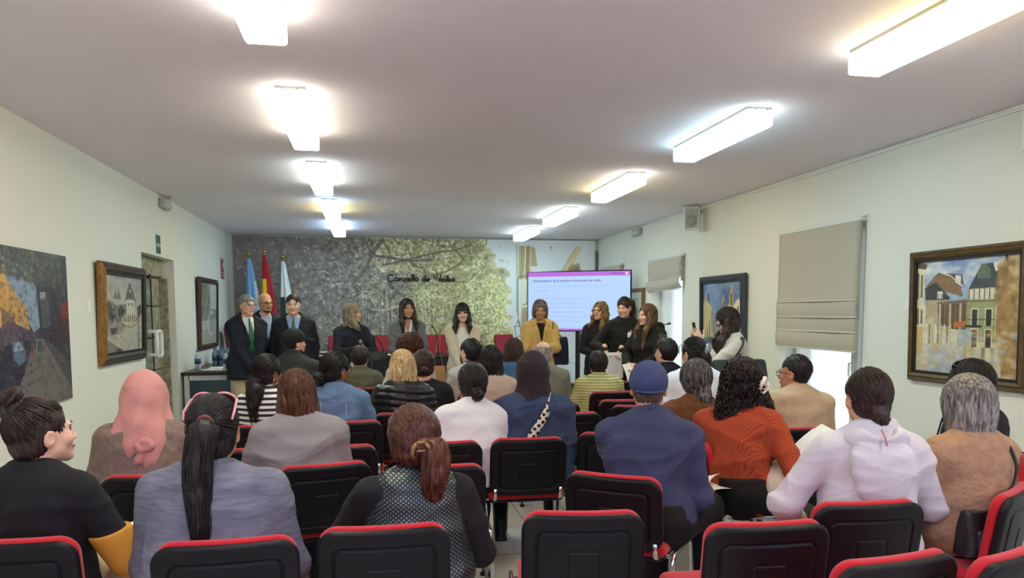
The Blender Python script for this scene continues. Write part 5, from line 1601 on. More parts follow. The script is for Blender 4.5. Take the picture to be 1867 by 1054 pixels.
    # clothing
    def top(s, name, m, d=.014, hem=-.05, sleeve=1.0, sd_=None, fold=(.0045, 22), vneck=None, lapel=False, collar=None, cuts=None, hemcut=True, h=None, hem_flare=0.0, arm_seed=0, neck=.462, belly=0.0, cuff=0.0, drape=None, arms='RL', extra=None):
        h = h or s.h; f = .75 + .25*s.fat; q = Solid(); sd_ = d*.65 if sd_ is None else sd_
        st = [a for a in s.torso_st(d, belly=belly)]
        st = [a for a in st if a[0] <= (neck + .03)*s.st]
        lo = hem*s.st
        if hem < -.10:      # skirts of coats and long knits (standing)
            st = [(lo, 0, 0, .17*s.fat + d + hem_flare, .125*s.fat + d + hem_flare)] + [a for a in st if a[0] > .0]
        else:
            i = [a for a in st if a[0] > lo]; r0 = np.array([np.interp(lo, [a[0] for a in st], [a[j] for a in st]) for j in range(5)]); r0[3:] = np.maximum(r0[3:], [.15*s.fat, .11*s.fat]); r0[3:] += hem_flare
            st = [tuple([lo] + list(r0[1:]))] + i
        if neck < .475: st = [a for a in st if a[0] < neck*s.st] + [(neck*s.st, 0, -.008, .074+d*.5, .066+d*.5), ((neck+.016)*s.st, 0, -.006, .054+d*.5, .052+d*.5)]
        q.loft(s.P0, s.Rt, st, .03)
        if arms or neck > .43:
            for x in (-1, 1): q.cap(s.tp(x*.026, -.012, min(.452, neck + .012)), s.tp(x*.125*s.wf, -.006, .395), .037 + d, .038 + d, .03)
        for sd in arms:
            S, E, W = s.sh[sd], s.el[sd], s.wr[sd]
            q.cap(S, E, .049*f + sd_, .040*f + sd_, .035)
            if sleeve > .5:
                W2 = E + (W-E)*min(1, (sleeve-.5)*2)
                q.cap(E, W2, .041*f + sd_, .041*f + sd_ - (.011 - cuff)*min(1, (sleeve-.5)*2), .014)
        if collar == 'crew':
            for a in range(14):
                t, t2 = 2*PI*a/14, 2*PI*(a+1)/14
                P_ = lambda t: s.tp(.054*math.cos(t)*(s.hs), .058*math.sin(t) - .006, .476 - .020*math.sin(t))
                q.cap(P_(t), P_(t2), .0085, .0085, .008)
        if collar == 'shirt':
            for a in range(14):
                t, t2 = 2*PI*a/14, 2*PI*(a+1)/14
                P_ = lambda t: s.tp(.056*math.cos(t), .060*math.sin(t) - .006, .468 - .022*math.sin(t))
                q.cap(P_(t), P_(t2), .009, .009, .008)
        if collar == 'stand':
            for a in range(14):
                t, t2 = 2*PI*a/14, 2*PI*(a+1)/14
                for lv in (.472, .492):
                    P_ = lambda t: s.tp(.057*math.cos(t), .058*math.sin(t) - .004, lv - .012*math.sin(t))
                    q.cap(P_(t), P_(t2), .010, .010, .010)
        if extra: extra(q)
        if vneck:
            wv, bot = vneck       # half width at the shoulders, lowest point (torso units)
            P0, Rt, k_ = s.P0, s.Rt, s.st

            def wedge(X, Y, Z):
                x, y, z = X-P0[0], Y-P0[1], Z-P0[2]
                u = Rt[0, 0]*x + Rt[1, 0]*y + Rt[2, 0]*z; v = Rt[0, 1]*x + Rt[1, 1]*y + Rt[2, 1]*z; w = (Rt[0, 2]*x + Rt[1, 2]*y + Rt[2, 2]*z)/k_
                return np.maximum(np.abs(u) - wv*np.clip((w-bot)/(.47-bot), -1, 1.2), -(v - .015))
            q._a(wedge, s.P0 - .9, s.P0 + .9, .006, 's')
            if lapel:
                for x in (-1, 1):
                    pts = []
                    for t in np.linspace(.02, .93, 8):
                        lv = bot + (.47-bot)*t
                        fy = np.interp(lv*k_, [a[0] for a in st], [a[4] for a in st])*(.99 if lv < .36 else .80) + (.012 if .2 < lv < .36 else 0)
                        pts.append(s.tp(x*(wv*t + .014), fy - .002 if lv < .44 else .02, lv))
                    q.chain(pts, [.006] + [.014]*7, .006)
        for sd in arms:      # clean sleeve ends
            if sleeve > .5:
                E, W = s.el[sd], s.wr[sd]; ax = nz(W-E); P_ = E + (W-E)*min(1, (sleeve-.5)*2) + ax*.012
                q.cap(P_ + ax*.035, P_ + ax*.06, .034, .034, .004, 's')
        if hem > -.10 and hemcut:
            q.half(s.P0 + s.w*(lo + .008), -s.w, 's', .012)
        if cuts: cuts(q)
        V, Q = q.mesh(h, 1, folds(fold[0]*1.7, fold[1], (sum(map(ord, name + s.root.name)) % 97)) if fold else None)
        return mesh_obj(name, V, Q, m, s.root)

    def bottoms(s, name, m, d=.014, to=1.0, waist=.10, h=None, skirt=False, fold=(.004, 20), flare=0.0):
        h = h or max(.009, s.h); f = .75 + .25*s.fat; q = Solid()
        st = [a for a in s.torso_st(d) if a[0] < waist*s.st] + [(waist*s.st, 0, 0, .148*s.fat + d, .11*s.fat + d)]
        q.loft(s.P0, s.Rt if s.pose == 'stand' else np.eye(3), st, .03)
        for sd in 'RL':
            q.cap(s.hip[sd], s.kn[sd], .088*f + d, .056*f + d, .04)
            A = s.kn[sd] + (s.an[sd]-s.kn[sd])*to
            q.cap(s.kn[sd], A, .056*f + d, .040*f + d + flare, .02)
            q.half(A - np.array([0, 0, .0]), (0, 0, -1), 's', .004) if to >= 1 else None
        V, Q = q.mesh(h, 1, folds(fold[0], fold[1], 7) if fold else None)
        return mesh_obj(name, V, Q, m, s.root)

    def shoes(s, m=None, heel=0.0, boot=0.0):
        for sd in 'RL':
            a = s.an[sd]; q = Solid()
            q.ell((a[0], a[1] + .045, .042), (.043, .125, .04), None, .02); q.ell((a[0], a[1] - .02, .065), (.038, .05, .055), None, .02)
            q.box((a[0], a[1] + .04, .012), (.042, .125, .014), .012, None, .01)
            if boot: q.cap(a, a + np.array([0, 0, boot]), .046, .054, .02)
            q.half((0, 0, 0.001), (0, 0, -1), 's', .002)
            V, Q = q.mesh(.009); mesh_obj('shoe', V, Q, m or M_SHOE, s.root)

    def tie(s, m, bot=.12):
        P_ = [s.tp(0, .088, .438), s.tp(0, .112, .405), s.tp(0, .126*(.5+.5*s.fat)+.008, .33), s.tp(0, .131*(.5+.5*s.fat)+.010, .25), s.tp(0, .13*(.5+.5*s.fat)+.01, bot)]
        P_ = [p + s.v*.006 for p in P_]
        q = Solid(); q.cap(P_[0], P_[1], .016, .012, .004)
        V, F = tube_mesh(P_[1:], [.004, .006, .0085, .0095], 12, True, False, 4.0)
        MB().add(*tube_mesh(P_[:2], [.009, .007], 10, True, False, 1.7)).add(V, F).build('necktie', m, s.root, True)

    def hair(s, m, style='short', **k): return HAIR[style](s, m, **k)

    def bare(s, name, q, m, h=None, disp=None, parent=None, smooth=1):
        V, Q = q.mesh(h or s.h, smooth, disp); return mesh_obj(name, V, Q, m, parent or s.root)


# ------------------------------------------------------------------ hair styles (built round the head, locks added for near heads)
def scalp(s, q, th=.014, k=.014, nape=1.0):
    z = s.hs
    q.ell(s.hp((0, -.016, .024)), np.array((.075+th, .093+th, .092+th))*z, s.Rh, k)
    q.ell(s.hp((0, -.045 + .012*(1-nape), -.03)), np.array((.066*(.88+.12*nape)+th*nape, .058*(.84+.16*nape)+th*nape, .07))*z, s.Rh, .02)


def face_cut(s, q, low=-.075, cz=-.03, cy=.118, r=(.066, .085, .090), k=.01):
    q.ell(s.hp((0, cy, cz)), np.array(r)*s.hs, s.Rh, k, 's')
    for x in (-1, 1): q.ell(s.hp((x*.090, .010, -.026)), np.array((.026, .034, .045))*s.hs, s.Rh, .008, 's')
    if low is not None: q.half(s.hp((0, 0, low)), -s.Rh[:, 2] + .25*s.Rh[:, 1], 's', .012)


def lock_noise(s, amp=.004, fr=90):
    c = s.hc

    def fn(V):
        W = (V - c) @ s.Rh
        a = np.arctan2(W[:, 0], -W[:, 1])
        return amp*(np.sin(a*fr*.3 + 3*np.sin(W[:, 2]*30)) + .6*np.sin(a*fr*.73 + 1 + 2*np.sin(W[:, 2]*21)))*.6
    return fn


def ell_pt(s, d, th): return s.hp((0, -.016, .024)) + s.Rh @ (d*np.array([.075+th, .093+th, .092+th])*s.hs)


def finish_hair(s, m, parts, name='hair'):
    V, Q = merge(parts); return mesh_obj(name, V, Q, m, s.root)


def h_short(s, m, th=.011, low=-.06, front=None, n=0, **k):
    q = Solid(); scalp(s, q, th, nape=k.get('nape', .2)); face_cut(s, q, low, **(front or {}))
    for x in (-1, 1): q.ell(s.hp((x*.084, .046, -.012)), np.array((.034, .046, .072))*s.hs, s.Rh, .01, 's')
    parts = [q.mesh(min(s.h, .006), 1, lock_noise(s, .003))]
    if n:
        rs = np.random.RandomState(n); D = rs.randn(n*3, 3); D /= np.linalg.norm(D, axis=1)[:, None]
        D = D[(D[:, 1] < .62 - .0*D[:, 2]) & (D[:, 2] > -.55) & ~((D[:, 1] > .1) & (D[:, 2] < .3))][:n]
        P_ = []
        for d in D:
            p = nz(np.array([d[0], d[1]-.22, d[2]-.28])); P_.append([ell_pt(s, nz(d*(1-t) + p*t), th + .002 + .004*math.sin(t*PI)) for t in np.linspace(0, 1, 6)])
        parts.append(strands(np.array(P_), .0016))
    return finish_hair(s, m, parts)


def h_pulled(s, m, tie=(0, -.115, .02), th=.007, bun=None, tail=None, n=0, front=None, low=-.07, bun_n=0, tailr=.03, seed=1, lock=.0016):
    """hair combed back to a knot, with an optional bun or tail"""
    q = Solid(); scalp(s, q, th); face_cut(s, q, low, **(front or {}))
    T = s.hp(tie)
    if bun:
        bc, br = bun; bc = s.hp(bc)
        q.cap(T, bc, .03, .03, .02)
        B = Solid(); ax = nz(bc - s.hp((0, -.016, .024)))
        u_ = nz(np.cross(ax, [.1, .2, 1])); v_ = np.cross(ax, u_)
        for a in range(12):
            t, t2 = 2*PI*a/12, 2*PI*(a+1)/12
            B.cap(bc + br*.55*(u_*math.cos(t)+v_*math.sin(t)), bc + br*.55*(u_*math.cos(t2)+v_*math.sin(t2)), br*.46, None, .01)
        B.ell(bc, (br*.6, br*.6, br*.6), None, .012)
    parts = []
    if tail: q.chain([np.asarray(p) for p in tail], list(np.interp(np.linspace(0, 1, len(tail)), [0, .2, .6, 1], [tailr*.5, tailr*.85, tailr*.75, tailr*.12])), .015)
    parts.append(q.mesh(min(s.h, .006), 1, lock_noise(s, .0025, 110)))
    if bun:
        nn = lambda V: .003*np.sin((V-bc) @ ax*220 + 3*np.arctan2((V-bc) @ u_, (V-bc) @ v_))
        parts.append(B.mesh(min(s.h, .005), 1, nn))
    rs = np.random.RandomState(seed)
    if n:
        d1 = nz((np.linalg.inv(s.Rh) @ (T - s.hp((0, -.016, .024))))/np.array([.085, .103, .102])/s.hs)
        P_ = []
        while len(P_) < n:
            d0 = nz(rs.randn(3))
            if d0[2] < -.6 or (d0[1] > .30 and d0[2] < .45) or (d0 @ d1) > .8 or (abs(d0[0]) > .62 and d0[2] < .12 and d0[1] > -.25): continue
            t1 = .92; lift = th + rs.uniform(.0005, .005)
            P_.append([ell_pt(s, nz(d0*(1-t) + d1*t), lift + .004*math.sin(t*PI)) for t in np.linspace(0, t1, 10)])
        parts.append(strands(np.array(P_), lock*rs.uniform(.7, 1.3, n)))
        if tail:
            Tl = np.array(tail); tt = np.linspace(0, len(Tl)-1, 16)
            C = np.stack([np.interp(tt, range(len(Tl)), Tl[:, i]) for i in range(3)], 1)
            for _ in range(2): C[1:-1] = .25*C[:-2] + .5*C[1:-1] + .25*C[2:]
            P_ = []
            for _ in range(int(n*.7)):
                a = rs.uniform(0, 2*PI); r0 = tailr*rs.uniform(.75, 1.12)*np.interp(np.linspace(0, 1, 16), [0, .15, .55, 1], [.45, 1, .95, .55])
                L_ = rs.uniform(.7, 1.08); w_ = np.interp(np.linspace(0, min(1, L_), 16)*15, range(16), np.arange(16))
                K = np.stack([np.interp(w_, range(16), C[:, i]) for i in range(3)], 1)
                if L_ > 1: K += np.linspace(0, 1, 16)[:, None]**2*(C[-1]-C[-3])*(L_-1)*5
                wob = rs.uniform(-.4, .4)
                P_.append(K + r0[:, None]*np.stack([np.cos(a + wob*np.linspace(0, 1, 16)), .75*np.sin(a + wob*np.linspace(0, 1, 16)), 0*r0], 1))
            parts.append(strands(np.array(P_), lock*rs.uniform(.7, 1.3, len(P_))))
        if bun:
            P_ = []
            for _ in range(bun_n or n//3):
                a0 = rs.uniform(0, 2*PI); b0 = rs.uniform(-1.5, 1.5); ln = rs.uniform(1.2, 2.6); K = []
                for t in np.linspace(0, 1, 10):
                    a = a0 + ln*t; b = b0 + .6*t
                    K.append(bc + (u_*math.cos(a)+v_*math.sin(a))*(br*.55 + br*.5*math.cos(b)) + ax*br*.5*math.sin(b))
                P_.append(K)
            parts.append(strands(np.array(P_), lock))
    return finish_hair(s, m, parts)


def h_long(s, m, L=.30, th=.014, w=.088, back=-.055, n=0, part=.0, front=0.0, fr=None, wave=0.0, fringe=False, seed=2, lock=.0016, bend=0.0, thick=1.0, sides=True, curl=0.0):
    """loose hair hanging to L below the head centre; front>0 also brings locks over the shoulders"""
    q = Solid(); scalp(s, q, th)
    Rz = rotz(math.atan2(-s.Rh[0, 1], s.Rh[1, 1])); z = s.hs; o = s.hc
    hp = lambda p: o + Rz @ (np.asarray(p)*np.array([z, z, 1]))
    st = [(-L, 0, back-.035-bend, w*.62, .030*thick), (-L*.85, 0, back-.03-bend*.8, w*.88, .040*thick), (-L*.55, 0, back-.012-bend*.3, w, .055*thick), (-.09, 0, -.034, w*.98, .074), (-.02, 0, -.028, (.075+th)*z, .085), (.03, 0, -.02, (.06+th)*z, .08)]
    q.loft(o, Rz, st, .03)
    if sides:
        for x in (-1, 1): q.chain([hp((x*.072, .018, .01)), hp((x*.082, .012, -.08)), hp((x*.080, .0, -.15))] , [.022, .026, .016], .02)
    if front:
        for x in (-1, 1): q.chain([hp((x*.074, .02, .0)), hp((x*.085, .03, -.09)), hp((x*.088, .075, -.17)), hp((x*.080, .105, -front))], [.024, .030, .034, .016], .02)
    f = dict(low=None, cz=-.055 if not fringe else -.085, cy=.122, r=(.060, .085, .115) if not fringe else (.057, .085, .095)); f.update(fr or {})
    q.ell(s.hp((0, f['cy'], f['cz'])), np.array(f['r'])*z, s.Rh, .01, 's')
    q.cap(hp((0, .10, -.10)), hp((0, .14, -.35)), .062, .075, .01, 's')
    if wave: wn = lambda V: lock_noise(s, .004)(V) + wave*np.sin((V[:, 2])*70 + 6*np.sin(V[:, 0]*40))
    parts = [q.mesh(min(s.h, .0065), 1, wn if wave else lock_noise(s, .004, 80))]
    if n:
        rs = np.random.RandomState(seed); P_ = []
        while len(P_) < n:
            a = rs.uniform(-PI, PI)                    # compass angle round the head: 0 = back
            if abs(a) > 2.35: continue
            y0 = rs.uniform(-.6, .75); px = part + rs.uniform(-.06, .06)
            d0 = nz([px, y0 if abs(a) > .6 else rs.uniform(-.7, .1), .95])
            d1 = np.array([math.sin(a), -math.cos(a), -.15]); d1[1] = max(d1[1], -.99)
            if abs(a) > 1.75 and not front and d1[1] > .35: continue
            lift = th + rs.uniform(.0, .006); K = []
            Le = L*rs.uniform(.86, 1.04)
            for t in np.linspace(0, 1, 18):
                if t < .5:
                    K.append(ell_pt(s, nz(d0*(1-t*2) + d1*t*2), lift))
                else:
                    e = ell_pt(s, nz(d1), lift); g_ = (t-.5)*2
                    ex = hp((w*.95*math.sin(a)*(1-.25*g_), back - .03*g_ - bend*g_ - .05*thick*math.cos(a)*(1-.3*g_), 0)) if abs(a) < 1.75 else hp((.086*np.sign(a), .03 + .08*g_, 0))
                    b_ = min(1, g_*1.6); p = e*(1-b_) + ex*b_; p[2] = e[2] - g_*(Le + (e[2]-o[2]))
                    if wave or curl: p = p + (wave*1.2 + curl)*np.array([math.cos(g_*14 + a*7), math.sin(g_*14 + a*5), 0])*g_
                    K.append(p)
            P_.append(K)
        parts.append(strands(np.array(P_), lock*rs.uniform(.7, 1.3, n)))
    return finish_hair(s, m, parts)


def h_bob(s, m, L=.13, th=.018, n=0, low=None, fr=None, part=0.0, seed=3, w=.098, lock=.0016):
    q = Solid(); scalp(s, q, th); z = s.hs
    q.loft(s.hc, s.Rh, [(-L, 0, -.034, w*.80, .062), (-L*.8, 0, -.030, w, .082), (-.04, 0, -.024, w*1.0, .094), (.02, 0, -.018, .09, .098), (.06, 0, -.014, .07, .08)], .03)
    f = dict(cz=-.055, cy=.122, r=(.062, .088, .112)); f.update(fr or {})
    q.ell(s.hp((0, f['cy'], f['cz'])), np.array(f['r'])*z, s.Rh, .01, 's')
    q.cap(s.hp((0, .06, -.10)), s.hp((0, .12, -.22)), .050, .06, .01, 's')
    parts = [q.mesh(min(s.h, .006), 1, lock_noise(s, .004, 80))]
    if n:
        rs = np.random.RandomState(seed); P_ = []
        while len(P_) < n:
            a = rs.uniform(-2.2, 2.2); d0 = nz([part + rs.uniform(-.12, .12), rs.uniform(-.75, .5), .9]); d1 = np.array([math.sin(a), -math.cos(a), -.1])
            lift = th + rs.uniform(.0, .006); Le = L*rs.uniform(.85, 1.06); K = []
            for t in np.linspace(0, 1, 14):
                if t < .6: K.append(ell_pt(s, nz(d0*(1-t/.6) + d1*t/.6), lift))
                else:
                    g_ = (t-.6)/.4; e = np.array([w*1.02*math.sin(a), -.026 - .085*math.cos(a), -.0]); e0 = np.linalg.inv(s.Rh) @ (ell_pt(s, nz(d1), lift)-s.hc)
                    b_ = min(1, g_*1.5); p = e0*(1-b_) + e*b_; p[2] = e0[2] - g_*(Le + e0[2]); p[:2] *= (1 - .22*max(0, g_-.5)*2*.5); K.append(s.hc + s.Rh @ p)
            P_.append(K)
        parts.append(strands(np.array(P_), lock*rs.uniform(.7, 1.3, n)))
    return finish_hair(s, m, parts)


def h_curly(s, m, L=.30, n=260, th=.02, w=.10, r=.0032, amp=.010, seed=4, back=-.05, fr=None, tight=5.5, short=False, spread=1.0):
    q = Solid(); scalp(s, q, th); z = s.hs
    Rz = rotz(math.atan2(-s.Rh[0, 1], s.Rh[1, 1]))
    hp = lambda p: s.hc + Rz @ np.asarray(p)
    if not short: q.loft(s.hc, Rz, [(-L*.8, 0, back-.03, w*.6, .03), (-L*.5, 0, back-.02, w*.95, .055), (-.08, 0, -.03, w, .08), (0, 0, -.02, .09, .09), (.03, 0, -.02, .07, .07)], .03)
    else: q.ell(s.hp((0, -.03, -.01)), np.array((.092, .098, .10))*z, s.Rh, .03)
    f = dict(cz=-.05, cy=.125, r=(.060, .085, .11)); f.update(fr or {})
    q.ell(s.hp((0, f['cy'], f['cz'])), np.array(f['r'])*z, s.Rh, .01, 's')
    if not short: q.cap(hp((0, .10, -.10)), hp((0, .14, -.35)), .062, .075, .01, 's')
    parts = [q.mesh(min(s.h, .0065), 1, folds(.008, 120, 3, 1.0))]
    rs = np.random.RandomState(seed); P_ = []
    while len(P_) < n:
        a = rs.uniform(-2.3, 2.3); d0 = nz([rs.uniform(-.3, .3), rs.uniform(-.9, .5), .8]); d1 = np.array([math.sin(a), -math.cos(a), -.05])
        lift = th + rs.uniform(0, .012); Le = L*rs.uniform(.6, 1.05); K = []; ph = rs.uniform(0, 6.28); sg = rs.choice([-1, 1])
        for t in np.linspace(0, 1, 34):
            if t < .45 or short: p = ell_pt(s, nz(d0*(1-min(1, t/(.45 if not short else 1))) + (d1 + np.array([0, 0, -.3 if short else 0]))*min(1, t/(.45 if not short else 1))), lift)
            else:
                g_ = (t-.45)/.55; e = ell_pt(s, nz(d1), lift); ex = hp((w*spread*math.sin(a), back - .02*g_ - .06*math.cos(a), 0)); b_ = min(1, g_*1.5); p = e*(1-b_) + ex*b_; p[2] = e[2] - g_*(Le + e[2]-s.hc[2])
            k_ = amp*min(1, t*2.5)
            K.append(p + k_*np.array([math.cos(ph + sg*t*tight*6.28), math.sin(ph + sg*t*tight*6.28), .5*math.sin(2*t*tight*6.28)]))
        P_.append(K)
    parts.append(strands(np.array(P_), r*rs.uniform(.7, 1.2, n), .5))
    return finish_hair(s, m, parts)


HAIR = dict(short=h_short, pulled=h_pulled, long=h_long, bob=h_bob, curly=h_curly)


def hoop(s, side, m, r=.018):
    c = s.hp((side*.083, -.006, -.058)); R = s.Rh
    MB().tube([c + R @ np.array([.002*math.sin(a), r*math.cos(a), r*math.sin(a)]) for a in np.linspace(0, 2*PI, 17)[:-1]], .0028, 6, closed=True).build('hoop_earring', m, s.root, True)


def claw(s, c, m, R=None, size=.04, name='hair_clip'):
    """curved claw clip"""
    R = s.Rh if R is None else R; g = MB(); c = np.asarray(c)
    f = lambda p: c + R @ (np.array(p)*size)
    for x in (-1, 1):
        g.tube([f((x*.2, -.2, 1.0)), f((x*.75, -.5, .5)), f((x*.9, -.35, -.1)), f((x*.5, -.2, -.8))], [size*.16, size*.24, size*.22, size*.1], 8)
        for k in range(3): g.tube([f((x*.8, -.4, .4-.45*k)), f((x*.45, .1, .3-.45*k))], size*.08, 6)
    g.tube([f((-.35, -.35, .9)), f((.35, -.35, .9))], size*.2, 8); g.tube([f((-.5, -.45, .1)), f((.5, -.45, .1))], size*.14, 8)
    return g.build(name, m, s.root, True)

# ================================================================== the cast: standing speakers
BLK = hair_mat('hair_black', (22, 19, 20), (44, 38, 38)); DKB = hair_mat('hair_dark_brown', (36, 25, 22), (66, 46, 38)); BRN = hair_mat('hair_brown', (66, 40, 30), (112, 72, 50)); RED = hair_mat('hair_auburn', (52, 26, 24), (116, 66, 44), .35)
GRY = hair_mat('hair_grey', (92, 88, 84), (168, 164, 156)); SLT = hair_mat('hair_salt', (44, 42, 42), (134, 130, 126)); BLD = hair_mat('hair_blond', (178, 142, 92), (232, 206, 154)); ASH = hair_mat('hair_ash', (112, 94, 76), (176, 158, 132)); HON = hair_mat('hair_honey', (104, 78, 48), (172, 136, 88)); CUR = hair_mat('hair_chestnut', (62, 34, 24), (120, 70, 44)); OMB = hair_mat('hair_ombre', (56, 40, 32), (128, 96, 64))
NAVY = mat('navy_wool', (22, 26, 40), .8, bump=(400, .15)); NAVY2 = mat('dark_suit', (20, 22, 30), .8, bump=(400, .15)); SHW = mat('white_shirt', (226, 228, 230), .7); SHB = mat('blue_shirt', (150, 168, 206), .7); GRNT = mat('green_silk', (28, 98, 72), .4); BEIGE = mat('beige_cotton', (198, 180, 146), .85, bump=(300, .1)); BLKC = mat('black_cotton', (20, 19, 22), .85, bump=(250, .12)); JEAN = mat('dark_jeans', (32, 38, 56), .85, bump=(350, .2)); GOLDM = mat('gold', (214, 176, 96), .25, 1.0); BLKT = mat('black_trousers', (17, 17, 19), .85)
GLS = mat('glasses_black', (26, 24, 26), .35); GRNG = 'speakers standing at the front'


def stand(px, py, Y, label, face, **k):
    p = pt(px, py, Y)
    return Fig(label, p[:2], p[2], face, 'stand', group=GRNG, h=k.pop('h', .009), finger=.005, **k)


# -- grey haired man, navy blazer
f = stand(450, 538, 9.3, 'grey haired man in glasses, navy blazer, green tie and beige trousers standing at far left', 152, look=-18, skin='fair', wf=1.12, fat=1.22, hs=1.0,
          hands={'R': ((.02, .24, .80), (.8, -.4, 0)), 'L': ((-.02, .25, .83), (-.8, -.4, 0))})
f.features((120, 116, 112), smile=.003); f.glasses(mat('thin_steel', (120, 122, 126), .3, .8), .02); f.hair(GRY, 'short', th=.012)
f.top('shirt', SHW, .006, sleeve=.5, fold=None, collar='shirt', neck=.446); f.tie(GRNT); f.top('blazer', NAVY, .02, -.14, vneck=(.075, .13), lapel=True, hem_flare=.01); f.bottoms('trousers', BEIGE); f.shoes(mat('brown_leather', (70, 44, 30), .4))
# -- bald man with crossed arms
f = stand(483, 534, 9.75, 'bald bearded man in dark framed glasses with folded arms and open blue collar', 150, look=-8, nod=-6, skin='light', wf=1.1, fat=1.1, hs=1.0,
          hands={'R': ((-.10, .20, 1.17), (.7, .1, -.7), (-1, .1, .25), (0, -1, -.2), .7), 'L': ((.08, .25, 1.12), (-.7, .1, -.7), (1, 0, .2), (0, -1, -.2), .8)})
f.features((60, 46, 40), smile=.006); f.glasses(GLS, .022, thick=.003)
q = Solid(); q.cap(f.hp((-.044, .014, -.064)), f.hp((-.012, .064, -.099)), .0235, .0195, .02); q.cap(f.hp((.044, .014, -.064)), f.hp((.012, .064, -.099)), .0235, .0195, .02); q.ell(f.hp((0, .076, -.099)), (.018, .015, .016), f.Rh); q.cap(f.hp((-.02, .089, -.054)), f.hp((.02, .089, -.054)), .006); f.bare('beard', q, mat('stubble', (84, 66, 58), .8, bump=(400, .4)), .006)
f.top('shirt', SHB, .007, sleeve=.5, fold=None, collar='shirt', neck=.446, vneck=(.04, .38)); f.top('blazer', NAVY2, .02, -.14, vneck=(.08, .12), lapel=True); f.bottoms('trousers', mat('grey_trousers', (52, 54, 62), .85)); f.shoes()
# -- dark haired man with blue shirt and green tie
f = stand(534, 537, 9.25, 'dark haired man in dark suit, light blue shirt and green tie, smiling at the viewer', 176, look=4, nod=-2, skin='fair', wf=1.16, fat=1.2, hs=1.0, hands={'R': ((.2, -.10, .84), (.6, -.6, 0)), 'L': ((-.2, -.10, .84), (-.6, -.6, 0))})
f.features((50, 36, 30), smile=.006); f.hair(DKB, 'short', th=.010, front=dict(cz=-.012, r=(.058, .085, .092)))
f.top('shirt', SHB, .006, sleeve=.5, fold=None, collar='shirt', neck=.446); f.tie(GRNT); f.top('blazer', NAVY2, .02, -.14, vneck=(.085, .12), lapel=True, hem_flare=.01); f.bottoms('trousers', NAVY2); f.shoes()
# -- woman in navy with handbag and microphone
f = stand(643, 554, 9.5, 'woman with ash blond hair in a navy sweater holding a microphone, looking to the right', 168, look=-62, nod=4, skin='light', wf=.96, fat=.98,
          hands={'R': ((.02, .27, 1.06), (.7, -.3, -.6), (-.6, .5, .35), (-.5, -.3, -.4), .9), 'L': ((-.09, .27, 1.03), (-.7, -.3, -.6), (.5, .6, .4), (.4, -.4, -.5), .8)})
f.features((90, 70, 54)); f.hair(ASH, 'long', L=.23, th=.016, n=160, front=.2, fr=dict(cz=-.04), part=-.02, lock=.003)
f.top('sweater', NAVY, .015, -.08, collar=None, sleeve=.97); q = Solid()
for x in (-1, 1): q.cap(f.tp(x*.02, .085, .425), f.tp(x*.06, .03, .455), .016, .016, .01)
f.bare('shirt_collar', q, SHW, .007); f.bottoms('trousers', mat('cream_trousers', (206, 198, 182), .85)); f.shoes(); SPK_NAVY = f
# -- woman in the grey blazer
f = stand(742, 546, 9.5, 'woman with long dark hair in a grey blazer over a white blouse, standing behind', 176, look=-12, skin='tan', wf=1.0, fat=.98,
          hands={'R': ((.05, .2, .88), (.8, -.4, -.2)), 'L': ((-.05, .22, .9), (-.8, -.4, -.2))})
f.features((36, 26, 24), smile=.004); f.hair(DKB, 'long', L=.36, th=.014, n=200, front=.34, part=.0, lock=.003, fr=dict(cz=-.03))
f.top('blouse', SHW, .007, sleeve=.5, fold=None, vneck=(.05, .30)); f.top('blazer', mat('grey_tweed', (98, 104, 106), .85, bump=(500, .2)), .021, -.12, vneck=(.07, .16), lapel=True); f.bottoms('trousers', JEAN); f.shoes()
# -- woman in the cream blazer
f = stand(843, 554, 9.4, 'smiling woman with black fringe in an open cream blazer, white top and dark jeans', 184, look=4, tilt=4, skin='fair', wf=.98, fat=.98,
          hands={'R': ((.03, .21, .83), (.8, -.4, 0), (-.5, .3, -.6), (-.5, -.6, -.3), .5), 'L': ((-.03, .23, .84), (-.8, -.4, 0), (.5, .3, -.6), (.5, -.6, -.3), .5)})
f.features((36, 26, 26), smile=.007); f.hair(BLK, 'long', L=.27, th=.016, n=200, front=.24, fringe=True, lock=.003)
f.top('white_top', mat('ivory_knit', (228, 224, 212), .8), .009, sleeve=.5, fold=None, neck=.425); f.bottoms('jeans', JEAN, waist=.12)
f.top('blazer', mat('cream_wool', (208, 194, 170), .85, bump=(400, .1)), .022, -.20, vneck=(.085, -.34), lapel=False, hem_flare=.015, sleeve=.9)
q = Solid(); [q.cap(f.tp(.158*math.cos(a), .124*math.sin(a), .10), f.tp(.158*math.cos(a+.3), .124*math.sin(a+.3), .10), .012, .012, .004) for a in np.arange(0, 6.3, .3)]; f.bare('belt', q, M_SHOE, .007); MB().tube([f.tp(.03*math.cos(a), .143, .10 + .055*math.sin(a)) for a in np.linspace(0, 6.28, 13)[:-1]], .006, 6, closed=True).build('buckle', GOLDM, f.root, True)
f.shoes(); SPK_CREAM = f
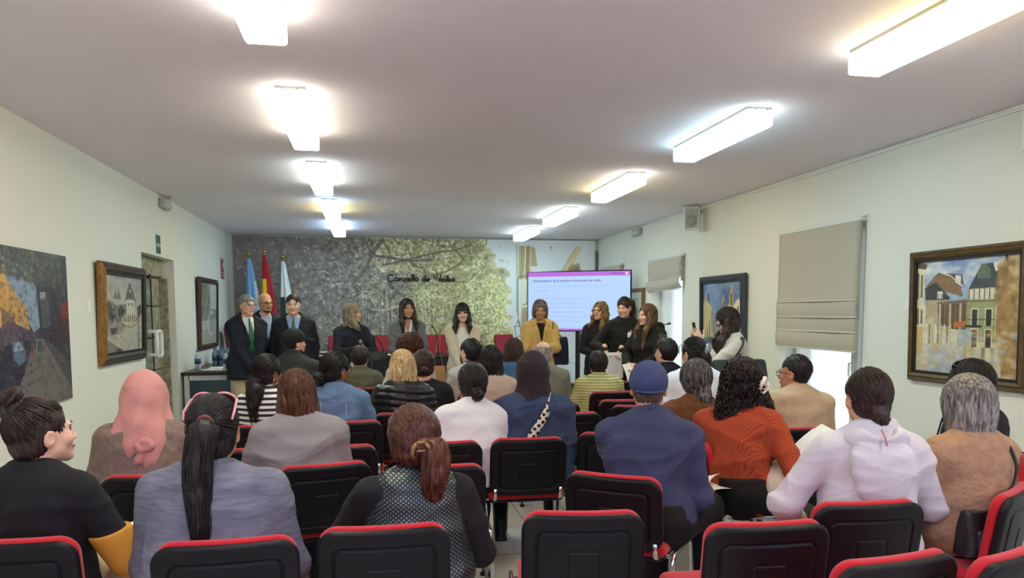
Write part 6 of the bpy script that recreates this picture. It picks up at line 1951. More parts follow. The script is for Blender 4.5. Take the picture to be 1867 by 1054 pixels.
# -- woman in the trench coat
TRN = mat('mustard_trench', (196, 162, 92), .8, bump=(250, .1))
f = stand(985, 548, 9.2, 'woman with short greying hair in a mustard trench coat, arms folded, before the screen', 184, look=4, nod=-10, skin='tan', wf=.98, fat=1.04,
          hands={'R': ((-.05, .19, 1.03), (.8, .0, -.6), (-1, .1, .1), (0, -1, -.2), .9), 'L': ((.05, .24, 1.06), (-.8, .0, -.6), (1, .05, .1), (0, -1, -.2), .9)})
f.features((90, 76, 66)); f.hair(hair_mat('hair_greybrown', (74, 66, 62), (136, 124, 112)), 'bob', L=.10, th=.015, n=150, part=.03, fr=dict(cz=-.04), lock=.003)
f.top('black_top', BLKC, .006, sleeve=.5, fold=None, neck=.43); f.top('trench_coat', TRN, .026, -.62, vneck=(.07, .20), lapel=True, hem_flare=.05, fold=(.006, 16))
q = Solid()
for x in (-1, 1): q.cap(f.tp(x*.05, .04, .465), f.tp(x*.10, .10, .405), .018, .014, .01); q.cap(f.tp(x*.055, .02, .468), f.tp(x*.03, -.07, .468), .018, None, .01)
f.bare('coat_collar', q, TRN, .007)
f.bottoms('trousers', BLKT); f.shoes(); SPK_TRENCH = f
# -- three students in black
f = stand(1094, 551, 9.2, 'woman with wavy honey blond hair and round glasses in black, holding a phone', 196, look=38, nod=6, skin='fair', wf=.98, fat=1.02,
          hands={'R': ((.05, .26, .98), (.7, -.4, -.4), (-.6, .6, .1), (.2, -.3, -1), .6), 'L': ((-.07, .27, .97), (-.7, -.4, -.4), (.6, .6, .1), (-.2, .2, 1), .5)})
f.features((96, 70, 46)); f.glasses(mat('tortoise', (92, 62, 50), .35), .024, thick=.0026); f.hair(HON, 'long', L=.36, th=.014, n=300, front=.34, wave=.010, lock=.0035, w=.11, fr=dict(cz=-.03))
f.top('black_sweater', BLKC, .018, -.12, hem_flare=.01); f.bottoms('trousers', BLKT); f.shoes(); ST1 = f
f = stand(1138, 543, 8.6, 'tall woman with long dark ponytail in a black sweatshirt holding a sheet of paper', 190, look=34, nod=-10, skin='fair', wf=.98, fat=1.0,
          hands={'R': ((.24, .25, 1.06), (.7, -.4, -.4), (-.1, .3, -.4), (-.3, .5, -.2), .8), 'L': ((.09, .28, 1.05), (-.7, -.4, -.4), (.2, .3, -.4), (.2, .5, -.2), .8)})
f.features((44, 30, 28), smile=.004)
f.hair(DKB, 'pulled', tie=(0, -.11, .055), th=.010, n=120, tail=[f.hp((0, -.12, .06)), f.hp((-.03, -.17, .03)), f.hc + np.array([-.10, -.10, -.12]), f.hc + np.array([-.12, .02, -.26]), f.hc + np.array([-.10, .10, -.40])], tailr=.042, lock=.003)
f.top('black_sweatshirt', BLKC, .020, -.10, neck=.446, collar='shirt'); f.bottoms('trousers', BLKT); f.shoes(); ST2 = f
f = stand(1180, 556, 8.05, 'woman in profile with long brown hair wearing a black hoodie with a pale sleeve print', 238, look=20, skin='fair', wf=1.0, fat=1.06,
          hands={'R': ((.13, .22, .92), (.8, -.5, -.2), (-.8, .4, .1), (.1, -.5, -.9), .8), 'L': ((-.05, .25, .90), (-.9, -.3, -.2), (.8, .4, .1), (0, .6, .6), .7)})
f.features((54, 38, 32), smile=.004); f.hair(OMB, 'long', L=.34, th=.015, n=220, front=.36, lock=.003, fr=dict(cz=-.03))
HOOD = mat('black_fleece', (20, 19, 21), .9, bump=(300, .2)); f.top('hoodie', HOOD, .022, -.10, cuff=.004)
q = Solid()
for a in np.linspace(-1.9, 1.9, 13): q.cap(f.tp(.105*math.sin(a), -.05 - .075*math.cos(a), .455 + .01*math.cos(a)), f.tp(.105*math.sin(a+.3), -.05 - .075*math.cos(a+.3), .455), .040, .040, .02)
q.ell(f.tp(0, -.13, .40), (.11, .05, .11), f.Rt, .03); f.bare('hood', q, HOOD, .009, folds(.004, 30, 2))
g = MB(); S_, E_, W_ = f.sh['L'], f.el['L'], f.wr['L']; ax = nz(E_-S_); ou = nz(np.array([-1, .55, .1])); sdv = nz(np.cross(ax, ou)); ou = np.cross(sdv, ax)
PT = lambda a, t: S_ + ax*t + .0745*(ou*math.cos(a) + sdv*math.sin(a))
for k in range(7): g.tube([PT(0, .10), PT(-.8+.27*k, .03), PT(-.6+.2*k, .01)], .0022, 5)
g.tube([PT(1.1*math.cos(a)*.75, .10 - .045*math.sin(a)) for a in np.linspace(0, 6.28, 20)], .0022, 5)
for k in range(3): g.tube([PT(-.5, .17+.03*k), PT(0, .15+.03*k), PT(.5, .17+.03*k), PT(0, .19+.03*k), PT(-.5, .17+.03*k)], .0025, 5)
g.build('sleeve_print', mat('pale_print', (150, 130, 126), .7), f.root, True)
f.bottoms('trousers', BLKT); f.shoes(); ST3 = f
# -- woman photographing by the right wall
f = stand(1326, 563, 6.3, 'woman in glasses and a cream shirt raising a phone beside the blue cathedral painting', 276, look=6, nod=-24, skin='fair', wf=.96, fat=1.0, h=.008, lean=6,
          hands={'R': ((.07, .33, 1.23), (.3, -.4, -1), (-.15, .35, .9), (-.9, .1, 0), .55), 'L': ((-.07, .35, 1.24), (-.3, -.4, -1), (.1, .35, .9), (.9, .1, 0), .55)})
f.features((36, 26, 26)); f.glasses(GLS, .022); f.hair(DKB, 'long', L=.34, th=.014, n=400, front=.30, part=.0, lock=.002, fr=dict(cz=-.03))
CRM = mat('cream_shirt', (214, 202, 186), .8, bump=(200, .1)); f.top('shirt', CRM, .020, -.10, sleeve=.72, collar='stand', fold=(.007, 22))
for sd in 'RL':
    E, W = f.el[sd], f.wr[sd]; ax = nz(W-E); q = Solid(); q.cap(E + ax*.085, E + ax*.125, .062, .060, .006); f.bare('rolled_cuff', q, CRM, .007)
f.bottoms('trousers', mat('beige_cotton', (198, 180, 146), .85)); f.shoes(); SPK_PHOTO = f

# ================================================================== seated audience
AUD = 'seated audience'


def sit(px, py, label, face, chair=None, Y=None, dy=.0, **k):
    Y = CHAIRS[chair][1] + dy if Y is None else Y
    p = pt(px, py, Y)
    f = Fig(label, p[:2], p[2], face, 'sit', group=AUD, **k)
    if chair is None: extra_chair(f.loc[0] + .02*math.sin(-f.face), f.loc[1] + .02*math.cos(f.face), f.facedeg, 'red and black chair hidden under the ' + label.split(' in ')[0].split(' with ')[0])
    return f


NEAR = .0062
GREYM = mat('heather_blue_grey', (113, 115, 127), .85, bump=(220, .2), vary=(60, .25), stretch=(.25, .25, 1.6))
# -- bun, black sweater with a yellow panel
f = sit(74, 728, 'woman with high dark bun, black sweater with mustard elbow panel, at far left', 14, 0, dy=.05, look=34, nod=6, skin='fair', wf=.98, fat=1.04, h=NEAR, hs=1.0,
        hands={'R': ((.18, .30, .63), (.6, -.4, -.7), (-.1, 1, -.1)), 'L': ((-.06, .3, .63), (-.6, -.5, -.6))})
f.features((40, 28, 26)); f.hair(DKB, 'pulled', tie=(-.005, -.07, .09), th=.006, n=700, bun=((-.01, -.078, .142), .042), bun_n=300, front=dict(cz=-.022, r=(.07, .092, .10)))
f.top('sweater', mat('black_knit', (21, 20, 23), .85, bump=(350, .15)), .018, -.05, collar='crew')
q = Solid(); E, S_, W = f.el['R'], f.sh['R'], f.wr['R']; q.cap(E + (S_-E)*.42, E, .070, .068, .01); q.cap(E, E + (W-E)*.46, .067, .060, .01); q.half(E + (S_-E)*.40 + np.array([0, 0, .01]), nz(S_-E) + np.array([.2, .0, .35]), 's', .003); q.half(E + (W-E)*.48, W-E, 's', .003)
f.bare('elbow_panel', q, mat('mustard_knit', (206, 146, 48), .85, bump=(350, .15)), .006)
f.bottoms('trousers', BEIGE); f.shoes(); P1 = f
# -- pink headscarf
f = sit(263, 680, 'woman in a dusty pink headscarf and taupe cardigan on the left', -2, 10, dy=.06, look=-4, skin='light', wf=1.02, fat=1.18, h=NEAR)
PINK = mat('pink_crepe', (206, 144, 138), .85, bump=(300, .08))
q = Solid(); z = f.hs
q.ell(f.hp((0, -.016, .020)), (.096, .114, .112), f.Rh, .03)
q.loft(f.hc, rotz(-.1), [(-.34, .02, -.10, .055, .035), (-.29, .02, -.10, .105, .055), (-.21, 0, -.075, .155, .085), (-.14, 0, -.045, .135, .105), (-.07, 0, -.025, .108, .112), (0, 0, -.016, .098, .112), (.05, 0, -.016, .08, .09)], .03)
q.ell(f.hp((0, .122, -.03)), (.058, .062, .085), f.Rh, .012, 's')


def drape(V):
    W = V - f.hc; a = np.arctan2(W[:, 0], -W[:, 1]); lo = np.clip((.02 - W[:, 2])/.14, 0, 1)
    return lo*(.014*np.maximum(-.1, np.cos(a*3.1 + .4 + W[:, 2]*3)) + .008*np.sin(a*9 - W[:, 2]*18)) + lo*folds(.003, 30, 3, 1.5)(V) + .002*np.sin(W[:, 2]*46 + a*4)


f.bare('headscarf', q, PINK, .006, drape)
g = Solid(); c_ = f.hc + np.array([.03, -.172, -.205])
for k in range(3): a = k*2.1 + .4; g.chain([c_ + .030*np.array([math.cos(a+b), -.1*b, .8*math.sin(a+b)]) for b in (0, .7, 1.4, 2.1)], [.008, .014, .014, .008], .004)
g.chain([c_, c_ + np.array([-.03, .01, -.07]), c_ + np.array([-.07, .03, -.13])], [.016, .020, .008], .01); f.bare('scarf_knot', g, PINK, .005, folds(.003, 60, 4))
f.top('cardigan', mat('taupe_fleece', (132, 112, 102), .95, bump=(130, .5), vary=(35, .18)), .022, -.05, fold=(.006, 20)); f.bottoms('trousers', BLKT); f.shoes()
# -- black ponytail, pink sunglasses
f = sit(388, 724, 'woman with long black ponytail and pink sunglasses pushed up, heathered blue grey top', 8, 1, dy=.05, look=-6, skin='tan', wf=1.18, fat=1.42, h=NEAR, hs=1.0)
f.features(); o = f.hc
f.hair(BLK, 'pulled', tie=(.0, -.108, .045), th=.010, n=900, low=-.085, tail=[f.hp((0, -.112, .045)), f.hp((-.004, -.140, .02)), o + np.array([-.008, -.148, -.08]), o + np.array([-.004, -.160, -.19]), o + np.array([.006, -.185, -.29]), o + np.array([.012, -.19, -.36])], tailr=.046, lock=.0017, front=dict(cz=-.035))
MB().tube([f.hp((.022*math.cos(a), -.121 - .004*math.sin(a), .045 + .022*math.sin(a))) for a in np.linspace(0, 6.28, 14)[:-1]], .007, 8, closed=True).build('hair_tie', mat('copper_tie', (120, 62, 48), .5), f.root, True)
f.glasses(mat('pink_acetate', (226, 152, 150), .3), .036, up=.075, back=-.06, name='sunglasses', thick=.0045, tint=mat('brown_lens', (86, 52, 48), .15), pitch=.35)
f.top('jersey_top', GREYM, .020, -.05, collar='crew', fold=(.006, 18), belly=.02); f.bottoms('trousers', BLKT, d=.02); f.shoes()
# -- striped shirt
f = sit(488, 649, 'woman with long wavy black hair and gold hoop in a black and white striped shirt', 6, 19, dy=.1, look=38, skin='brown', wf=.98, fat=1.05, h=.007)
f.features(); o = f.hc; f.hair(BLK, 'pulled', tie=(-.03, -.085, -.04), th=.014, n=350, tail=[f.hp((-.03, -.10, -.03)), o + np.array([-.055, -.125, -.10]), o + np.array([-.06, -.14, -.20]), o + np.array([-.055, -.15, -.32])], tailr=.055, lock=.0022); hoop(f, 1, GOLDM, .02)
f.top('striped_shirt', stripe_mat('breton_stripe', (24, 22, 26), (232, 228, 224), .036, .5), .016, -.05, sleeve=.75, fold=(.003, 20)); f.bottoms('trousers', BLKT); f.shoes()
# -- long brown hair, grey sweater
f = sit(541, 677, 'woman with long loose brown hair in a light grey sweater', -8, 11, dy=.06, look=13, skin='light', wf=1.06, fat=1.28, h=NEAR)
f.features(); f.hair(BRN, 'long', L=.36, th=.015, n=900, part=.02, lock=.0017, w=.098, thick=1.05, back=-.06)
f.top('sweater', mat('heather_grey', (142, 138, 140), .9, bump=(260, .2), vary=(150, .12)), .022, -.05, collar='crew', fold=(.006, 18)); f.bottoms('trousers', JEAN); f.shoes()
# -- man in black cap
f = sit(537, 600, 'bearded man in black cap and dark olive jacket, seated before the suited men', 8, Y=7.2, look=48, skin='light', wf=1.14, fat=1.2, h=.008, hs=1.0)
f.features((30, 24, 22)); f.hair(BLK, 'short', th=.008)


def ballcap(f, m, button=True):
    q = Solid(); q.ell(f.hp((0, -.014, .030)), np.array((.092, .110, .098))*f.hs, f.Rh, .01); q.half(f.hp((0, -.10, -.018)), -f.Rh[:, 2] + .16*f.Rh[:, 1], 's', .006)
    if button: q.ell(f.hp((0, -.014, .128)), (.009, .009, .006), f.Rh, .004)
    o = f.bare('baseball_cap', q, m, min(f.h, .006), lambda V: .0012*np.sin(6*np.arctan2(((V-f.hc) @ f.Rh)[:, 0], ((V-f.hc) @ f.Rh)[:, 1])))
    b = Solid(); b.ell(f.hp((0, .118, .022)), (.080, .088, .009), f.Rh @ rotx(-.12), .004); b.ell(f.hp((0, .03, .02)), (.07, .085, .05), f.Rh, .004, 's'); f.bare('brim', b, m, .005)
    s = MB(); s.tube([f.hp((.093*math.sin(a)*1.0, -.014 - .111*math.cos(a), .006 - .03*math.cos(a)*.3)) for a in np.linspace(-.75, .75, 9)], .006, 6); s.build('cap_strap', m, o, True)
    return o


ballcap(f, mat('black_twill', (22, 22, 24), .85)); q = Solid(); q.cap(f.hp((.044, .014, -.064)), f.hp((.012, .064, -.099)), .025, .021, .02); q.cap(f.hp((-.044, .014, -.064)), f.hp((-.012, .064, -.099)), .025, .021, .02); f.bare('beard', q, mat('dark_beard', (36, 28, 26), .8), .006)
f.top('jacket', mat('dark_olive_cloth', (44, 46, 44), .8, bump=(200, .1)), .024, -.05, collar='stand', fold=(.006, 16)); f.bottoms('trousers', BLKT); f.shoes()
# -- light denim jacket
DNM = mat('light_denim', (98, 124, 158), .85, bump=(450, .25), vary=(9, .28))
f = sit(613, 643, 'woman with a low black bun and glasses in a light blue denim jacket', 4, 20, dy=.06, look=46, skin='brown', wf=1.06, fat=1.15, h=.007, hs=.97)
f.features(); f.glasses(GLS, .023); f.hair(BLK, 'pulled', tie=(-.02, -.105, -.045), th=.013, n=320, bun=((-.03, -.135, -.065), .05), lock=.0022); hoop(f, 1, GOLDM, .014)
f.top('denim_jacket', DNM, .020, -.05, collar='crew', fold=(.005, 20))


def seams(f, m, cols, d=.021, lo=.02, hi=.39):
    for x in cols:
        P_ = []
        for t in np.linspace(lo, hi, 9):
            ry = np.interp(t*f.st, [a[0] for a in f.torso_st(d)], [a[4] for a in f.torso_st(d)]); rx = np.interp(t*f.st, [a[0] for a in f.torso_st(d)], [a[3] for a in f.torso_st(d)]); X_ = x*(1 + .4*t)
            P_.append(f.tp(X_, -ry*max(.05, 1-abs(X_/rx)**2.3)**(1/2.3) - .001, t))
        MB().tube(P_, .0022, 5).build('seam', m, f.root, True)


seams(f, mat('pale_thread', (170, 184, 204), .8), (-.075, .075)); f.bottoms('jeans', JEAN); f.shoes()
# -- dark haired man in olive jacket
f = sit(656, 632, 'man with short dark hair in an olive brown jacket, seen from behind', 2, 31, dy=.06, look=6, skin='light', wf=1.02, fat=1.0, h=.008)
f.hair(DKB, 'short', th=.014, n=150); f.top('jacket', mat('olive_cloth', (92, 90, 70), .85, bump=(250, .1)), .022, -.05, collar='stand', fold=(.006, 16)); f.bottoms('trousers', JEAN); f.shoes()
# -- curly auburn hair
f = sit(747, 614, 'person with a mop of curly auburn hair in front of the grey blazer', 0, Y=7.0, skin='light', wf=.98, fat=1.0, h=.009)
f.hair(CUR, 'curly', n=230, th=.034, short=True, r=.004, amp=.012); f.top('cream_top', mat('cream_linen', (196, 194, 176), .85), .018, -.05, collar='stand'); f.bottoms('trousers', JEAN); f.shoes()
# -- blond bob, black puffer
f = sit(733, 641, 'woman with a blond bob in a black quilted puffer jacket', 0, Y=5.75, look=-8, skin='fair', wf=1.0, fat=1.12, h=.007)
f.hair(BLD, 'bob', L=.155, th=.018, n=420, lock=.0022, w=.102)


def quilt(V): return .010*np.abs(np.sin((V[:, 2] + .015*np.sin(V[:, 0]*9))*62)) - .004 + .002*np.sin(V[:, 0]*60)


o = f.top('puffer_jacket', mat('black_nylon', (26, 25, 27), .38, bump=(60, .2)), .028, -.05, collar='stand', fold=None); me = o.data
V = np.zeros(len(me.vertices)*3, np.float32); me.vertices.foreach_get('co', V); N = np.zeros_like(V); me.vertices.foreach_get('normal', N); V = V.reshape(-1, 3) + N.reshape(-1, 3)*quilt(V.reshape(-1, 3))[:, None]; me.vertices.foreach_set('co', V.astype(np.float32).ravel()); me.update()
f.bottoms('trousers', BLKT); f.shoes()
# -- dark brown updo, black top
f = sit(772, 641, 'woman with brown hair clipped up and hoop earrings in a plain black top', 0, 33, dy=.08, look=4, skin='light', wf=1.02, fat=1.12, h=.007)
f.hair(hair_mat('hair_mahogany', (40, 26, 24), (78, 50, 42)), 'pulled', tie=(.01, -.115, -.03), th=.018, n=420, bun=((.012, -.125, -.045), .03), lock=.002); hoop(f, -1, GOLDM, .018); hoop(f, 1, GOLDM, .018); claw(f, f.hp((.012, -.15, -.045)), GLS, size=.028)
f.top('black_top', BLKC, .016, -.05, collar=None, fold=(.004, 18), neck=.43); f.bottoms('trousers', BLKT); f.shoes()
# -- auburn updo with claw clip, dotted black sweater


def dotted():
    m = mat('dotted_knit', (28, 26, 30), .8); nt = m.node_tree; b = nt.nodes['Principled BSDF']
    tc = nt.nodes.new('ShaderNodeTexCoord'); mp = nt.nodes.new('ShaderNodeMapping'); mp.inputs['Scale'].default_value = (78, 0, 98); mp.inputs['Rotation'].default_value = (0, .78, 0)
    nt.links.new(tc.outputs['Object'], mp.inputs[0]); v = nt.nodes.new('ShaderNodeTexVoronoi'); v.feature = 'F1'; v.inputs['Randomness'].default_value = .05; v.inputs['Scale'].default_value = 1.0
    nt.links.new(mp.outputs[0], v.inputs['Vector']); r = nt.nodes.new('ShaderNodeValToRGB'); r.color_ramp.elements[0].position = .18; r.color_ramp.elements[1].position = .26
    r.color_ramp.elements[0].color = (1, 1, 1, 1); r.color_ramp.elements[1].color = (0, 0, 0, 1); nt.links.new(v.outputs['Distance'], r.inputs['Fac'])
    n = nt.nodes.new('ShaderNodeTexNoise'); n.inputs['Scale'].default_value = 7; nt.links.new(tc.outputs['Object'], n.inputs['Vector'])
    h = nt.nodes.new('ShaderNodeValToRGB'); e = h.color_ramp.elements; e[0].color = tuple(s2l((120, 128, 160))) + (1,); e[1].color = tuple(s2l((160, 140, 160))) + (1,); e2 = e.new(.5); e2.color = tuple(s2l((110, 144, 138))) + (1,)
    nt.links.new(n.outputs['Fac'], h.inputs['Fac']); mx = nt.nodes.new('ShaderNodeMixRGB'); mx.inputs[1].default_value = tuple(s2l((27, 25, 29))) + (1,); nt.links.new(r.outputs[0], mx.inputs[0]); nt.links.new(h.outputs[0], mx.inputs[2]); nt.links.new(mx.outputs[0], b.inputs['Base Color'])
    nt.links.new(r.outputs[0], b.inputs['Metallic']); b.inputs['Roughness'].default_value = .45
    return m


f = sit(752, 748, 'woman with auburn hair in a claw clip and a black sweater with shiny dots', -4, 2, dy=.06, look=-4, lean=6, skin='light', wf=1.0, fat=1.18, h=NEAR, hs=.97, hands={'L': ((-.10, .30, .62), (-.9, -.3, -.6)), 'R': ((.1, .28, .62), (.7, -.5, -.7))})
o = f.hc; f.hair(RED, 'pulled', tie=(.012, -.115, .0), th=.024, n=900, low=-.085, lock=.0018, tail=[f.hp((.012, -.13, .01)), f.hp((.055, -.165, -.01)), o + np.array([.06, -.16, -.09]), o + np.array([.05, -.15, -.17]), o + np.array([.045, -.14, -.235])], tailr=.050)
claw(f, f.hp((-.006, -.168, -.012)), mat('amber_clip', (150, 110, 78), .2, .5), size=.036)
f.top('dotted_sweater', dotted(), .018, -.05, collar=None, fold=(.005, 20), arms='')
f2 = BLKC; f.top('sweater_sleeves', mat('black_knit', (21, 20, 23), .85), .012, .25, sd_=.016, fold=(.004, 20), hemcut=False); f.bottoms('trousers', BLKT); f.shoes(M_SOLE)
# -- white shirt, dark bun
f = sit(860, 664, 'woman with a dark low knot in a plain white shirt, left of the aisle', 0, 16, dy=.06, look=-8, lean=4, skin='brown', wf=1.04, fat=1.2, h=.0065)
f.features(); f.hair(BLK, 'pulled', tie=(.0, -.112, -.05), th=.012, n=420, bun=((.0, -.135, -.065), .034), lock=.002)
f.top('white_shirt', mat('white_cotton', (224, 224, 228), .8, bump=(200, .05)), .022, -.05, collar='stand', fold=(.007, 15)); f.bottoms('trousers', BLKT); f.shoes()
# -- short black hair, pale grey hoodie
f = sit(857, 620, 'person with short black hair in a pale grey jacket below the cream blazer', -12, Y=7.0, look=-26, skin='fair', wf=.98, fat=1.0, h=.008)
f.features(); f.hair(BLK, 'short', th=.020, low=-.085, n=150); f.top('pale_jacket', mat('pale_grey_fleece', (186, 182, 178), .9, bump=(160, .2)), .024, -.05, fold=(.006, 16)); f.top('dark_scarf', BLKC, .022, .415, sleeve=.3, arms='', collar='stand', fold=None); f.bottoms('trousers', BLKT); f.shoes()
# -- long straight black hair, beige cardigan
f = sit(895, 632, 'woman with long straight black hair in a dusty beige cardigan', 2, 34, dy=.08, look=0, skin='fair', wf=1.0, fat=1.08, h=.0075)
f.hair(BLK, 'long', L=.27, th=.015, n=420, lock=.002, w=.10); f.top('cardigan', mat('dusty_beige', (182, 158, 142), .9, bump=(200, .2)), .020, -.05); f.bottoms('trousers', BLKT); f.shoes()
# -- brown bob, denim
f = sit(937, 619, 'woman with a dark brown bob in blue denim near the lectern', 6, Y=7.75, look=10, skin='light', wf=.98, fat=1.02, h=.008)
f.hair(hair_mat('hair_cocoa', (48, 32, 28), (84, 56, 46)), 'bob', L=.19, th=.020, n=260, lock=.003, w=.11); f.top('denim_jacket', mat('mid_denim', (70, 102, 142), .85, bump=(450, .25), vary=(9, .2)), .020, -.05, collar='crew'); f.bottoms('jeans', JEAN); f.shoes()
# -- dark headscarf, denim shirt, woven strap
f = sit(971, 643, 'woman in dark brown headscarf and denim shirt, patterned bag strap across her back', 6, 15, dy=.04, look=5, skin='tan', wf=1.08, fat=1.3, h=NEAR, open_knees=.17, hands={'R': ((.13, .24, .64), (.35, -.5, -.8)), 'L': ((-.13, .24, .64), (-.35, -.5, -.8))})
q = Solid(); q.ell(f.hp((0, -.016, .020)), (.094, .112, .110), f.Rh, .03); q.loft(f.hc, np.eye(3), [(-.17, 0, -.03, .125, .115), (-.13, 0, -.025, .112, .108), (-.07, 0, -.02, .098, .106), (0, 0, -.016, .095, .11), (.05, 0, -.016, .08, .09)], .03); q.ell(f.hp((0, .122, -.03)), (.058, .062, .085), f.Rh, .012, 's')
f.bare('headscarf', q, mat('aubergine_jersey', (44, 32, 38), .85, bump=(300, .08)), .0065, lambda V: .0035*np.sin(np.arctan2(V[:, 0]-f.hc[0], V[:, 1]-f.hc[1])*6 + V[:, 2]*25)*np.clip((f.hc[2]+.02-V[:, 2])/.1, 0, 1) + .0015*np.sin(V[:, 2]*60 + V[:, 0]*20))
f.top('denim_shirt', mat('dark_denim', (50, 64, 94), .85, bump=(450, .25), vary=(12, .2)), .020, -.05, fold=(.006, 26)); seams(f, mat('blue_thread', (84, 104, 140), .8), (-.085, .085), .0215, .03, .2)
f.bottoms('skirt', mat('dark_denim', (50, 64, 94), .85), to=.35, d=.022); q = Solid()
for sd in 'RL': q.cap(f.kn[sd], f.an[sd], .062, .044, .01)
f.bare('stockings', q, BLKC, .010); f.shoes(boot=.16); P17 = f
# -- bald man, grey olive jacket
f = sit(990, 622, 'older man, balding with thin grey hair, in a grey olive jacket', 6, 28, dy=.06, look=6, skin='fair', wf=1.14, fat=1.2, h=.008, hs=1.0)
q = Solid(); scalp(f, q, .006); face_cut(f, q, -.065); q.ell(f.hp((0, -.02, .095)), (.066, .082, .062), f.Rh, .01, 's'); f.bare('hair', q, hair_mat('hair_thin_grey', (130, 112, 100), (176, 164, 152)), .006, lock_noise(f, .002)); f.top('jacket', mat('grey_olive_cloth', (118, 116, 98), .85, bump=(300, .1)), .024, -.05, collar='stand', fold=(.006, 16)); f.bottoms('trousers', JEAN); f.shoes()
# -- yellow striped sweater
f = sit(1090, 642, 'woman with short black hair in a pale yellow ribbed stripe sweater', 2, 23, dy=.06, look=4, lean=5, skin='light', wf=1.06, fat=1.14, h=.0072)
f.hair(BLK, 'short', th=.018, low=-.07, n=260); f.top('striped_sweater', stripe_mat('lemon_rib', (132, 128, 72), (196, 190, 128), .026, .32, 2, .85, .14, .4, .010), .022, -.05, collar='crew', fold=(.004, 18)); f.bottoms('trousers', JEAN); f.shoes()
# -- man in blue cap
f = sit(1183, 660, 'man in a blue baseball cap and blue sweater holding folded papers, turned to the right', 44, 13, dy=.05, look=-26, nod=6, twist=-22, lean=6, skin='tan', wf=1.16, fat=1.18, h=NEAR, hs=1.0,
        hands={'R': ((.13, .36, .61), (.35, -.6, -.7), (-.35, 1, .0), (-.5, -.1, -.8), .75), 'L': ((-.06, .36, .64), (-.8, -.3, -.6), (.4, 1, 0), (.4, 0, -.8), .7)}, open_knees=.14)
f.hair(hair_mat('hair_cropped', (86, 70, 62), (120, 104, 92)), 'short', th=.005, low=-.07); ballcap(f, mat('blue_twill', (58, 70, 110), .85, bump=(300, .15), vary=(25, .12)))
f.top('sweater', mat('blue_jersey', (58, 63, 92), .9, bump=(260, .15), vary=(10, .1)), .019, -.05, collar='crew', fold=(.007, 18)); f.bottoms('trousers', BLKT, d=.022); f.shoes(); P20 = f
# -- boy in black
f = sit(1213, 619, 'young person with short black hair in a black shirt, beside the white shirt', 0, Y=6.45, look=-30, skin='fair', wf=.92, fat=.92, h=.008, hs=.97)
f.features(); f.hair(BLK, 'short', th=.016, low=-.07, n=150); f.top('black_shirt', BLKC, .016, -.05, collar='crew'); f.bottoms('trousers', BLKT); f.shoes()
# -- white shirt, grey clip
f = sit(1264, 617, 'woman with a black ponytail in a grey claw clip and a loose white shirt', 4, Y=5.6, look=-26, skin='light', wf=1.06, fat=1.15, h=.007)
f.features(); o = f.hc; f.hair(BLK, 'pulled', tie=(.0, -.115, .03), th=.013, n=380, lock=.0022, tail=[f.hp((0, -.12, .02)), f.hp((0, -.15, -.03)), o + np.array([.06, -.13, -.11]), o + np.array([.09, -.10, -.2])], tailr=.036); claw(f, f.hp((.0, -.142, .03)), mat('grey_clip', (168, 166, 166), .35), f.Rh @ rotz(.4), .045)
f.top('white_shirt', mat('white_poplin', (228, 230, 234), .8), .026, -.05, collar='stand', fold=(.008, 15)); f.bottoms('trousers', JEAN); f.shoes()
# -- salt and pepper long hair, brown shirt
f = sit(1268, 660, 'woman with long salt and pepper hair and a low tie, in a brown suede shirt', 4, 29, dy=.06, look=0, skin='tan', wf=1.04, fat=1.1, h=.0065)
o = f.hc; f.hair(SLT, 'pulled', tie=(.045, -.075, -.165), th=.024, n=800, low=-.13, lock=.0018, tail=[f.hp((.01, -.07, -.02)), f.hp((.02, -.09, -.10)), f.hp((.045, -.095, -.17)), o + np.array([.05, -.13, -.27])], tailr=.055)
MB().tube([f.hp((.045 + .028*math.cos(a), -.098 + .022*math.sin(a), -.172)) for a in np.linspace(0, 6.28, 14)[:-1]], .009, 8, closed=True).build('hair_tie', M_SOLE, f.root, True); f.glasses(GLS, .022)
f.top('suede_shirt', mat('brown_suede', (104, 66, 38), .9, bump=(120, .3), vary=(18, .2)), .020, -.05, collar='stand', fold=(.005, 20)); f.bottoms('trousers', BLKT); f.shoes()
# -- orange knit, curly hair, white clip
f = sit(1352, 660, 'woman with long dark curls in a white claw clip and a rust orange ribbed sweater', 96, 14, dy=.0, look=-88, twist=-62, lean=8, skin='light', wf=1.02, fat=1.08, h=NEAR, hs=1.0,
        hands={'R': ((.10, .46, .72), (.6, -.4, -.6), (-.3, 1, -.2), (0, 0, -1), .6), 'L': ((-.18, .40, .70), (-.5, -.6, -.5))}, open_knees=.12)
f.hair(hair_mat('hair_black_curls', (26, 20, 20), (58, 44, 40)), 'curly', L=.30, n=330, th=.022, w=.125, spread=1.25, r=.0034, amp=.011)
claw(f, f.hp((.062, -.135, .0)), mat('ivory_clip', (226, 214, 206), .35), f.Rh @ rotz(.9) @ roty(.5), .046)
f.top('ribbed_sweater', stripe_mat('rust_rib', (146, 56, 27), (176, 71, 36), .0085, .5, 0, .9, .2, .5, .004), .024, -.10, collar=None, neck=.425, fold=(.006, 18), hem_flare=.02, cuff=.004); f.bottoms('trousers', BLKT, d=.02); f.shoes(); P24 = f
# -- man in beige
f = sit(1449, 647, 'man with short black hair and glasses in a beige sweater, in profile', 8, 30, dy=.06, look=-44, skin='tan', wf=1.10, fat=1.18, h=.0068, hs=1.0)
f.features(); f.glasses(GLS, .020); f.hair(BLK, 'short', th=.004, low=-.05, n=200); f.top('sweater', mat('beige_knit', (190, 166, 138), .9, bump=(220, .15)), .022, -.05, collar='crew', fold=(.007, 16)); f.bottoms('trousers', JEAN); f.shoes()
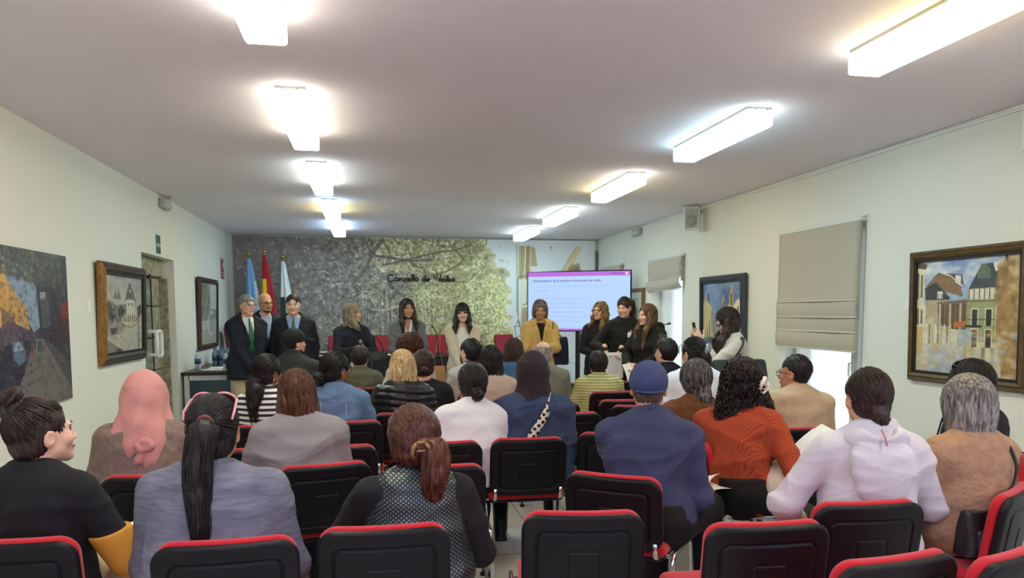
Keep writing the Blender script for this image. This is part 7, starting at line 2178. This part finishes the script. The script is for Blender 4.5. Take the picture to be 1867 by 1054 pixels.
# -- white hoodie
HG = mat('pale_marl', (208, 206, 210), .92, bump=(180, .15), vary=(140, .05))
f = sit(1583, 673, 'woman with a sleek dark bun in a pale heather hoodie on the right', 12, 5, dy=.05, look=-2, nod=-2, skin='light', wf=1.06, fat=1.16, h=NEAR, hs=1.0,
        hands={'R': ((.16, .26, .62), (.8, -.5, -.6)), 'L': ((-.22, .24, .58), (-.9, -.4, -.5), (-.1, 1, -.2))})
f.features(); f.hair(DKB, 'pulled', tie=(.012, -.10, -.062), th=.006, n=800, bun=((.014, -.098, -.082), .030), bun_n=200, lock=.0016)
f.top('hoodie', HG, .022, -.05, fold=(.005, 22), cuff=.004)
q = Solid()
for a in np.linspace(-1.5, 1.24, 12): q.cap(f.tp(.098*math.sin(a), -.03 - .085*math.cos(a), .452 - .03*(1-math.cos(a))), f.tp(.098*math.sin(a+.26), -.03 - .085*math.cos(a+.26), .452 - .03*(1-math.cos(a+.26))), .025, .025, .03)
q.loft(f.tp(0, -.148, .14), f.Rt, [(-.01, 0, .035, .02, .015), (.04, 0, .02, .06, .028), (.10, 0, .012, .098, .034), (.18, 0, .01, .125, .040), (.25, 0, .028, .125, .044), (.30, 0, .045, .09, .04)], .012); q.ell(f.tp(0, -.10, .47), (.058, .045, .05), f.Rt, .02, 's')
f.bare('hood', q, HG, .006, folds(.006, 26, 5)); MB().tube([f.tp(-.01, -.128, .476), f.tp(-.01, -.160, .452), f.tp(-.01, -.178, .425)], .0045, 6).build('hood_tape', mat('rose_cord', (190, 130, 140), .7), f.root, True)
f.bottoms('trousers', BLKT, d=.02); f.shoes(); P26 = f
# -- grey bob, tan fleece
f = sit(1763, 688, 'woman with a grey bob in a tan teddy fleece at the right edge', -6, 8, dy=.04, look=4, skin='fair', wf=.96, fat=1.1, h=NEAR, hs=1.0, hands={'L': ((-.12, .32, .62), (-.9, -.3, -.5)), 'R': ((.12, .28, .62), (.7, -.5, -.7))})
f.features((150, 146, 140)); f.hair(GRY, 'bob', L=.135, th=.017, n=900, lock=.0018, w=.096)
f.top('teddy_fleece', mat('tan_teddy', (172, 136, 106), .97, bump=(75, .8), vary=(26, .16)), .026, -.05, collar='stand', fold=(.006, 18)); f.bottoms('trousers', BLKT); f.shoes(); P27 = f
# -- black jacket, sunglasses on head
f = sit(1768, 660, 'woman with long black hair and sunglasses on her head, in a black jacket', -22, 9, dy=.02, look=4, lean=4, skin='fair', wf=1.0, fat=1.15, h=.007, hs=1.0)
f.features(); f.hair(BLK, 'long', L=.32, th=.018, n=400, lock=.0018, w=.105); f.glasses(GLS, .030, up=.07, back=-.045, name='sunglasses', thick=.004, tint=mat('black_lens', (20, 20, 22), .12), pitch=.35); f.top('jacket', BLKC, .024, -.05, collar='stand'); f.bottoms('trousers', BLKT); f.shoes()

# ================================================================== things held, worn over a shoulder or carried
M_LEATH = mat('black_bag_leather', (24, 24, 27), .35, bump=(160, .15)); M_NAVYL = mat('navy_bag_leather', (28, 36, 58), .32, bump=(160, .12))


def W(f, p):      # a point of a person's local frame in world space
    return f.loc + rotz(f.face) @ np.asarray(p, float)


def wdir(f, d): return rotz(f.face) @ np.asarray(d, float)


def bag(name, lab, loc, rz, size, m, strap, flap=True, pockets=True, sr=.010, hard=.02, badge=False, strap_m=None):
    r = empty(name, loc, rz, lab, 'bag')
    w, d, h = size; q = Solid()
    q.loft((0, 0, -h), np.eye(3), [(0, 0, 0, w*.5, d*.5), (h*.1, 0, 0, w*.5, d*.5), (h*.6, 0, 0, w*.49, d*.42), (h*.96, 0, 0, w*.46, d*.26), (h, 0, 0, w*.44, d*.2)], .01, ex=5)
    V, Q = q.mesh(max(.006, w/45), 1, folds(.004, 22, 3, 1)); mesh_obj('bag_body', V, Q, m, r)
    if pockets:
        q = Solid(); q.box((0, -d*.44, -h*.62), (w*.32, .018, h*.22), .014); V, Q = q.mesh(.007); mesh_obj('front_pocket', V, Q, m, r)
    b = MB(); b.box((0, 0, -.004), (w*.84, d*.34, .008), bev=.003); b.build('zip', mat('zip_metal', (150, 150, 152), .3, .9), r)
    if badge: MB().box((0, -d*.36, -h*.12), (.05, .01, .02), bev=.003).build('metal_badge', mat('bright_metal', (225, 225, 225), .25, .9), r)
    for P_ in strap:
        MB().tube(fillet(P_, .06, 5), sr, 8, flat=.5).build('strap', strap_m or m, r, True)
    return r


# handbag hanging from the navy woman's forearm
f = SPK_NAVY; p = W(f, f.el['L']*.35 + f.wr['L']*.65); top_ = .02
bag('handbag', 'black leather handbag hanging from the forearm of the woman in the navy sweater', (pt(688, 640, 9.25)[0], 9.25, pt(688, 640, 9.25)[2]), .35, (.25, .13, .20), M_LEATH,
    [[(-.09, 0, -.01), (-.07, 0, .10), (-.05, .06, .17), (.0, .06, .17), (.05, 0, .10), (.08, 0, -.01)]], sr=.008)
# shoulder bag of the trench coat woman
f = SPK_TRENCH; p = W(f, f.sh['L'])
bag('shoulder_bag', 'large navy leather bag hanging from the shoulder of the woman in the trench coat', (p[0] + .055, p[1] - .02, 1.20), .15, (.27, .15, .34), M_NAVYL,
    [[(-.10, -.02, -.02), (-.09, -.07, .10), (-.07, -.04, p[2] - 1.20 + .075), (-.07, .05, p[2] - 1.20 + .06), (-.02, .05, .1), (.08, .02, -.02)]], sr=.010, pockets=False)
# small tan bag at the cream blazer woman's side
f = SPK_CREAM; p = W(f, f.wr['R'])
bag('shoulder_bag', 'small tan bag hanging at the hip of the woman in the cream blazer', (p[0] - .27, p[1] + .06, .86), .3, (.17, .09, .22), mat('tan_leather', (164, 122, 76), .5),
    [[(-.06, 0, -.01), (-.02, .02, .2), (.06, .02, .50), (.07, .06, .50), (.04, .06, .2), (.06, 0, -.01)]], sr=.006, pockets=False)
# big dark tote of the photographing woman
f = SPK_PHOTO; p = W(f, f.sh['L'] if False else f.sh['R'])
sh = W(f, f.sh['L']); 
bag('tote_bag', 'large dark grey tote bag on the shoulder of the woman taking a photo', (sh[0] - .06, sh[1] - .125, 1.10), -.04, (.50, .15, .36), mat('charcoal_leather', (44, 50, 54), .5, bump=(120, .1)),
    [[(-.06, -.02, -.01), (.03, -.01, .12), (.055, .03, sh[2] - 1.10 + .07), (.055, .12, sh[2] - 1.10 + .075), (.05, .16, .1), (.05, .02, -.01)]], pockets=False, badge=True, sr=.014, strap_m=M_LEATH)
# black crossbody bag of the woman in fleece, on the seat behind her
f = P27
bag('crossbody_bag', 'black crossbody bag resting on the chair behind the woman in the tan fleece', W(f, f.tp(-.15, -.20, .19)), f.face, (.20, .09, .18), M_LEATH,
    [[(.08, .0, -.01)] + [tuple(f.tp(x, y, t) - f.tp(-.15, -.20, .19)) for x, y, t in ((.02, -.170, .22), (.07, -.155, .28), (.10, -.140, .34), (.105, -.085, .445), (.10, .03, .455))]], sr=.007)
# woven strap and bag of the denim shirt woman


def woven():
    m = mat('woven_strap', (214, 206, 190), .8); nt = m.node_tree; b = nt.nodes['Principled BSDF']
    tc = nt.nodes.new('ShaderNodeTexCoord'); mp = nt.nodes.new('ShaderNodeMapping'); mp.inputs['Rotation'].default_value = (0, .66, 0); mp.inputs['Scale'].default_value = (32, 0, 32)
    nt.links.new(tc.outputs['Object'], mp.inputs[0]); v = nt.nodes.new('ShaderNodeTexChecker'); v.inputs['Scale'].default_value = 1.0; v.inputs['Color1'].default_value = tuple(s2l((222, 214, 198))) + (1,); v.inputs['Color2'].default_value = tuple(s2l((40, 34, 34))) + (1,)
    n = nt.nodes.new('ShaderNodeTexVoronoi'); n.inputs['Randomness'].default_value = 0; n.inputs['Scale'].default_value = 1
    nt.links.new(mp.outputs[0], n.inputs['Vector']); r = nt.nodes.new('ShaderNodeValToRGB'); e = r.color_ramp.elements
    e[0].position, e[0].color = .30, tuple(s2l((40, 34, 34))) + (1,); e[1].position, e[1].color = .36, tuple(s2l((222, 214, 198))) + (1,)
    nt.links.new(n.outputs['Distance'], r.inputs['Fac']); nt.links.new(r.outputs[0], b.inputs['Base Color'])
    return m


f = P17; cb = empty('crossbody_bag', f.loc, f.face, 'bag with a woven black and cream strap crossing the back of the woman in denim', 'bag')
P_ = []
for x, t in ((-.19, -.02), (-.14, .07), (-.07, .17), (.0, .27), (.055, .345), (.085, .40), (.10, .435), (.105, .458)):
    st_ = f.torso_st(.020); ry = np.interp(t*f.st, [a[0] for a in st_], [a[4] for a in st_]); rx = np.interp(t*f.st, [a[0] for a in st_], [a[3] for a in st_])
    y = -ry*max(.1, 1-min(.98, abs(x/rx))**2.3)**(1/2.3) - .012
    if t > .40: y = -.100 + (t-.40)*1.2
    P_.append(f.tp(x, y, t))
P_ += [f.tp(.09, .06, .44), f.tp(.0, .15, .30), f.tp(-.13, .16, .10)]
Pf = np.array(P_); tt = np.linspace(0, len(Pf)-1, 50); Pf = np.stack([np.interp(tt, range(len(Pf)), Pf[:, i]) for i in range(3)], 1)
for _ in range(4): Pf[1:-1] = .25*Pf[:-2] + .5*Pf[1:-1] + .25*Pf[2:]
ww = .024; V = []; T_ = np.gradient(Pf, axis=0)
for i in range(len(Pf)):
    t_ = nz(T_[i]); c0 = f.P0 + f.w*((Pf[i]-f.P0) @ f.w); out = nz(Pf[i]-c0); sd_ = nz(np.cross(t_, out))
    V += [Pf[i] + sd_*ww, Pf[i] + sd_*ww + out*.004, Pf[i] - sd_*ww + out*.004, Pf[i] - sd_*ww]
Fq = [[4*i+k, 4*i+(k+1) % 4, 4*i+4+(k+1) % 4, 4*i+4+k] for i in range(len(Pf)-1) for k in range(4)]
mesh_obj('strap', V, Fq, woven(), cb, True)
q = Solid(); q.box((-.20, .10, .56), (.04, .12, .09), .03); V, Q = q.mesh(.009); mesh_obj('bag_body', V, Q, M_LEATH, cb)


def sheets(name, lab, loc, rz, quads, cat='papers'):
    """a few loose sheets: each (centre, size, rotation matrix)"""
    b = MB()
    for c_, s_, R_ in quads:
        n = 8; V = []
        for k in range(n + 1):
            u = k/n - .5
            for v in (-.5, .5): V.append(np.asarray(R_) @ np.array([v*s_[0], u*s_[1], .018*math.cos(u*3) - .016]) + np.asarray(c_))
        V = np.array(V); nrm = np.asarray(R_)[:, 2]*.0012
        F = [(2*k, 2*k+1, 2*k+3, 2*k+2) for k in range(n)]; m_ = len(V)
        b.add(np.vstack([V, V - nrm]), F + [tuple(i + m_ for i in reversed(q)) for q in F] + [(2*k, 2*k+2, 2*k+2+m_, 2*k+m_) for k in range(n)] + [(2*k+1, 2*k+1+m_, 2*k+3+m_, 2*k+3) for k in range(n)])
    o = b.build(name, M_PAPER, smooth=False); o.location = tuple(loc); o.rotation_euler = (0, 0, rz)
    return tag(o, lab, cat)


# papers held by the man in the blue cap
f = P20; p = W(f, f.palm['R'])
sheets('paper_sheets', 'folded white papers in the hand of the man in the blue cap', p, f.face, [((-.02, .10, .02), (.16, .24, 0), rotx(.10) @ roty(.25)), ((-.03, .10, .035), (.15, .22, 0), rotx(.22) @ roty(-.35)), ((.0, .09, .012), (.15, .26, 0), rotz(-.35) @ rotx(.03))])
# printed sheet held by the tall student, second one at her side
f = ST2; p = (W(f, f.palm['R']) + W(f, f.palm['L']))/2
pr = empty('printed_sheet', (p[0] + .0, p[1] - .03, p[2] - .11), f.face + PI, 'white printed sheet held up by the tall student with the ponytail', 'paper')
MB().box((0, 0, 0), (.20, .0015, .29)).build('sheet', M_PAPER, pr)
b = MB(); rs = random.Random(4)
for k in range(18): b.box((-.0 - rs.uniform(0, .02), -.0014, .11-.012*k), (.14 - rs.uniform(0, .05), .0006, .003))
b.build('small_print', mat('print_grey', (130, 130, 134), .8), pr)
f = ST3; p = W(f, f.palm['L']); sheets('paper_sheets', 'white folded paper hanging from the hand of the student in the black hoodie', p + np.array([-.03, -.05, -.09]), .2, [((0, 0, 0), (.10, .24, 0), rotx(1.25) @ rotz(.15))])
f = ST2; p = W(f, f.tp(-.06, .155, .30)); bd = empty('name_badge', p, f.face + PI, 'white name badge on the black sweatshirt of the tall student', 'badge'); MB().box((0, 0, 0), (.085, .004, .06), bev=.002).build('card', M_PAPER, bd); MB().tube([(-.02, -.004, .03), (-.005, -.01, .055), (.012, -.004, .03)], .004, 6).build('clip', M_PAPER, bd)


def phone(loc, R_, lab, m):
    r = bpy.data.objects.new('smartphone', None); COL.objects.link(r); M_ = Matrix.Identity(4)
    for i in range(3):
        for j in range(3): M_[i][j] = R_[i][j]
        M_[i][3] = loc[i]
    r.matrix_world = M_; tag(r, lab, 'phone')
    MB().box((0, 0, 0), (.072, .008, .15), bev=.004).build('case', m, r); MB().box((0, -.0042, 0), (.066, .001, .142)).build('display', mat('phone_glass', (20, 24, 34), .1, spec=.8), r)
    MB().lathe((0, 0, 0), [(.012, 0), (.012, .002)], 12).build('camera_ring', M_CHROME, r).matrix_local = Matrix.Translation((.018, .004, .05)) @ Matrix.Rotation(-PI/2, 4, 'X')


f = ST1; p = W(f, f.palm['L']); phone(p + np.array([-.02, -.01, .015]), rotz(f.face) @ rotz(.9) @ rotx(-1.1), 'smartphone in the hands of the student with honey blond hair', M_METAL_DK)
f = SPK_PHOTO; p = (W(f, f.palm['R']) + W(f, f.palm['L']))/2; phone(p + wdir(f, (0, .015, .04)), rotz(f.face) @ rotx(-.15), 'dark smartphone held up by the woman in the cream shirt', M_METAL_DK)
# hand microphone
f = SPK_NAVY; p = W(f, f.palm['R']); mc = empty('hand_microphone', p, f.face, 'black hand microphone held by the woman in the navy sweater', 'microphone')
MB().tube([(0, 0, -.10), (.01, .0, .06)], [.012, .016], 12).build('handle', M_METAL_DK, mc, True); MB().ell((.012, 0, .085), (.024, .024, .028)).build('grille', mat('mic_mesh', (150, 152, 156), .35, .8, bump=(900, .5)), mc, True)
# jacket, papers and pen on the lap of the woman in orange
f = P24
q = Solid(); q.ell((.02, .30, .635), (.15, .17, .06), None, .03); q.ell((.10, .22, .62), (.10, .12, .06), None, .04); q.ell((-.10, .36, .62), (.08, .10, .05), None, .03); q.ell((.17, .20, .57), (.05, .12, .08), None, .04)
V, Q = q.mesh(.008, 1, folds(.010, 24, 9, 1)); o = mesh_obj('folded_jacket', V, Q, mat('cream_fleece', (206, 192, 172), .95, bump=(140, .4)), None, True, None, f.loc, f.face); tag(o, 'cream jacket bundled on the lap of the woman in the orange sweater', 'jacket')
pp = W(f, (-.08, .36, .75)); sheets('printed_papers', 'printed white papers held up on the lap of the woman in the orange sweater', pp, f.face, [((0, .05, .01), (.21, .30, 0), rotx(.75) @ rotz(.15)), ((.03, .05, .022), (.21, .30, 0), rotx(.8) @ rotz(-.1))])
p = W(f, f.palm['R']); pn = empty('pen', p, f.face, 'black pen in the hand of the woman in the orange sweater', 'pen'); MB().tube([(0, -.01, -.05), (0, .02, .10)], .0045, 8).build('barrel', M_METAL_DK, pn, True)
f = P1; p = W(f, f.palm['R']); sheets('paper_sheets', 'white leaflet with yellow edge in the hand of the woman in black at left', p, f.face, [((-.03, .05, .025), (.15, .20, 0), rotx(.15) @ roty(.2)), ((-.02, .04, .01), (.15, .20, 0), rotz(.3) @ rotx(.1))], 'leaflet')
